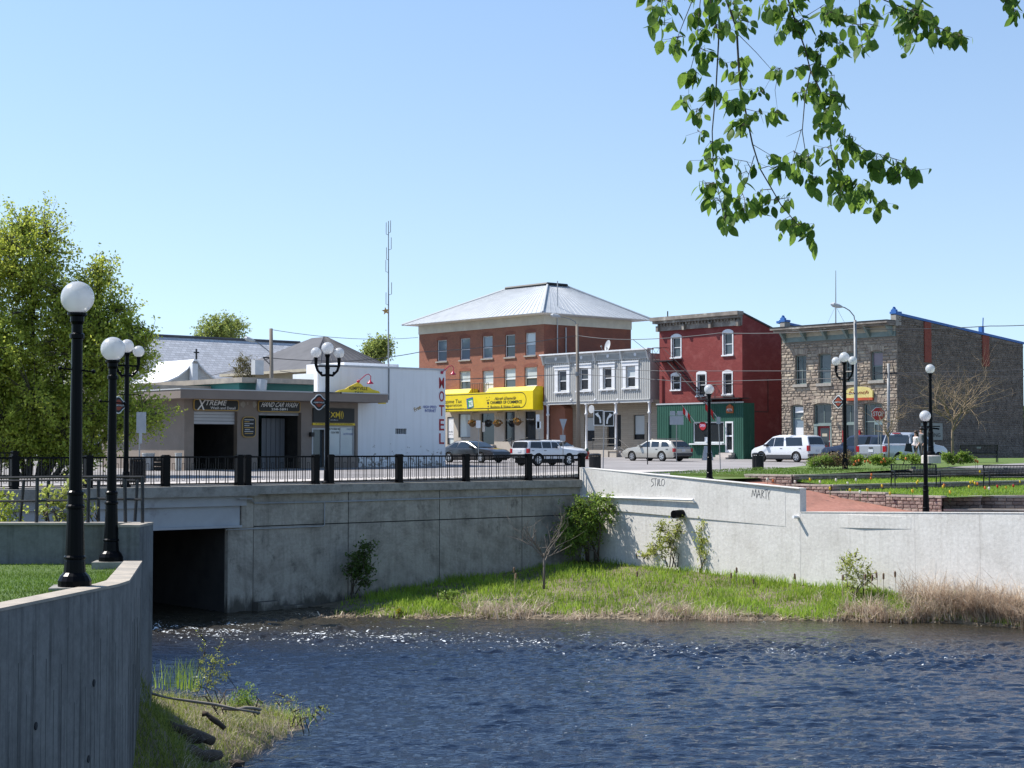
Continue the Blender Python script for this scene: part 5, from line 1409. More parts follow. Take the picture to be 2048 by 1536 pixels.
# ------------------------------------------------------------------ car wash and white motel
MFo = at(450, HOR, 86.0)
MF = Fr((MFo.x, MFo.y), D2, -D1)
cz = gh(MF.pt(4, 0, 0).y) - .2
M_brown = mat('taupe_render', (0.245, 0.20, 0.17), (0.215, 0.178, 0.152), 1.2, .85, c3=(.28, .24, .21), s3=.7, lo3=.55, hi3=.75)
M_browndk = mat('taupe_fascia', (0.225, 0.185, 0.16), (0.195, 0.16, 0.14), .8, .8)
M_gold = mat('gold_edge', (.42, .26, .06), rough=.45)
wash = T('car_wash', 'low taupe car wash with wide canopy and two open bays', 'building', MF.pt(SX(MF, 480), 0, cz))
ca, cb = SX(MF, 369), SX(MF, 716)
ztop = MF.hit(500, 808)[1]
bay1 = list(MF.rect(388, 822, 474, 945)); bay1[2] = cz + .18; bay2 = list(MF.rect(517, 824, 602, 945)); bay2[2] = cz + .18
dr_ = list(MF.rect(626, 859, 648, 945)); dr_[2] = cz + .25
wn_ = list(MF.rect(656, 851, 711, 912))
mb = MB(); grid_wall(mb, MF, ca, cb, cz, ztop + .6, [bay1, bay2, dr_, wn_], .35)
mb.quad(MF.pt(ca, 0, cz), MF.pt(ca, 0, ztop + .6), MF.pt(ca, -9, ztop + .6), MF.pt(ca, -9, cz)); mb.quad(MF.pt(cb, -9, cz), MF.pt(cb, -9, ztop + .6), MF.pt(cb, 0, ztop + .6), MF.pt(cb, 0, cz))
mb.quad(MF.pt(ca, -9, cz), MF.pt(ca, -9, ztop + .6), MF.pt(cb, -9, ztop + .6), MF.pt(cb, -9, cz)); B(mb, 'wall', M_brown, wash)
# left side wall is the lit-side return, kept deep under the canopy
zf0, zf1 = MF.hit(361, 796, 1.6)[1], MF.hit(361, 778.5, 1.6)[1]
fa, fb = SX(MF, 361, 790, 1.6), SX(MF, 776, 790, 1.6)
mb = MB(); mb.fbox(MF, fa, fb, -9.5, 1.6, zf0, zf1); B(mb, 'canopy', M_browndk, wash)
can = wash.children[-1]
mb = MB(); mb.fbox(MF, fa - .03, fb + .03, -9.5, 1.64, zf1 + .002, zf1 + .06); B(mb, 'canopy_flashing', M_trimgrey, can)
for px in (369, 790):
 pass
# interior of the bays
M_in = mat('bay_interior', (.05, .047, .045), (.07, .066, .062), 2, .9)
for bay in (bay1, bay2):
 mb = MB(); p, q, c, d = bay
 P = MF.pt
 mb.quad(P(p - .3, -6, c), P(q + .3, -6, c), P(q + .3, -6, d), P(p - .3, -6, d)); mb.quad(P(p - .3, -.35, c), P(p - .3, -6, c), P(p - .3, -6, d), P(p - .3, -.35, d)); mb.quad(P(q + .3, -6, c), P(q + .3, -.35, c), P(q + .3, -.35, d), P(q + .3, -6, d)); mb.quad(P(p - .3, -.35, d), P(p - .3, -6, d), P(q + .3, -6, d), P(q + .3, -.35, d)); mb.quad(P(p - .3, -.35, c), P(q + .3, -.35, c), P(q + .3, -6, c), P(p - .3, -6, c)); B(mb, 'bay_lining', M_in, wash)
M_shutter = mat('roller_door', (.46, .46, .47), (.40, .40, .41), 1, .5)
for bay, frac in ((bay1, .22), (bay2, .055)):
 p, q, c, d = bay; n = 4
 for k in range(n):
  z0_, z1_ = d - (d - c) * frac * (k + 1) / n, d - (d - c) * frac * k / n
  mb = MB(); mb.fbox(MF, p + .02, q - .02, -.3, -.24, z0_ + .008, z1_ - .008); B(mb, 'roller_slat', M_shutter, wash)
p, q, c, d = bay2
M_curtain = mat('plastic_curtain', (.17, .175, .19), (.12, .125, .135), 1.5, .5, stretch=(6, 6, .2))
for k in range(5):
 mb = MB(); x0 = p + (q - p) * (.42 + .11 * k); mb.fbox(MF, x0, x0 + (q - p) * .1, -1.5, -1.47, c, d - .3); B(mb, 'curtain_strip', M_curtain, wash)
mb = MB(); mb.fbox(MF, p + .15, p + .85, -2, -1.92, c, c + 2.1); B(mb, 'inner_door', M_curtain, wash)
def board_sign(name, px0, py0, px1, py1, t, rows, bld, fr, face=M_ink, edge=M_gold, round_=.12):
 p, q, c, d = fr.rect(px0, py0, px1, py1, t)
 def rr_(x0, x1, z0, z1, r):
  out = []
  for cx, cz_, a0 in ((x1 - r, z0 + r, -pi / 2), (x1 - r, z1 - r, 0), (x0 + r, z1 - r, pi / 2), (x0 + r, z0 + r, pi)):
   for k in range(4): out.append((cx + r * cos(a0 + pi / 6 * k), cz_ + r * sin(a0 + pi / 6 * k)))
  return out
 mb = MB(); mb.fprism(fr, rr_(p, q, c, d, round_), t - .08, t - .01); o = B(mb, name, edge, bld)
 mb = MB(); e = .045; mb.fprism(fr, rr_(p + e, q - e, c + e, d - e, round_ * .8), t - .05, t); B(mb, 'sign_face', face, o)
 for (txt, x0, y0, x1, y1, kw) in rows: text_px(fr, txt, x0, y0, x1, y1, kw.pop('m', M_white), o, t + .008, **kw)
 return o
board_sign('name_sign', 388, 798, 478, 822, .12, [('TREME', 411, 800, 453, 811, dict(bold=True, shear=.08)), ('Wash and Detail', 421, 813, 471, 819, dict(bold=True)), ('X', 396, 799, 411, 820, dict(bold=True, shear=.25))], wash, MF)
board_sign('wash_sign', 517, 801, 601, 825, .12, [('HAND CAR WASH', 524, 804, 595, 815, dict(bold=True, shear=.06)), ('258-5891', 543, 816, 575, 821, dict(bold=True))], wash, MF)
o = board_sign('price_board', 485, 833, 512, 875, .1, [], wash, MF, round_=.22)
for k, (x0, x1) in enumerate([(489, 508), (489, 499), (489, 507), (489, 499), (489, 508), (490, 500), (489, 507), (490, 506)]):
 s0_, z_ = MF.hit(x0, 839.5 + 3.9 * k, .11); s1_ = MF.hit(x1, 840, .11)[0]; mb = MB(); mb.fbox(MF, s0_, s1_, .09, .106, z_ - .02, z_ + .02); B(mb, 'price_line', M_gold if k % 3 == 1 else M_trimgrey, o)
# radio shop corner: sign, strip, door, window
p, q, c, d = MF.rect(627, 816, 709, 845, .1)
mb = MB(); mb.fbox(MF, p, q, .0, .09, c, d); xs_ = B(mb, 'radio_sign', M_ink, wash)
M_yelink = mat('yellow_ink', (.70, .50, .03), rough=.5)
text_px(MF, 'XM', 661, 824, 680, 835, M_yelink, xs_, .10, bold=True); text_px(MF, '((', 653, 822, 660, 838, M_yelink, xs_, .10, bold=True); text_px(MF, ')))', 678, 822, 687, 838, M_yelink, xs_, .10, bold=True); text_px(MF, 'xmradio.ca', 661, 838.5, 676, 841, M_white, xs_, .10)
p, q, c, d = MF.rect(626, 845.4, 710, 851, .1); mb = MB(); mb.fbox(MF, p, q, .0, .10, c, d - .01); st_ = B(mb, 'slogan_strip', M_yelink, wash); text_px(MF, '#1 SATELLITE RADIO IN THE UNIVERSE', 631, 846.6, 705, 849.6, M_ink, st_, .11, bold=True)
p, q, c, d = dr_; mb = MB(); mb.fbox(MF, p, q, -.3, -.2, c, d); B(mb, 'door', M_panemid, wash)
mb = MB(); mb.fbox(MF, p - .08, p, -.3, .02, c, d + .08); mb.fbox(MF, q, q + .06, -.3, .02, c, d + .08); mb.fbox(MF, p, q, -.3, .02, d, d + .08); B(mb, 'door_frame', M_trimgrey, wash)
w = window(wash, MF, wn_, M_panewhite, None, 0, frame=M_trimgrey, fw=.09, mull=True)
text_px(MF, 'BUY & HEAR XM', 659, 856, 679, 860, M_ink, w, -.13, bold=True); text_px(MF, 'TODAY HERE', 662, 863, 678, 867, M_ink, w, -.13, bold=True)
text_px(MF, 'DIGITAL', 694, 857, 708, 860, M_blue, w, -.13); text_px(MF, 'AUTO CLEAN', 687, 866, 709, 870, M_blue, w, -.13)
s_, z_ = MF.hit(621, 869); mb = MB(); mb.fbox(MF, s_ - .1, s_ + .1, .0, .25, z_ - .12, z_ + .12); B(mb, 'wall_lamp', M_ink, wash)
mb = MB()                                         # flaked paint patches between the signs
for x0, y0, x1, y1 in [(480, 801, 492, 816), (494, 802, 497, 810), (504, 801, 514, 818)]:
 p, q, c, d = MF.rect(x0, y0, x1, y1); n = 9
 mb = MB(); mb.fprism(MF, [((p + q) / 2 + (q - p) / 2 * cos(2 * pi * k / n) * rs.uniform(.5, 1.1), (c + d) / 2 + (d - c) / 2 * sin(2 * pi * k / n) * rs.uniform(.5, 1.1)) for k in range(n)], -.02, .006); B(mb, 'paint_flake', M_stonesill, wash)

# rear roofs above the canopy: gravelled wing with a teal edge
M_teal2 = mat('teal_fascia', (.02, .13, .12), rough=.6); M_gravelroof = mat('tarred_roof', (.34, .30, .25), (.22, .20, .18), 1.5, .9)
rear = T('rear_wing', 'flat tarred roof wing with teal fascia behind the car wash', 'building', MF.pt(6, -14, cz))
R1 = at(300, 785, 96); R2 = at(640, 755, 89.5)
KF = Fr(MF.pt(SX(MF, 478), -4.0, 0)[:2], D2, -D1)
zk = KF.hit(560, 768)[1]
mb = MB(); mb.fbox(KF, SX(KF, 478), SX(KF, 668), -13, 0, cz, zk); B(mb, 'wall', M_teal2, rear)
mb = MB(); mb.fbox(KF, SX(KF, 470), SX(KF, 640), -13, .7, zk, zk + .28); B(mb, 'roof', M_gravelroof, rear)
KB_ = Fr(MF.pt(SX(MF, 300), -7.0, 0)[:2], D2, -D1)
mb = MB(); zk2 = KB_.hit(400, 772)[1]; mb.fbox(KB_, SX(KB_, 270), SX(KB_, 480), -10, 0, zf1, zk2); B(mb, 'upper_roof', M_gravelroof, rear)
mb = MB(); s_, z_ = KF.hit(515, 735, .4); mb.fbox(KF, s_ - .28, s_ + .28, .2, .6, z_ - .4, z_ + .4); B(mb, 'roof_vent', M_trimgrey, rear)
mb = MB();
for px, r in ((521, .35),): s_, z_ = KF.hit(px, 770, .9); mb.tube([KF.pt(s_, .9, z_ - .5), KF.pt(s_ + .1, .9, z_ + .3)], .3, 8); B(mb, 'air_unit', M_signback, rear)

# motel
def motel_paint():
 m = bpy.data.materials.new('motel_white'); m.use_nodes = True
 t = m.node_tree; p = t.nodes['Principled BSDF']; L = t.links.new
 p.inputs['Roughness'].default_value = .8
 tc = nd(t, 'ShaderNodeTexCoord')
 n = nd(t, 'ShaderNodeTexNoise'); n.inputs['Scale'].default_value = 2.4; n.inputs['Detail'].default_value = 7; n.inputs['Roughness'].default_value = .72; L(tc.outputs['UV'], n.inputs[0])
 sx = nd(t, 'ShaderNodeSeparateXYZ'); L(tc.outputs['UV'], sx.inputs[0])
 g = nd(t, 'ShaderNodeMapRange'); g.inputs[1].default_value = 0.4; g.inputs[2].default_value = 2.6; g.inputs[3].default_value = .10; g.inputs[4].default_value = -.14
 L(sx.outputs[1], g.inputs[0])
 ad = nd(t, 'ShaderNodeMath', operation='ADD'); L(n.outputs[0], ad.inputs[0]); L(g.outputs[0], ad.inputs[1])
 r = nd(t, 'ShaderNodeMapRange'); r.inputs[1].default_value = .615; r.inputs[2].default_value = .63; L(ad.outputs[0], r.inputs[0])
 n2 = nd(t, 'ShaderNodeTexNoise'); n2.inputs['Scale'].default_value = .8; n2.inputs['Detail'].default_value = 5; L(tc.outputs['UV'], n2.inputs[0])
 cr = nd(t, 'ShaderNodeValToRGB'); cr.color_ramp.elements[0].color = (.72, .72, .73, 1); cr.color_ramp.elements[1].color = (.80, .80, .81, 1); L(n2.outputs[0], cr.inputs[0])
 mx = nd(t, 'ShaderNodeMix', data_type='RGBA'); L(r.outputs[0], mx.inputs[0]); L(cr.outputs[0], mx.inputs[6]); mx.inputs[7].default_value = (.30, .27, .24, 1)
 mp = nd(t, 'ShaderNodeMapping'); mp.inputs['Scale'].default_value = (2.2, .12, 1); L(tc.outputs['UV'], mp.inputs[0])
 n4 = nd(t, 'ShaderNodeTexNoise'); n4.inputs['Scale'].default_value = 1.6; n4.inputs['Detail'].default_value = 6; L(mp.outputs[0], n4.inputs[0])
 r4 = nd(t, 'ShaderNodeMapRange'); r4.inputs[1].default_value = .5; r4.inputs[2].default_value = .8; r4.inputs[4].default_value = .3; L(n4.outputs[0], r4.inputs[0])
 m4 = nd(t, 'ShaderNodeMix', data_type='RGBA'); L(r4.outputs[0], m4.inputs[0]); L(mx.outputs[2], m4.inputs[6]); m4.inputs[7].default_value = (.46, .44, .41, 1)
 L(m4.outputs[2], p.inputs['Base Color']); return m
M_motel = motel_paint()
OF = MF.off(-.25)
oz = gh(OF.pt(10, 0, 0).y) - .2
motel = T('motel', 'white painted motel wall with peeling base and red vertical lettering', 'building', OF.pt(SX(OF, 800), 0, oz))
ma, mb_ = SX(OF, 638), SX(OF, 891)
zm = OF.hit(780, 737)[1]
vh = OF.rect(791, 857, 813, 868)
mb = MB(); grid_wall(mb, OF, ma, mb_, oz, zm, [vh], .15); shell(mb, OF, SX(OF, 762), mb_, oz, zm - .05, 9.0); mb.fbox(OF, ma, SX(OF, 770), -.5, -.16, oz, zm - .01); B(mb, 'wall', M_motel, motel)
mb = MB(); mb.fbox(OF, ma - .04, mb_ + .04, -.3, .05, zm + .002, zm + .1); B(mb, 'parapet_cap', M_trimgrey, motel)
mb = MB(); mb.fbox(OF, SX(OF, 790), mb_ + .35, -9, -5.0, zm - .5, OF.hit(850, 731, -5)[1]); B(mb, 'rear_parapet', M_motel, motel)
mb = MB(); sq_ = SX(OF, 777); mb.tube([OF.pt(sq_, .04, zm), OF.pt(sq_, .04, OF.hit(777, 800)[1])], .035, 5); B(mb, 'conduit', M_steel, motel)
p, q, c, d = vh; mb = MB(); mb.fbox(OF, p, q, -.16, -.12, c, d); ve = B(mb, 'vent_window', M_panedark, motel)
for k in range(1, 6):
 mb = MB(); x = p + (q - p) * k / 6; mb.fbox(OF, x - .015, x + .015, -.12, -.06, c, d); B(mb, 'vent_bar', M_trimgrey, ve)
for ch, y0, y1 in [('M', 755, 777), ('O', 782, 803.5), ('T', 810, 832), ('E', 838, 861), ('L', 866.5, 888)]:
 mbk = text_px(OF, ch, 878.5, y0, 888.5, y1, M_redink, motel, .02, bold=True, name='letter')
text_px(OF, 'HIGH SPEED', 846, 811, 873, 817, mat('blue_ink', (.03, .07, .30)), motel, .015, bold=True); text_px(OF, 'INTERNET', 850, 818.5, 872, 824.5, MATS['blue_ink'], motel, .015, bold=True)
text_px(OF, 'Free', 828, 812, 842, 821, mat('ochre_ink', (.35, .22, .05)), motel, .015, bold=True, rot=.45)
# taxi sign: ogee-topped yellow board standing on the canopy
TXF = MF.off(.9)
def zpx(px, py): return TXF.hit(px, py)
base_l, base_r = zpx(667, 786), zpx(764, 790)
out = [zpx(667, 786), zpx(764, 790)] + [zpx(x, y) for x, y in [(757, 782), (745, 779), (738, 774), (727, 773), (721, 767), (715, 765), (707, 769), (699, 773), (691, 778), (679, 780)]]
taxi = T('taxi_sign', 'yellow ogee-topped taxi sign standing on the car wash canopy', 'sign', TXF.pt(base_l[0] + 1, 0, zf1))
mb = MB(); mb.fprism(TXF, out, -.06, .0); tb_ = B(mb, 'sign_board', M_yelink, taxi)
text_px(TXF, 'KEMPTVILLE', 699, 773, 735, 780.5, M_ink, taxi, .01, bold=True); text_px(TXF, 'TAXI', 709, 782.5, 726, 787, M_ink, taxi, .01, bold=True)
def gooseneck(px, py, fr, t, label):
 s, z = fr.hit(px, py, t)
 o = T('gooseneck_lamp', label, 'lamp', fr.pt(s, t, z - .3), group='red gooseneck lamps of the motel')
 Mr = mat('lamp_red', (.45, .02, .06), rough=.35)
 mb = MB(); mb.sphere(fr.pt(s, t, z), .09, 8, 6); mb.tube([fr.pt(s, t, z), fr.pt(s + .45, t + .1, z + .38), fr.pt(s + .6, t + .15, z + .42), fr.pt(s + .72, t + .18, z + .3), fr.pt(s + .7, t + .18, z + .05)], .025, 6); B(mb, 'arm', Mr, o)
 c = fr.pt(s + .68, t + .18, z - .12)
 mb = MB(); mb.lathe([(.19, 0), (.17, .05), (.07, .14), (.04, .22)], 12, c); B(mb, 'shade', Mr, o, smooth=True); return o
gooseneck(716.5, 763, MF, .6, 'red gooseneck lamp above the yellow taxi sign'); gooseneck(884, 745, OF, .05, 'red gooseneck lamp above the red motel letters')
p, q, c, d = MF.rect(757, 795, 772, 808, .8); mb = MB(); mb.fbox(MF, p, q, .75, .8, c, d); ob = B(mb, 'corner_board', M_yelink, wash)

# ------------------------------------------------------------------ dark hipped roof and chapel behind
M_darkroof = mat('dark_ribbed_roof', (.075, .074, .082), (.095, .094, .10), 1.2, .75, c3=(.065, .065, .07), s3=.4)
DFo = at(616, HOR, 116.0); DF = Fr((DFo.x, DFo.y), D2, -D1)     # its right-hand eaves run away along D2
dark = T('dark_roof_house', 'tan house with dark hipped metal roof behind the car wash', 'house', DF.pt(0, -4, gh(116)))
zed = DF.hit(616, 737)[1]; sr = SX(DF, 806, 733);
leftlen = Fr((DFo.x, DFo.y), D1, -D2).hit(440, 750)[0]
K2 = 5.2; zap = DF.hit(647, 674, -K2)[1]
sap = SX(DF, 647, 674, -K2)
back = -leftlen
P = DF.pt
e4 = [P(0, 0, zed), P(sr, 0, zed), P(sr, back, zed), P(0, back, zed)]
m2 = Fr((DFo.x, DFo.y), D1, -D2)
t4 = [P(sap, -K2, zap), P(sap + .3, -K2, zap), P(sap + .3, back + K2, zap), P(sap, back + K2, zap)]
mb = MB(); mb.add(e4 + t4, [(0, 1, 5, 4), (1, 2, 6, 5), (2, 3, 7, 6), (3, 0, 4, 7), (4, 5, 6, 7), (3, 2, 1, 0)]); dro = B(mb, 'roof', M_darkroof, dark)
mb = MB()
for k in range(13):
 f = (k + .5) / 13; mb.tube([e4[0].lerp(e4[1], f) + Vector((0, 0, .02)), t4[0].lerp(t4[1], f) + Vector((0, 0, .02))], .025, 4, cap=False)
B(mb, 'roof_seams', M_darkroof, dro, kind='stuff')
mb = MB(); mb.fbox(DF, .7, sr - .7, back + .7, -.7, gh(116), zed - .02); B(mb, 'wall', mat('tan_siding', (.40, .35, .24), (.36, .31, .22), 1, .8), dark)
mb = MB(); mb.fbox(DF, -.05, sr, back, .05, zed - .2, zed - .003); B(mb, 'fascia', M_creamb, dark)
M_shingle = brickmat('grey_shingles', (.60, .60, .62), (.45, .45, .465), (.37, .37, .385), bw=.42, bh=.19, patch=(.55, .55, .57), plo=.5, phi=.9, bump=.02)
chapel = T('chapel_hall', 'long hall with grey shingled roof far behind the car wash', 'building', at(430, 900, 132))
CF = Fr(at(430, HOR, 128)[:2], D2, -D1)
zri, zev = CF.hit(430, 678, -5)[1], CF.hit(430, 778)[1]
c0, c1 = SX(CF, 150), SX(CF, 600, 690, -5)
mb = MB(); P = CF.pt
mb.add([P(c0, 0, zev), P(c1, 0, zev), P(c1, -5, zri), P(c0, -5, zri), P(c0, -10, zev), P(c1, -10, zev)], [(0, 1, 2, 3), (3, 2, 5, 4), (1, 5, 2), (0, 3, 4)])
B(mb, 'roof', M_shingle, chapel); mb = MB(); mb.fbox(CF, c0 + .3, c1 - .3, -9.7, -.3, gh(130), zev); B(mb, 'wall', M_trimgrey, chapel)
mb = MB(); mb.tube([P(c0, -5, zri + .05), P(c1, -5, zri + .05)], .12, 5); B(mb, 'ridge_cap', M_darkroof, chapel)
# porch with a swept white gable and cross
HF = Fr(at(387, HOR, 118)[:2], D2, -D1)
porch = T('chapel_porch', 'white swept-gable porch roof carrying a small cross', 'porch', HF.pt(0, 0, gh(118)))
prof_px = [(445, 764), (425, 756), (408, 742), (397, 730), (390, 719), (384, 719), (370, 738), (352, 752), (330, 762), (300, 768)]
pr = [HF.hit(x, y) for x, y in prof_px]
mb = MB()
for k in range(len(pr) - 1):
 (sA, zA_), (sB, zB_) = pr[k], pr[k + 1]
 vs = [HF.pt(sA, .3, zA_), HF.pt(sB, .3, zB_), HF.pt(sB, -5, zB_), HF.pt(sA, -5, zA_), HF.pt(sA, .3, zA_ - .12), HF.pt(sB, .3, zB_ - .12), HF.pt(sB, -5, zB_ - .12), HF.pt(sA, -5, zA_ - .12)]
 mb.add(vs, [(0, 1, 2, 3), (7, 6, 5, 4), (4, 5, 1, 0)])
B(mb, 'swept_roof', M_trimwhite, porch)
zlow = HF.hit(380, 790)[1]
mb = MB(); mb.fprism(HF, [(pr[0][0], zlow), ] + [(s, z - .1) for s, z in pr] + [(pr[-1][0], zlow)], -.3, 0); B(mb, 'gable_wall', M_greylt, porch)
mb = MB(); s_ = SX(HF, 380); mb.fbox(HF, s_ - .22, s_ + .22, .3, .7, zlow, HF.hit(380, 727, .5)[1]); B(mb, 'post', M_trimwhite, porch)
s_, z_ = HF.hit(390.5, 719); mb = MB(); mb.fbox(HF, s_ - .05, s_ + .05, .1, .2, z_, HF.hit(390, 698)[1]); zc_ = HF.hit(390, 705)[1]; mb.fbox(HF, s_ - .2, s_ - .052, .1, .2, zc_ - .05, zc_ + .05); mb.fbox(HF, s_ + .052, s_ + .2, .1, .2, zc_ - .05, zc_ + .05); B(mb, 'cross', M_ink, porch)
# ================================================================== PARK ON THE RIGHT
M_block = mat('terrace_block', (0.34, 0.25, 0.215), (0.25, 0.185, 0.16), 3.0, .95, rnd=.3, bump=.02, bscale=9, tint=.01)
M_cap = mat('terrace_cap', (0.42, 0.36, 0.31), (0.34, 0.29, 0.25), 2.0, .9, rnd=.12)
rs = random.Random(5)
mb = MB()                                        # rough-faced block: u along, front at -y
mb.add([(0, 0, 0), (1, 0, 0), (1, 0, 1), (0, 0, 1), (.07, -.045, .12), (.94, -.035, .1), (.92, -.05, .86), (.06, -.04, .9), (0, .5, 1), (1, .5, 1)],
       [(0, 1, 5, 4), (1, 2, 6, 5), (2, 3, 7, 6), (3, 0, 4, 7), (4, 5, 6, 7), (3, 2, 9, 8)])
ME_block = local_mesh('block', mb, M_block)
mb = MB(); mb.box(.01, .99, -.06, .34, 0, .075); ME_cap = local_mesh('cap_stone', mb, M_cap)
def block_wall(fr, parent, s0, s1, ztop, zbot, bw=.34, bh=.145):
 rot = atan2(fr.u.y, fr.u.x)
 s = s0
 while s < s1 - .02:
  w = min(.46, s1 - s); inst('cap_stone', ME_cap, parent, fr.pt(s, 0, ztop - .075), (0, 0, rot), (w, 1, 1)); s += w
 z = ztop - .075; k = 0
 while True:
  z -= bh
  s = s0 - (bw / 2 if k % 2 else 0); k += 1
  any_ = False
  while s < s1:
   p, q = max(s, s0), min(s + bw * rs.uniform(.75, 1.2), s1)
   zb = zbot((p + q) / 2) if callable(zbot) else zbot
   if q - p > .05 and z + bh > zb:
    inst('block', ME_block, parent, fr.pt(p, 0, z), (0, 0, rot), (q - p, rs.uniform(.7, 1.3), bh - .008)); any_ = True
   s = q if q > s + .01 else s + bw
  if not any_ or k > 12: break
sA = SX(PK, 1584, 955); sB = SX(PK, 1662, 972); sC = SX(PK, 1772, 990); sD = SX(PK, 1884, 1000)
ZB = PK.hit(1625, 968.5)[1]; ZC = PK.hit(1720, 983.5)[1]; ZD = PK.hit(1830, 990.5)[1]
def dark_face(s): return Fr(PK.pt(s, 0, 0)[:2], D2, -D1)
tA = T('terrace_wall', 'topmost retaining wall of split-face blocks below the park lawn', 'retaining wall', PK.pt(sA, 0, -1.9), group='terrace walls of the flower beds')
tB = T('terrace_wall', 'second retaining wall of blocks from the top, between the two flower beds', 'retaining wall', PK.pt(sB, 0, -2.1), group='terrace walls of the flower beds')
tC = T('terrace_wall', 'lowest stepped block wall along the red gravel path', 'retaining wall', PK.pt(sC, 0, -2.4), group='terrace walls of the flower beds')
block_wall(PK, tA, 0.0, sA, ZA, lambda s: zpath(s) - .1)
block_wall(PK, tB, sA + .02, sB, ZB, lambda s: zpath(s) - .1)
block_wall(PK, tC, sB + .02, sC, ZC, lambda s: zpath(s) - .1)
block_wall(PK, tC, sC + .02, sD, ZD, lambda s: zpath(s) - .1)
vA, vB, vC = 13.0, 13.0, 12.0
block_wall(dark_face(sA), tA, .05, 8.2, ZA, ZB - .1); block_wall(dark_face(sA + .0), tA, 8.3, 20, ZA + .16, ZB - .1, .55)
block_wall(dark_face(sB), tB, .05, 9.0, ZB, ZC - .1); block_wall(dark_face(sB), tB, 9.0, 20, ZB, ZC - .1, .55)
# lower front walls to the right of the corner, partly lit
for (x0, x1, y, d0) in [(1884, 1962, 991, .0), (1960, 2150, 991, .12)]:
 f = Fr(at((x0 + x1) / 2, 1000, 64.6 + d0)[:2], (1, -.25), (-.25, -1)); f.n = Vector((-.243, -.97)); f.u = Vector((.97, -.243))
 block_wall(f, tC, SX(f, x0), SX(f, x1), f.hit(x0, y)[1], -2.62)
f2 = Fr(at(1960, 1020, 63.2)[:2], (1, -.1), (-.1, -1))
kb = T('terrace_kerb', 'low edging course of blocks at the foot of the terraces', 'kerb', at(1960, 1022, 63.2))
block_wall(f2, kb, SX(f2, 1884), SX(f2, 2150), f2.hit(1900, 1018)[1], f2.hit(1900, 1018)[1] - .12)
# soil and turf of each level
M_turf = mat('park_turf', (0.075, 0.125, 0.02), (0.105, 0.155, 0.03), .8, .95, bump=.02, bscale=20, c3=(.12, .13, .035), s3=.5, lo3=.55, hi3=.8)
def sheet(name, pts, z, m=M_turf):
 mb = MB(); mb.add([(p[0], p[1], (z(p) if callable(z) else z)) for p in pts], [tuple(range(len(pts)))]); return struct(B(mb, name, m))
UPS = .024
up = lambda p: ZA - .04 + ((Vector(p[:2]) - PK.o).dot(D2) - .2) * UPS
def up_hit(px, py):
 q = ray(px, py); c = ZA - .04 - .2 * UPS - PK.o.dot(D2) * UPS
 return q * (c / (q.z - UPS * (q.x * D2.x + q.y * D2.y)))
def bedz(s):
 if s < sB: return ZA - .27 + (ZB - .04 - ZA + .27) * max(0, (s - sA) / (sB - sA))
 return ZB - .27 + (ZC - .04 - ZB + .27) * min(1, (s - sB) / (sC - sB)) + (ZD - ZC) * max(0, (s - sC) / (sD - sC))
def bed_hit(px, py):
 """point of the sloping beds seen at a photo position"""
 best = None
 for k in range(160):
  D = 60 + k * .12; p = at(px, py, D); s = (Vector((p.x, p.y)) - PK.o).dot(PK.u)
  if p.z <= bedz(min(max(s, sA), sD)) + .34: return p
  best = p
 return best
def pk3(s, v): q = PK.pt(s, -v, 0); return (q.x, q.y)
far = [up_hit(x, y) for x, y in [(1440, 944), (1500, 941), (1560, 936.5), (1640, 928), (1700, 921), (1800, 917), (2048, 916), (2300, 916)]]
sheet('park_lawn', [pk3(-4.2, .2), pk3(sA - .12, .2), pk3(sA - .12, 22)] + [(q.x, q.y) for q in far[::-1]], up)
sheet('flower_bed', [pk3(sA - .1, .2), pk3(sB - .1, .2), pk3(sB - .1, 20), pk3(sA - .1, 20)], lambda p: bedz((Vector(p) - PK.o).dot(PK.u)))
sheet('flower_bed', [pk3(sB - .1, .2), pk3(sC, .2), pk3(sC, 20), pk3(sB - .1, 20)], lambda p: bedz(max(sB + .001, (Vector(p) - PK.o).dot(PK.u))))
sheet('flower_bed', [pk3(sC, .2), pk3(sD + .3, .2), pk3(sD + .3, 20), pk3(sC, 20)], lambda p: bedz((Vector(p) - PK.o).dot(PK.u)))
mb = MB(); mb.fbox(PK, -4.6, .02, -.6, -.18, -1.6, ZA - .03); struct(B(mb, 'lawn_edge', M_turf))
sheet('terrain', [pk3(-3.4, -4.2), pk3(40, -4.2), pk3(40, 30), pk3(-3.4, 30)], zl - .22, M_soil)
sheet('terrain', [pk3(sD + .3, 5), pk3(sD + 30, 5), pk3(sD + 30, 30), pk3(sD + .3, 30)], ZD - .1, M_turf)
sheet('street', [pk3(-16, 8), pk3(-2.6, 8), pk3(-2.6, 60), pk3(-16, 60)], lambda p: gh(p[1]) - .004, M_asphalt) if False else None
sheet('lawn_strip', [pk3(-7.5, -4.2), pk3(.9, -4.2), pk3(.9, .24), pk3(-6.0, .24)], lambda p: gh(p[1]) + .02)
# footway behind the lawn
struct(slab('sidewalk_park', [pk(-9.5, 5.5), pk(-8.2, 5.5), pk(-7.0, 0.5), pk(-6.9, -4.1), pk(-9.2, -4.1), pk(-11, 2)], M_side, .1))

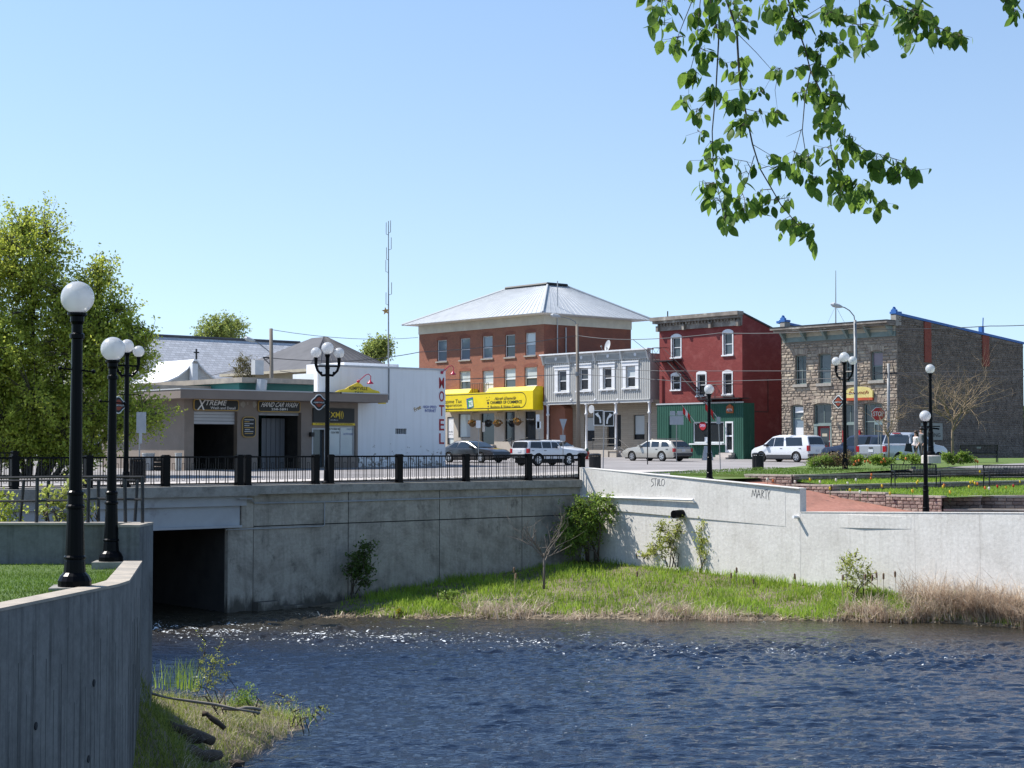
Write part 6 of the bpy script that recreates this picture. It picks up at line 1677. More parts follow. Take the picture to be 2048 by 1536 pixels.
# ------------------------------------------------------------------ benches
M_bench = mat('bench_black', (.010, .010, .012), rough=.45, spec=.35)
def make_bench(label, loc, rotz, L_=1.85):
 o = T('park_bench', label, 'bench', loc, rotz, group='black slatted park benches')
 mb = MB(); mb.tube([(0, .0, .46), (0, -.02, .62), (0, .05, .88)], .015, 4); ME_s = local_mesh('back_slat', mb, M_bench)
 mb = MB(); mb.tube([(0, -.02, .44), (0, -.2, .41), (0, -.42, .43), (0, -.46, .40)], .016, 4); ME_t = local_mesh('seat_slat', mb, M_bench)
 n = 30
 for k in range(n):
  x = -L_ / 2 + .04 + (L_ - .08) * k / (n - 1)
  inst('back_slat', ME_s, o, (x, 0, 0), world=False); inst('seat_slat', ME_t, o, (x, 0, 0), world=False)
 for y, z, nm in ((.05, .88, 'top_rail'), (-.02, .48, 'lower_rail'), (-.45, .41, 'front_rail')):
  mb = MB(); mb.tube([(-L_ / 2, y, z), (L_ / 2, y, z)], .022, 6); B(mb, nm, M_bench, o, world=False)
 for x in (-L_ / 2, L_ / 2):
  mb = MB(); mb.tube([(x, .05, .88), (x, -.02, .6), (x, .0, .42), (x, .06, 0)], .026, 5); B(mb, 'rear_leg', M_bench, o, world=False)
  mb = MB(); mb.tube([(x, -.46, .0), (x, -.44, .42), (x, -.40, .62), (x, -.02, .63)], .026, 5); B(mb, 'arm_leg', M_bench, o, world=False)
 mb = MB(); mb.box(-.1, .1, .03, .045, .70, .80); B(mb, 'plaque', M_steel, o, world=False)
 return o
p = at(1828, 958, 67.6); make_bench('black slatted bench behind the low lamp, facing the flower beds', (p.x, p.y, -1.58), .10, 1.9)
p = at(2012, 958, 66.4); make_bench('black slatted bench cut by the right edge, facing the flower beds', (p.x, p.y, -1.60), .22, 1.95)
p = at(1958, 931, 82); make_bench('dark bench on the upper lawn turned away from the river', (p.x, p.y, up(p)), pi - .15, 1.8)

# ------------------------------------------------------------------ litter bins
def make_bin(label, loc):
 o = T('litter_bin', label, 'litter bin', loc, group='black round litter bins')
 mb = MB(); mb.lathe([(.25, .06), (.255, .8)], 18); B(mb, 'liner', M_dark, o, world=False)
 mb = MB(); mb.box(-.02, .02, -.008, .008, .05, .84); ME = local_mesh('slat', mb, M_bench)
 for k in range(20):
  w = 2 * pi * k / 20; inst('slat', ME, o, (.275 * cos(w), .275 * sin(w), 0), (0, 0, w + pi / 2), world=False)
 mb = MB(); mb.lathe([(.28, .84), (.30, .86), (.30, .90), (.2, .95), (.16, .95)], 18); B(mb, 'lid', M_bench, o, world=False)
 for k in range(3):
  w = 2 * pi * k / 3 + .4; mb = MB(); mb.tube([(.2 * cos(w), .2 * sin(w), 0), (.2 * cos(w), .2 * sin(w), .07)], .025, 5); B(mb, 'foot', M_bench, o, world=False)
 return o
def on_ground(px, py): q = G(px, py); return (q.x, q.y, q.z)
make_bin('black litter bin behind the end post of the bridge railing', on_ground(1190, 947))
make_bin('black litter bin on the corner in front of the white minivan', on_ground(1516, 944))
make_bin('black litter bin behind the bridge railing near the left bank', RL.pt(s_of(275, -1.2), -1.2, DECK + .08))
# ================================================================== LAMPS, SIGNS, POLES
def globe_mat():
 m = bpy.data.materials.new('opal_globe'); m.use_nodes = True
 t = m.node_tree; t.nodes.clear(); L = t.links.new
 d = nd(t, 'ShaderNodeBsdfDiffuse'); d.inputs[0].default_value = (.93, .94, .95, 1)
 tr = nd(t, 'ShaderNodeBsdfTranslucent'); tr.inputs[0].default_value = (.93, .94, .96, 1)
 g = nd(t, 'ShaderNodeBsdfGlossy'); g.inputs['Roughness'].default_value = .25; g.inputs[0].default_value = (.9, .9, .9, 1)
 a = nd(t, 'ShaderNodeMixShader'); a.inputs[0].default_value = .62; L(d.outputs[0], a.inputs[1]); L(tr.outputs[0], a.inputs[2])
 f = nd(t, 'ShaderNodeFresnel'); f.inputs[0].default_value = 1.35
 b = nd(t, 'ShaderNodeMixShader'); L(f.outputs[0], b.inputs[0]); L(a.outputs[0], b.inputs[1]); L(g.outputs[0], b.inputs[2])
 tp = nd(t, 'ShaderNodeBsdfTransparent'); c = nd(t, 'ShaderNodeMixShader'); c.inputs[0].default_value = .06; L(b.outputs[0], c.inputs[1]); L(tp.outputs[0], c.inputs[2])
 o = nd(t, 'ShaderNodeOutputMaterial'); L(c.outputs[0], o.inputs[0]); return m
M_globe = globe_mat()
M_bulb = mat('lamp_socket', (.35, .32, .30), (.45, .42, .4), 6, .5)
def single_lamp(label, loc, H=3.75, rotz=0.0, plinth=0.0, small=False, group='single-globe lamp posts', pw=.28):
 o = T('lamp_post', label, 'lamp post', loc, rotz, group=group)
 z = 0.0
 if plinth:
  mb = MB(); mb.box(-pw, pw, -pw, pw, -plinth, -.002); B(mb, 'plinth', M_coping, o, world=False)
 R = .205
 top = H - 2 * R
 mb = MB(); mb.lathe([(.205, 0), (.205, .07), (.19, .10), (.175, .13), (.135, .17), (.125, .30), (.12, .33), (.135, .34), (.135, .36), (.12, .38), (.10, .95), (.115, .96), (.115, .99), (.10, 1.01), (.095, 1.12), (.105, 1.13), (.105, 1.16), (.085, 1.18)], 16); B(mb, 'base', M_black, o, world=False, smooth=False)
 mb = MB(); n = 14; prof = [(.082, 1.17), (.066, top - .34), (.066, top - .30), (.09, top - .29), (.09, top - .24), (.066, top - .22), (.066, top - .12), (.085, top - .08), (.085, top - .02), (.12, top), (.12, top + .03)]
 mb.lathe(prof, n); B(mb, 'shaft', M_black, o, world=False)
 mb = MB(); mb.sphere((0, 0, top + R + .012), R, 24, 16); B(mb, 'globe', M_globe, o, world=False, smooth=True)
 mb = MB(); mb.lathe([(.05, top + .03), (.05, top + .14), (.035, top + .16), (.03, top + .27), (.01, top + .29)], 10); B(mb, 'bulb', M_bulb, o, world=False)
 if not small:
  mb = MB(); zb = H * .71
  mb.tube([(-.2, 0, zb + .02), (.2, 0, zb - .02)], .012, 5); mb.sphere((-.2, 0, zb + .02), .028, 8, 6); mb.sphere((.2, 0, zb - .02), .028, 8, 6); B(mb, 'cross_arm', M_black, o, world=False)
 return o
p = at(146, 1172, 20.5); single_lamp('tall black globe lamp post nearest the viewer, beside the lawn wall', (p.x + .02, p.y, p.z), 3.77, .15, .1)
p = at(222, 1122, 27.9); single_lamp('black globe lamp post on a concrete plinth at the far end of the lawn', (p.x, p.y, p.z), 3.77, .1, .22)
p = at(1419, 958, 68.3); single_lamp('globe lamp post standing behind the sloping river wall', (p.x, p.y, p.z - .1), 4.0, .3, small=True)
p = at(1852, 1022, 60.4); single_lamp('lower globe lamp post on the promenade, in front of the bench', (p.x, p.y, zl - .14), 3.9, .0, small=True)
p = at(1862, 910, 72.0); lm = single_lamp('taller globe lamp post on a round concrete base in the park', (p.x, p.y, p.z), 3.95, .4, small=True)
mb = MB(); mb.lathe([(.42, -.36), (.42, -.05), (.38, -.01)], 18); B(mb, 'round_base', M_side, lm, world=False)
mb = MB(); zb = 1.25; mb.tube([(-.55, -.1, zb), (.55, .1, zb)], .025, 6); mb.tube([(-.1, .35, zb - .03), (.3, -.2, zb - .12)], .04, 6); B(mb, 'basket_arm', M_black, lm, world=False)
M_badge = mat('badge_orange', (.32, .06, .02), (.22, .03, .015), 3, .5)
def triple_lamp(label, loc, H=5.35, rotz=0.0, badge=True, arm=.44):
 o = T('triple_lamp_post', label, 'lamp post', loc, rotz, group='three-globe lamp posts')
 top = H - .46
 mb = MB(); mb.lathe([(.17, 0), (.17, .06), (.13, .12), (.12, .5), (.10, .55), (.095, .9)], 16); B(mb, 'base', M_black, o, world=False)
 mb = MB(); mb.lathe([(.088, .88), (.082, top - .55), (.10, top - .53), (.10, top - .5), (.07, top - .48), (.07, top - .12), (.10, top - .06), (.10, top)], 14); B(mb, 'shaft', M_black, o, world=False)
 mb = MB(); mb.sphere((0, 0, top + .23), .232, 20, 14); B(mb, 'globe', M_globe, o, world=False, smooth=True)
 mb = MB(); mb.lathe([(.05, top), (.05, top + .12), (.02, top + .2)], 8); B(mb, 'bulb', M_bulb, o, world=False)
 for sg in (-1, 1):
  zt_ = top - .13
  mb = MB(); mb.tube([(0, 0, top - .78), (sg * arm * .45, 0, top - .80), (sg * arm * .85, 0, top - .62), (sg * arm, 0, top - .42), (sg * arm, 0, zt_)], [.05, .05, .05, .055, .075], 8); mb.tube([(0, 0, top - .45), (sg * arm, 0, top - .45)], .035, 6); mb.sphere((sg * arm * .55, 0, top - .70), .05, 8, 6); B(mb, 'arm', M_black, o, world=False)
  mb = MB(); mb.sphere((sg * arm, 0, zt_ + .19), .198, 20, 14); B(mb, 'globe', M_globe, o, world=False, smooth=True)
  mb = MB(); mb.lathe([(.045, zt_), (.045, zt_ + .1), (.02, zt_ + .17)], 8, (sg * arm, 0, 0)); B(mb, 'bulb', M_bulb, o, world=False)
 if badge:
  zb = top - 1.45
  mb = MB(); mb.tube([(-.5, 0, zb), (.52, 0, zb)], .016, 5); mb.sphere((.52, 0, zb), .035, 8, 6); mb.sphere((-.5, 0, zb), .035, 8, 6); B(mb, 'sign_arm', M_black, o, world=False)
  fr = Fr((0, 0), (1, 0), (0, -1))
  def crest(cx, cz_, r):
   return [(cx + r * (1 + .13 * cos(4 * w)) * cos(w) * 1.02, cz_ + r * (1 + .13 * cos(4 * w)) * sin(w)) for w in [2 * pi * k / 28 for k in range(28)]]
  c_ = (-.32, zb - .36)
  mb = MB(); mb.fprism(fr, crest(*c_, .27), -.02, .02); sg_ = B(mb, 'badge', M_white, o, world=False)
  mb = MB(); mb.fprism(fr, crest(*c_, .235), -.026, .026); B(mb, 'badge_border', M_ink, sg_, world=False)
  mb = MB(); mb.fprism(fr, crest(*c_, .17), -.032, .032); B(mb, 'badge_field', M_badge, sg_, world=False)
  mb = MB(); mb.fbox(fr, c_[0] - .23, c_[0] + .23, -.036, .036, c_[1] - .06, c_[1] + .03); B(mb, 'badge_ribbon', M_ink, sg_, world=False)
  v, f = text_geo('KEMPTVILLE', True); mb = MB(); mb.add([fr.pt(c_[0] + (q[0] - .5) * .40, .038, c_[1] - .015 + (q[1] - .5) * .05) for q in v], f); B(mb, 'lettering', M_white, sg_, world=False)
 return o
p = RL.pt(s_of(654, -.2), -.2, DECK); triple_lamp('three-globe lamp post with shield badge rising from the bridge railing', (p.x, p.y, DECK), 5.35, ROT * .4)
p = RL.pt(s_of(246, -.3), -.3, DECK); triple_lamp('three-globe lamp post half hidden behind the lawn lamp and big tree', (p.x + .1, p.y, DECK), 5.1, ROT)
p = at(1690, 900, 75.5); triple_lamp('three-globe lamp post with badge standing among the park shrubs', (p.x, p.y, up(p) - .05), 5.42, -.75)

# ------------------------------------------------------------------ signs
def sign_post(name, label, px, ybase, ytop, cat='sign', r=.03, lean=0.0, D=None, m=None, group=None):
 q = G(px, ybase) if D is None else at(px, ybase, D)
 o = T(name, label, cat, (q.x, q.y, q.z), group=group)
 t = at(px + lean, ytop, q.y)
 mb = MB(); mb.tube([q, t], r, 6); B(mb, 'post', m or M_steel, o)
 return o, q
FACE = lambda q, ang=0.0: Fr((q.x, q.y), (cos(ang), sin(ang)), (sin(ang), -cos(ang)))
o, q = sign_post('turn_sign', 'paired black turn-arrow boards on one post by the litter bin', 1206, 941, 850, lean=2)
fr = FACE(q).off(.05)
for (x0, y0, x1, y1, flip) in [(1187, 820.5, 1207, 851, 1), (1208, 822, 1228, 852.5, -1)]:
 a_, b_, c_, d_ = fr.rect(x0, y0, x1, y1)
 mb = MB(); mb.fbox(fr, a_, b_, -.01, .0, c_, d_); bd = B(mb, 'arrow_board', M_white, o)
 e = .035; mb = MB(); mb.fbox(fr, a_ + e, b_ - e, -.005, .006, c_ + e, d_ - e); B(mb, 'board_face', M_ink, bd)
 cx = (a_ + b_) / 2; w_, h_ = b_ - a_, d_ - c_
 pts = [(.20, -.36), (.17, -.08), (.06, .10), (-.08, .20)]
 mb = MB()
 for k in range(3):
  (x0_, z0_), (x1_, z1_) = pts[k], pts[k + 1]; dx, dz = x1_ - x0_, z1_ - z0_; l = hypot(dx, dz); nx_, nz_ = -dz / l * .075, dx / l * .075
  quad = [(x0_ - nx_, z0_ - nz_), (x1_ - nx_, z1_ - nz_), (x1_ + nx_, z1_ + nz_), (x0_ + nx_, z0_ + nz_)]
  if flip < 0: quad = [(-x, z) for x, z in quad][::-1]
  mb.fprism(fr, [(cx + x * w_, (c_ + d_) / 2 + z * h_ * .95) for x, z in quad][::-1], .0, .010 + .001 * k)
 hd = [(-.02, .36), (-.36, .26), (-.06, .04)]
 if flip < 0: hd = [(-x, z) for x, z in hd][::-1]
 mb.fprism(fr, [(cx + x * w_, (c_ + d_) / 2 + z * h_) for x, z in hd], .0, .014); B(mb, 'arrow', M_white, bd)
o, q = sign_post('stop_sign', 'red octagonal stop sign at the street corner behind the pickup', 1757, 905, 838, D=90)
fr = FACE(q, -.1).off(.05); s_, z_ = fr.hit(1757, 828);
M_stop = mat('stop_red', (.42, .015, .02), rough=.4)
for r_, m_, t_2 in ((.40, M_white, .0), (.37, M_stop, .006)):
 mb = MB(); mb.fprism(fr, [(s_ + r_ * cos(pi / 8 + k * pi / 4), z_ + r_ * sin(pi / 8 + k * pi / 4)) for k in range(8)], -.012, t_2); B(mb, 'sign_face' if m_ is M_stop else 'sign_border', m_, o)
lettering(fr, 'STOP', s_ - .28, s_ + .28, z_ - .12, z_ + .14, M_white, o, .012, bold=True)
a_ = .3; mb = MB(); mb.fbox(fr, s_ - .2, s_ + .2, -.01, .01, z_ - .58, z_ - .45); tab = B(mb, 'tab_plate', M_white, o)
def back_plate(o, q, px0, py0, px1, py1, name='plate', ang=0.0, shape='rect', m=None):
 fr = FACE(q, ang).off(.045); a_, b_, c_, d_ = fr.rect(px0, py0, px1, py1); mb = MB()
 if shape == 'tri': mb.fprism(fr, [((a_ + b_) / 2, c_), (b_, d_), (a_, d_)], -.01, .0)
 else: mb.fbox(fr, a_, b_, -.01, .0, c_, d_)
 return B(mb, name, m or M_signback, o)
o, q = sign_post('yield_sign', 'yield sign seen from behind beside the white saloon', 1126, 934, 838); back_plate(o, q, 1119, 838, 1134, 862, shape='tri'); back_plate(o, q, 1120, 870, 1131, 882)
o, q = sign_post('parking_sign', 'leaning narrow parking sign at the edge of the parking lot', 1081, 930, 828, lean=-5); back_plate(o, q, 1072, 829, 1079, 858, m=M_trimwhite); back_plate(o, q, 1074, 843, 1082, 857, m=M_trimwhite)
o, q = sign_post('parking_sign', 'parking sign in front of the dark grey coupe', 957, 940, 840, r=.025); back_plate(o, q, 952, 841, 961, 856, m=M_trimwhite)
o, q = sign_post('route_sign', 'four blank sign backs on a post behind the silver estate car', 1353, 924, 826);
for x0, y0, x1, y1 in [(1340, 822, 1350.5, 831), (1354.5, 822, 1366, 831), (1339.5, 832, 1367, 849.5)]: back_plate(o, q, x0, y0, x1, y1)
o, q = sign_post('sign_post', 'bare dark post in front of the silver estate car', 1295, 929, 845, m=M_blackd, r=.035)
o, q = sign_post('parking_sign', 'small parking sign beside the globe lamp at the corner', 1441, 943, 833, r=.025, lean=-4); back_plate(o, q, 1433, 834, 1441, 848)
o, q = sign_post('bus_sign', 'grey sign back on a steel post left of the car wash', 278, 967, 826, lean=2, r=.028, D=61.5); back_plate(o, q, 273, 824, 292, 866); back_plate(o, q, 278, 866, 284, 887)
o, q = sign_post('sign_post', 'thin steel post standing by the pickup tailgate', 1762, 915, 868, D=84, r=.03)
# neighbourhood sign half hidden under the tree
nb = T('price_sign', 'dark roadside price sign half hidden under the big tree', 'sign', (at(118, 930, 92).x, 92, gh(92)))
fr = FACE(Vector((at(118, 930, 92).x, 92, 0))); a_, b_, c_, d_ = fr.rect(95, 880, 143, 915)
mb = MB(); mb.fbox(fr, a_, b_, -.1, 0, c_, d_); B(mb, 'board', mat('navy_board', (.02, .03, .06)), nb); mb = MB(); mb.fbox(fr, (a_ + b_) / 2 - .08, (a_ + b_) / 2 + .08, -.1, 0, gh(92), c_); B(mb, 'post', M_blackd, nb)
text_px(fr, '$2.50', 118, 905, 141, 914, M_white, nb, .01, bold=True)

# ------------------------------------------------------------------ utility poles, masts and wires
M_wood = mat('weathered_pole', (.24, .205, .17), (.17, .145, .12), 3, .9, stretch=(1, 1, .1))
def utility_pole(label, px, ybase, ytop, D, r=.13, lean=0.0, m=None):
 b = at(px, 900, D); b.z = gh(D); t = at(px + lean, ytop, D)
 o = T('utility_pole', label, 'utility pole', tuple(b), group='utility poles')
 mb = MB(); mb.tube([b, t], [r * 1.15, r * .8], 10); B(mb, 'pole', m or M_wood, o, smooth=True)
 return o, b, t
def cobra(o, pts, D, m=M_steel):
 P3 = [at(x, y, D) for x, y in pts]
 mb = MB(); mb.tube(P3, .035, 6); B(mb, 'lamp_arm', m, o)
 h = P3[-1]; d = (P3[-1] - P3[-2]).normalized()
 mb = MB(); mb.tube([h - d * .1, h + d * .12, h + d * .45, h + d * .62], [.06, .13, .15, .05], 8); B(mb, 'lamp_head', M_trimgrey, o)
o, b, t = utility_pole('wooden pole with curved street light in front of the brick block', 1158, 893, 648, 118, lean=-4); cobra(o, [(1154, 652), (1150, 643), (1138, 637), (1118, 633)], 118)
s_ = at(1154, 748, 118); mb = MB(); mb.tube([s_ + Vector((0, -.15, -.15)), s_ + Vector((0, -.15, .15))], .15, 8); B(mb, 'meter_can', M_steel, o)
o, b, t = utility_pole('pole with tall curved street light in front of the stone building', 1713, 905, 640, 100, r=.11, lean=-3, m=M_steel); cobra(o, [(1710, 645), (1708, 632), (1699, 621), (1689, 615), (1681, 613)], 100)
o, b, t = utility_pole('dark pole with straight lamp bracket behind the car wash', 545, 900, 657, 104, r=.14, lean=-3); cobra(o, [(541, 705), (515, 685), (507, 682)], 104)
mb = MB(); mb.tube([at(541, 715, 104), at(526, 715, 104)], .05, 5); mb.tube([at(526, 715, 104), at(541, 730, 104)], .03, 5); B(mb, 'bracket', M_blackd, o)
o, b, t = utility_pole('short pole with crossarm at the corner of the stone building', 1777, 905, 727, 101, r=.10, m=M_steel)
mb = MB(); mb.tube([at(1769, 747, 101), at(1794, 747, 101)], .07, 6); mb.tube([at(1777, 727, 101), at(1770, 747, 101)], .025, 4); mb.tube([at(1784, 726, 101), at(1789, 746, 101)], .025, 4); B(mb, 'crossarm', M_blackd, o)
def mast(label, px, ytop, ybase, D, r, extras=()):
 o = T('antenna_mast', label, 'antenna', tuple(at(px, ybase, D)), group='roof antenna masts')
 mb = MB(); mb.tube([at(px, ybase, D), at(px, ytop, D)], [r, r * .45], 6); B(mb, 'mast', M_steel, o)
 for y, l in extras:
  p = at(px, y, D); mb = MB(); mb.tube([p, p + Vector((-l, 0, .05)), p + Vector((-l, 0, .75))], .02, 4); B(mb, 'dipole', M_steel, o)
 return o
o = mast('tall thin radio mast with small dipoles above the motel', 777, 442, 738, 97.5, .055, [(466, -.12), (470, .14), (500, -.16), (545, .16), (590, -.18), (610, .15), (520, .12)])
s_ = at(771.5, 622, 97.3)
M_ochre = mat('ochre_star', (.36, .21, .06), rough=.6)
star = T('star', 'ochre star ornament fixed on the tall mast above the motel', 'star', tuple(s_))
fr = FACE(s_); mb = MB(); pts = []
for k in range(10):
 r_ = .24 if k % 2 == 0 else .10; w = pi / 2 + .15 + k * pi / 5; pts.append((r_ * cos(w), s_.z + r_ * sin(w)))
mb.fprism(fr, pts, -.04, .04); B(mb, 'star_body', M_ochre, star)
o = mast('thin guyed antenna mast on the stone building roof', 1671.5, 541, 646, 116, .045)
for dx in (-16, 18):
 mb = MB(); mb.tube([at(1671.5, 612, 116), at(1671.5 + dx, 646, 116.5)], .012, 3); B(mb, 'guy', M_steel, o)
def wire(label, pts, r=.014, sag=True):
 r *= 1.7
 """span through photo points (px, py, distance)"""
 P3 = [at(*q) for q in pts]; out = []
 for i in range(len(P3) - 1):
  L_ = (P3[i + 1] - P3[i]).length
  for k in range(8):
   f = k / 8; p = P3[i].lerp(P3[i + 1], f); p.z -= .035 * L_ * .35 * 4 * f * (1 - f) if sag else 0; out.append(p)
 out.append(P3[-1]); mb = MB(); mb.tube(out, r, 4); o = B(mb, 'wire', mat('cable', (.06, .06, .065), rough=.6)); tag(o, label, 'wire', 'overhead wires'); return o
wire('overhead wire from the left pole across the motel to the brick block', [(541, 716, 104), (700, 722, 107), (840, 704, 112), (1155, 671, 118)])
wire('overhead wire from the brick block pole past the red building to the stone building', [(1155, 671, 118), (1266, 679, 112), (1440, 666, 108), (1710, 657, 100)])
wire('overhead wire from the stone building pole out of the right edge', [(1710, 657, 100), (1980, 652, 100), (2100, 647, 100)])
wire('thin wire from the dark pole rising to the brick block eaves', [(541, 659, 104), (836, 675, 130)], .010)
wire('low service wire across the motel wall', [(560, 742, 100), (640, 752, 100), (780, 760, 99), (890, 760, 98), (1155, 748, 117)], .012, False)
wire('low cable between the two right-hand poles in front of the red building', [(1155, 748, 118), (1380, 764, 110), (1710, 756, 100), (1777, 745, 101)], .012, False)
wire('second low cable in front of the red and grey buildings', [(1155, 736, 118), (1320, 742, 112), (1710, 742, 100), (1777, 747, 101), (2100, 738, 100)], .011, False)
wire('third wire leaving the crossarm towards the right edge', [(1777, 747, 101), (1900, 754, 100), (2100, 752, 100)], .011, False)
wire('slack wire dropping from the pole to the chapel', [(541, 716, 104), (470, 740, 104), (400, 756, 110)], .012, False)
wire('steep service drop from the main wire to the grey building', [(1266, 679, 112), (1300, 706, 118), (1345, 758, 118)], .012, False)
for i, (px, py, d) in enumerate([(1266, 679, 112)]):
 pass

# ------------------------------------------------------------------ hydrant, baskets, sandwich board, letters on the wall
q = G(1174, 919); hy = T('fire_hydrant', 'red fire hydrant with green cap near the porch pillar', 'fire hydrant', tuple(q))
M_hyd = mat('hydrant_red', (.38, .03, .02), rough=.5)
mb = MB(); mb.lathe([(.16, 0), (.16, .05), (.11, .07), (.11, .5), (.14, .52), (.14, .56), (.11, .58)], 12); B(mb, 'barrel', M_hyd, hy, world=False)
mb = MB(); mb.lathe([(.12, .58), (.12, .66), (.07, .74), (.04, .8)], 12); B(mb, 'bonnet', mat('hydrant_green', (.03, .10, .05), rough=.5), hy, world=False)
for x in (-1, 1):
 mb = MB(); mb.tube([(x * .1, 0, .44), (x * .19, 0, .44)], .06, 8); B(mb, 'nozzle', M_hyd, hy, world=False)
M_basket = mat('coir_basket', (.16, .10, .05), (.10, .06, .03), 8, .9); M_bloom = leafmat('basket_leaves', (.10, .12, .02), (.42, .16, .03), .3)
for i, (px, py, lab) in enumerate([(945, 847, 'left hanging flower basket under the yellow sign'), (995, 847, 'middle hanging flower basket beside the dark shop door'), (1035, 844, 'right hanging flower basket between the dark shop windows')]):
 s_, z_ = LF.hit(px, py, .7); c_ = LF.pt(s_, .7, z_)
 hb = T('hanging_basket', lab, 'flower basket', tuple(c_ - Vector((0, 0, .3))), group='hanging baskets under the yellow sign')
 mb = MB(); mb.lathe([(.08, -.3), (.25, -.2), (.36, 0), (.36, .02)], 12, c_); B(mb, 'basket', M_basket, hb)
 mb = MB()
 for k in range(90):
  w, e, r_ = rs.random() * 6.28, rs.random() * 1.4, .28 + .2 * rs.random(); d = Vector((cos(w) * cos(e), sin(w) * cos(e), sin(e) * .8 - .15)); p = c_ + d * r_ + Vector((0, 0, .05)); u_ = Vector((rs.uniform(-1, 1), rs.uniform(-1, 1), rs.uniform(-1, 1))).normalized(); v_ = u_.cross(d).normalized(); s2 = .07
  mb.quad(p - u_ * s2, p + v_ * s2, p + u_ * s2, p - v_ * s2)
 B(mb, 'flowers', M_bloom, hb)
 mb = MB(); mb.tube([LF.pt(s_ - .02, .05, z_ + 1.0), LF.pt(s_, .7, z_ + .95)], .02, 4)
 for k in range(3): mb.tube([c_ + Vector((.33 * cos(k * 2.1), .33 * sin(k * 2.1), 0)), LF.pt(s_, .7, z_ + .95)], .008, 3)
 B(mb, 'hanger', M_ink, hb)
q = G(1415, 920.5); sb2 = T('sandwich_board', 'folding sandwich board on the pavement below the shop window', 'sign', tuple(q))
mb = MB(); mb.hexa([(-.38, -.3, 0), (.38, -.3, 0), (.38, -.27, 0), (-.38, -.27, 0), (-.22, -.03, 1.0), (.22, -.03, 1.0), (.22, 0, 1.0), (-.22, 0, 1.0)]); B(mb, 'front_panel', M_signback, sb2, world=False)
mb = MB(); mb.hexa([(-.38, .27, 0), (.38, .27, 0), (.38, .3, 0), (-.38, .3, 0), (-.22, .004, 1.0), (.22, .004, 1.0), (.22, .03, 1.0), (-.22, .03, 1.0)]); B(mb, 'rear_panel', M_signback, sb2, world=False)
M_spray = mat('spray_paint', (.05, .05, .055), rough=.8)
def scrawl(strokes, fr, x0, y0, x1, y1, parent, name, w=.022):
 mb = MB()
 for st in strokes:
  pts = []
  for (u, v) in st:
   s, z = fr.hit(x0 + (x1 - x0) * u, y0 + (y1 - y0) * v); pts.append((s, z))
  for k in range(len(pts) - 1):
   (a, b), (c, d) = pts[k], pts[k + 1]; l = hypot(c - a, d - b) or 1; nx, nz = -(d - b) / l * w / 2, (c - a) / l * w / 2
   tq = lambda s: max(.004, .085 - .079 * s / S_POUR + .004); mb.add([fr.pt(a - nx, tq(a), b - nz), fr.pt(c - nx, tq(c), d - nz), fr.pt(c + nx, tq(c), d + nz), fr.pt(a + nx, tq(a), b + nz)], [(0, 1, 2, 3)])
 return B(mb, name, M_spray, parent)
scrawl([[(.20, .05), (.05, .12), (.02, .35), (.16, .5), (.18, .75), (.02, .95)], [(.22, .08), (.42, .06)], [(.32, .08), (.31, .9)], [(.5, .1), (.47, .9), (.55, .55), (.58, .12)], [(.62, .1), (.60, .85), (.72, .82)], [(.86, .1), (.76, .35), (.78, .8), (.90, .9), (1.0, .6), (.97, .2), (.86, .1)]], RW, 1304, 956, 1331, 974, river_wall, 'graffiti')
scrawl([[(.0, .75), (.06, .1), (.14, .65), (.22, .05), (.27, .8)], [(.27, .85), (.38, .1), (.47, .85)], [(.31, .55), (.46, .5)], [(.54, .85), (.54, .15), (.66, .25), (.55, .5), (.68, .85)], [(.68, .15), (.85, .1)], [(.77, .12), (.77, .9)], [(.84, .1), (.91, .45)], [(1.0, .15), (.9, .55), (.93, 1.0)]], RW, 1504, 977, 1541, 1000, river_wall, 'graffiti')
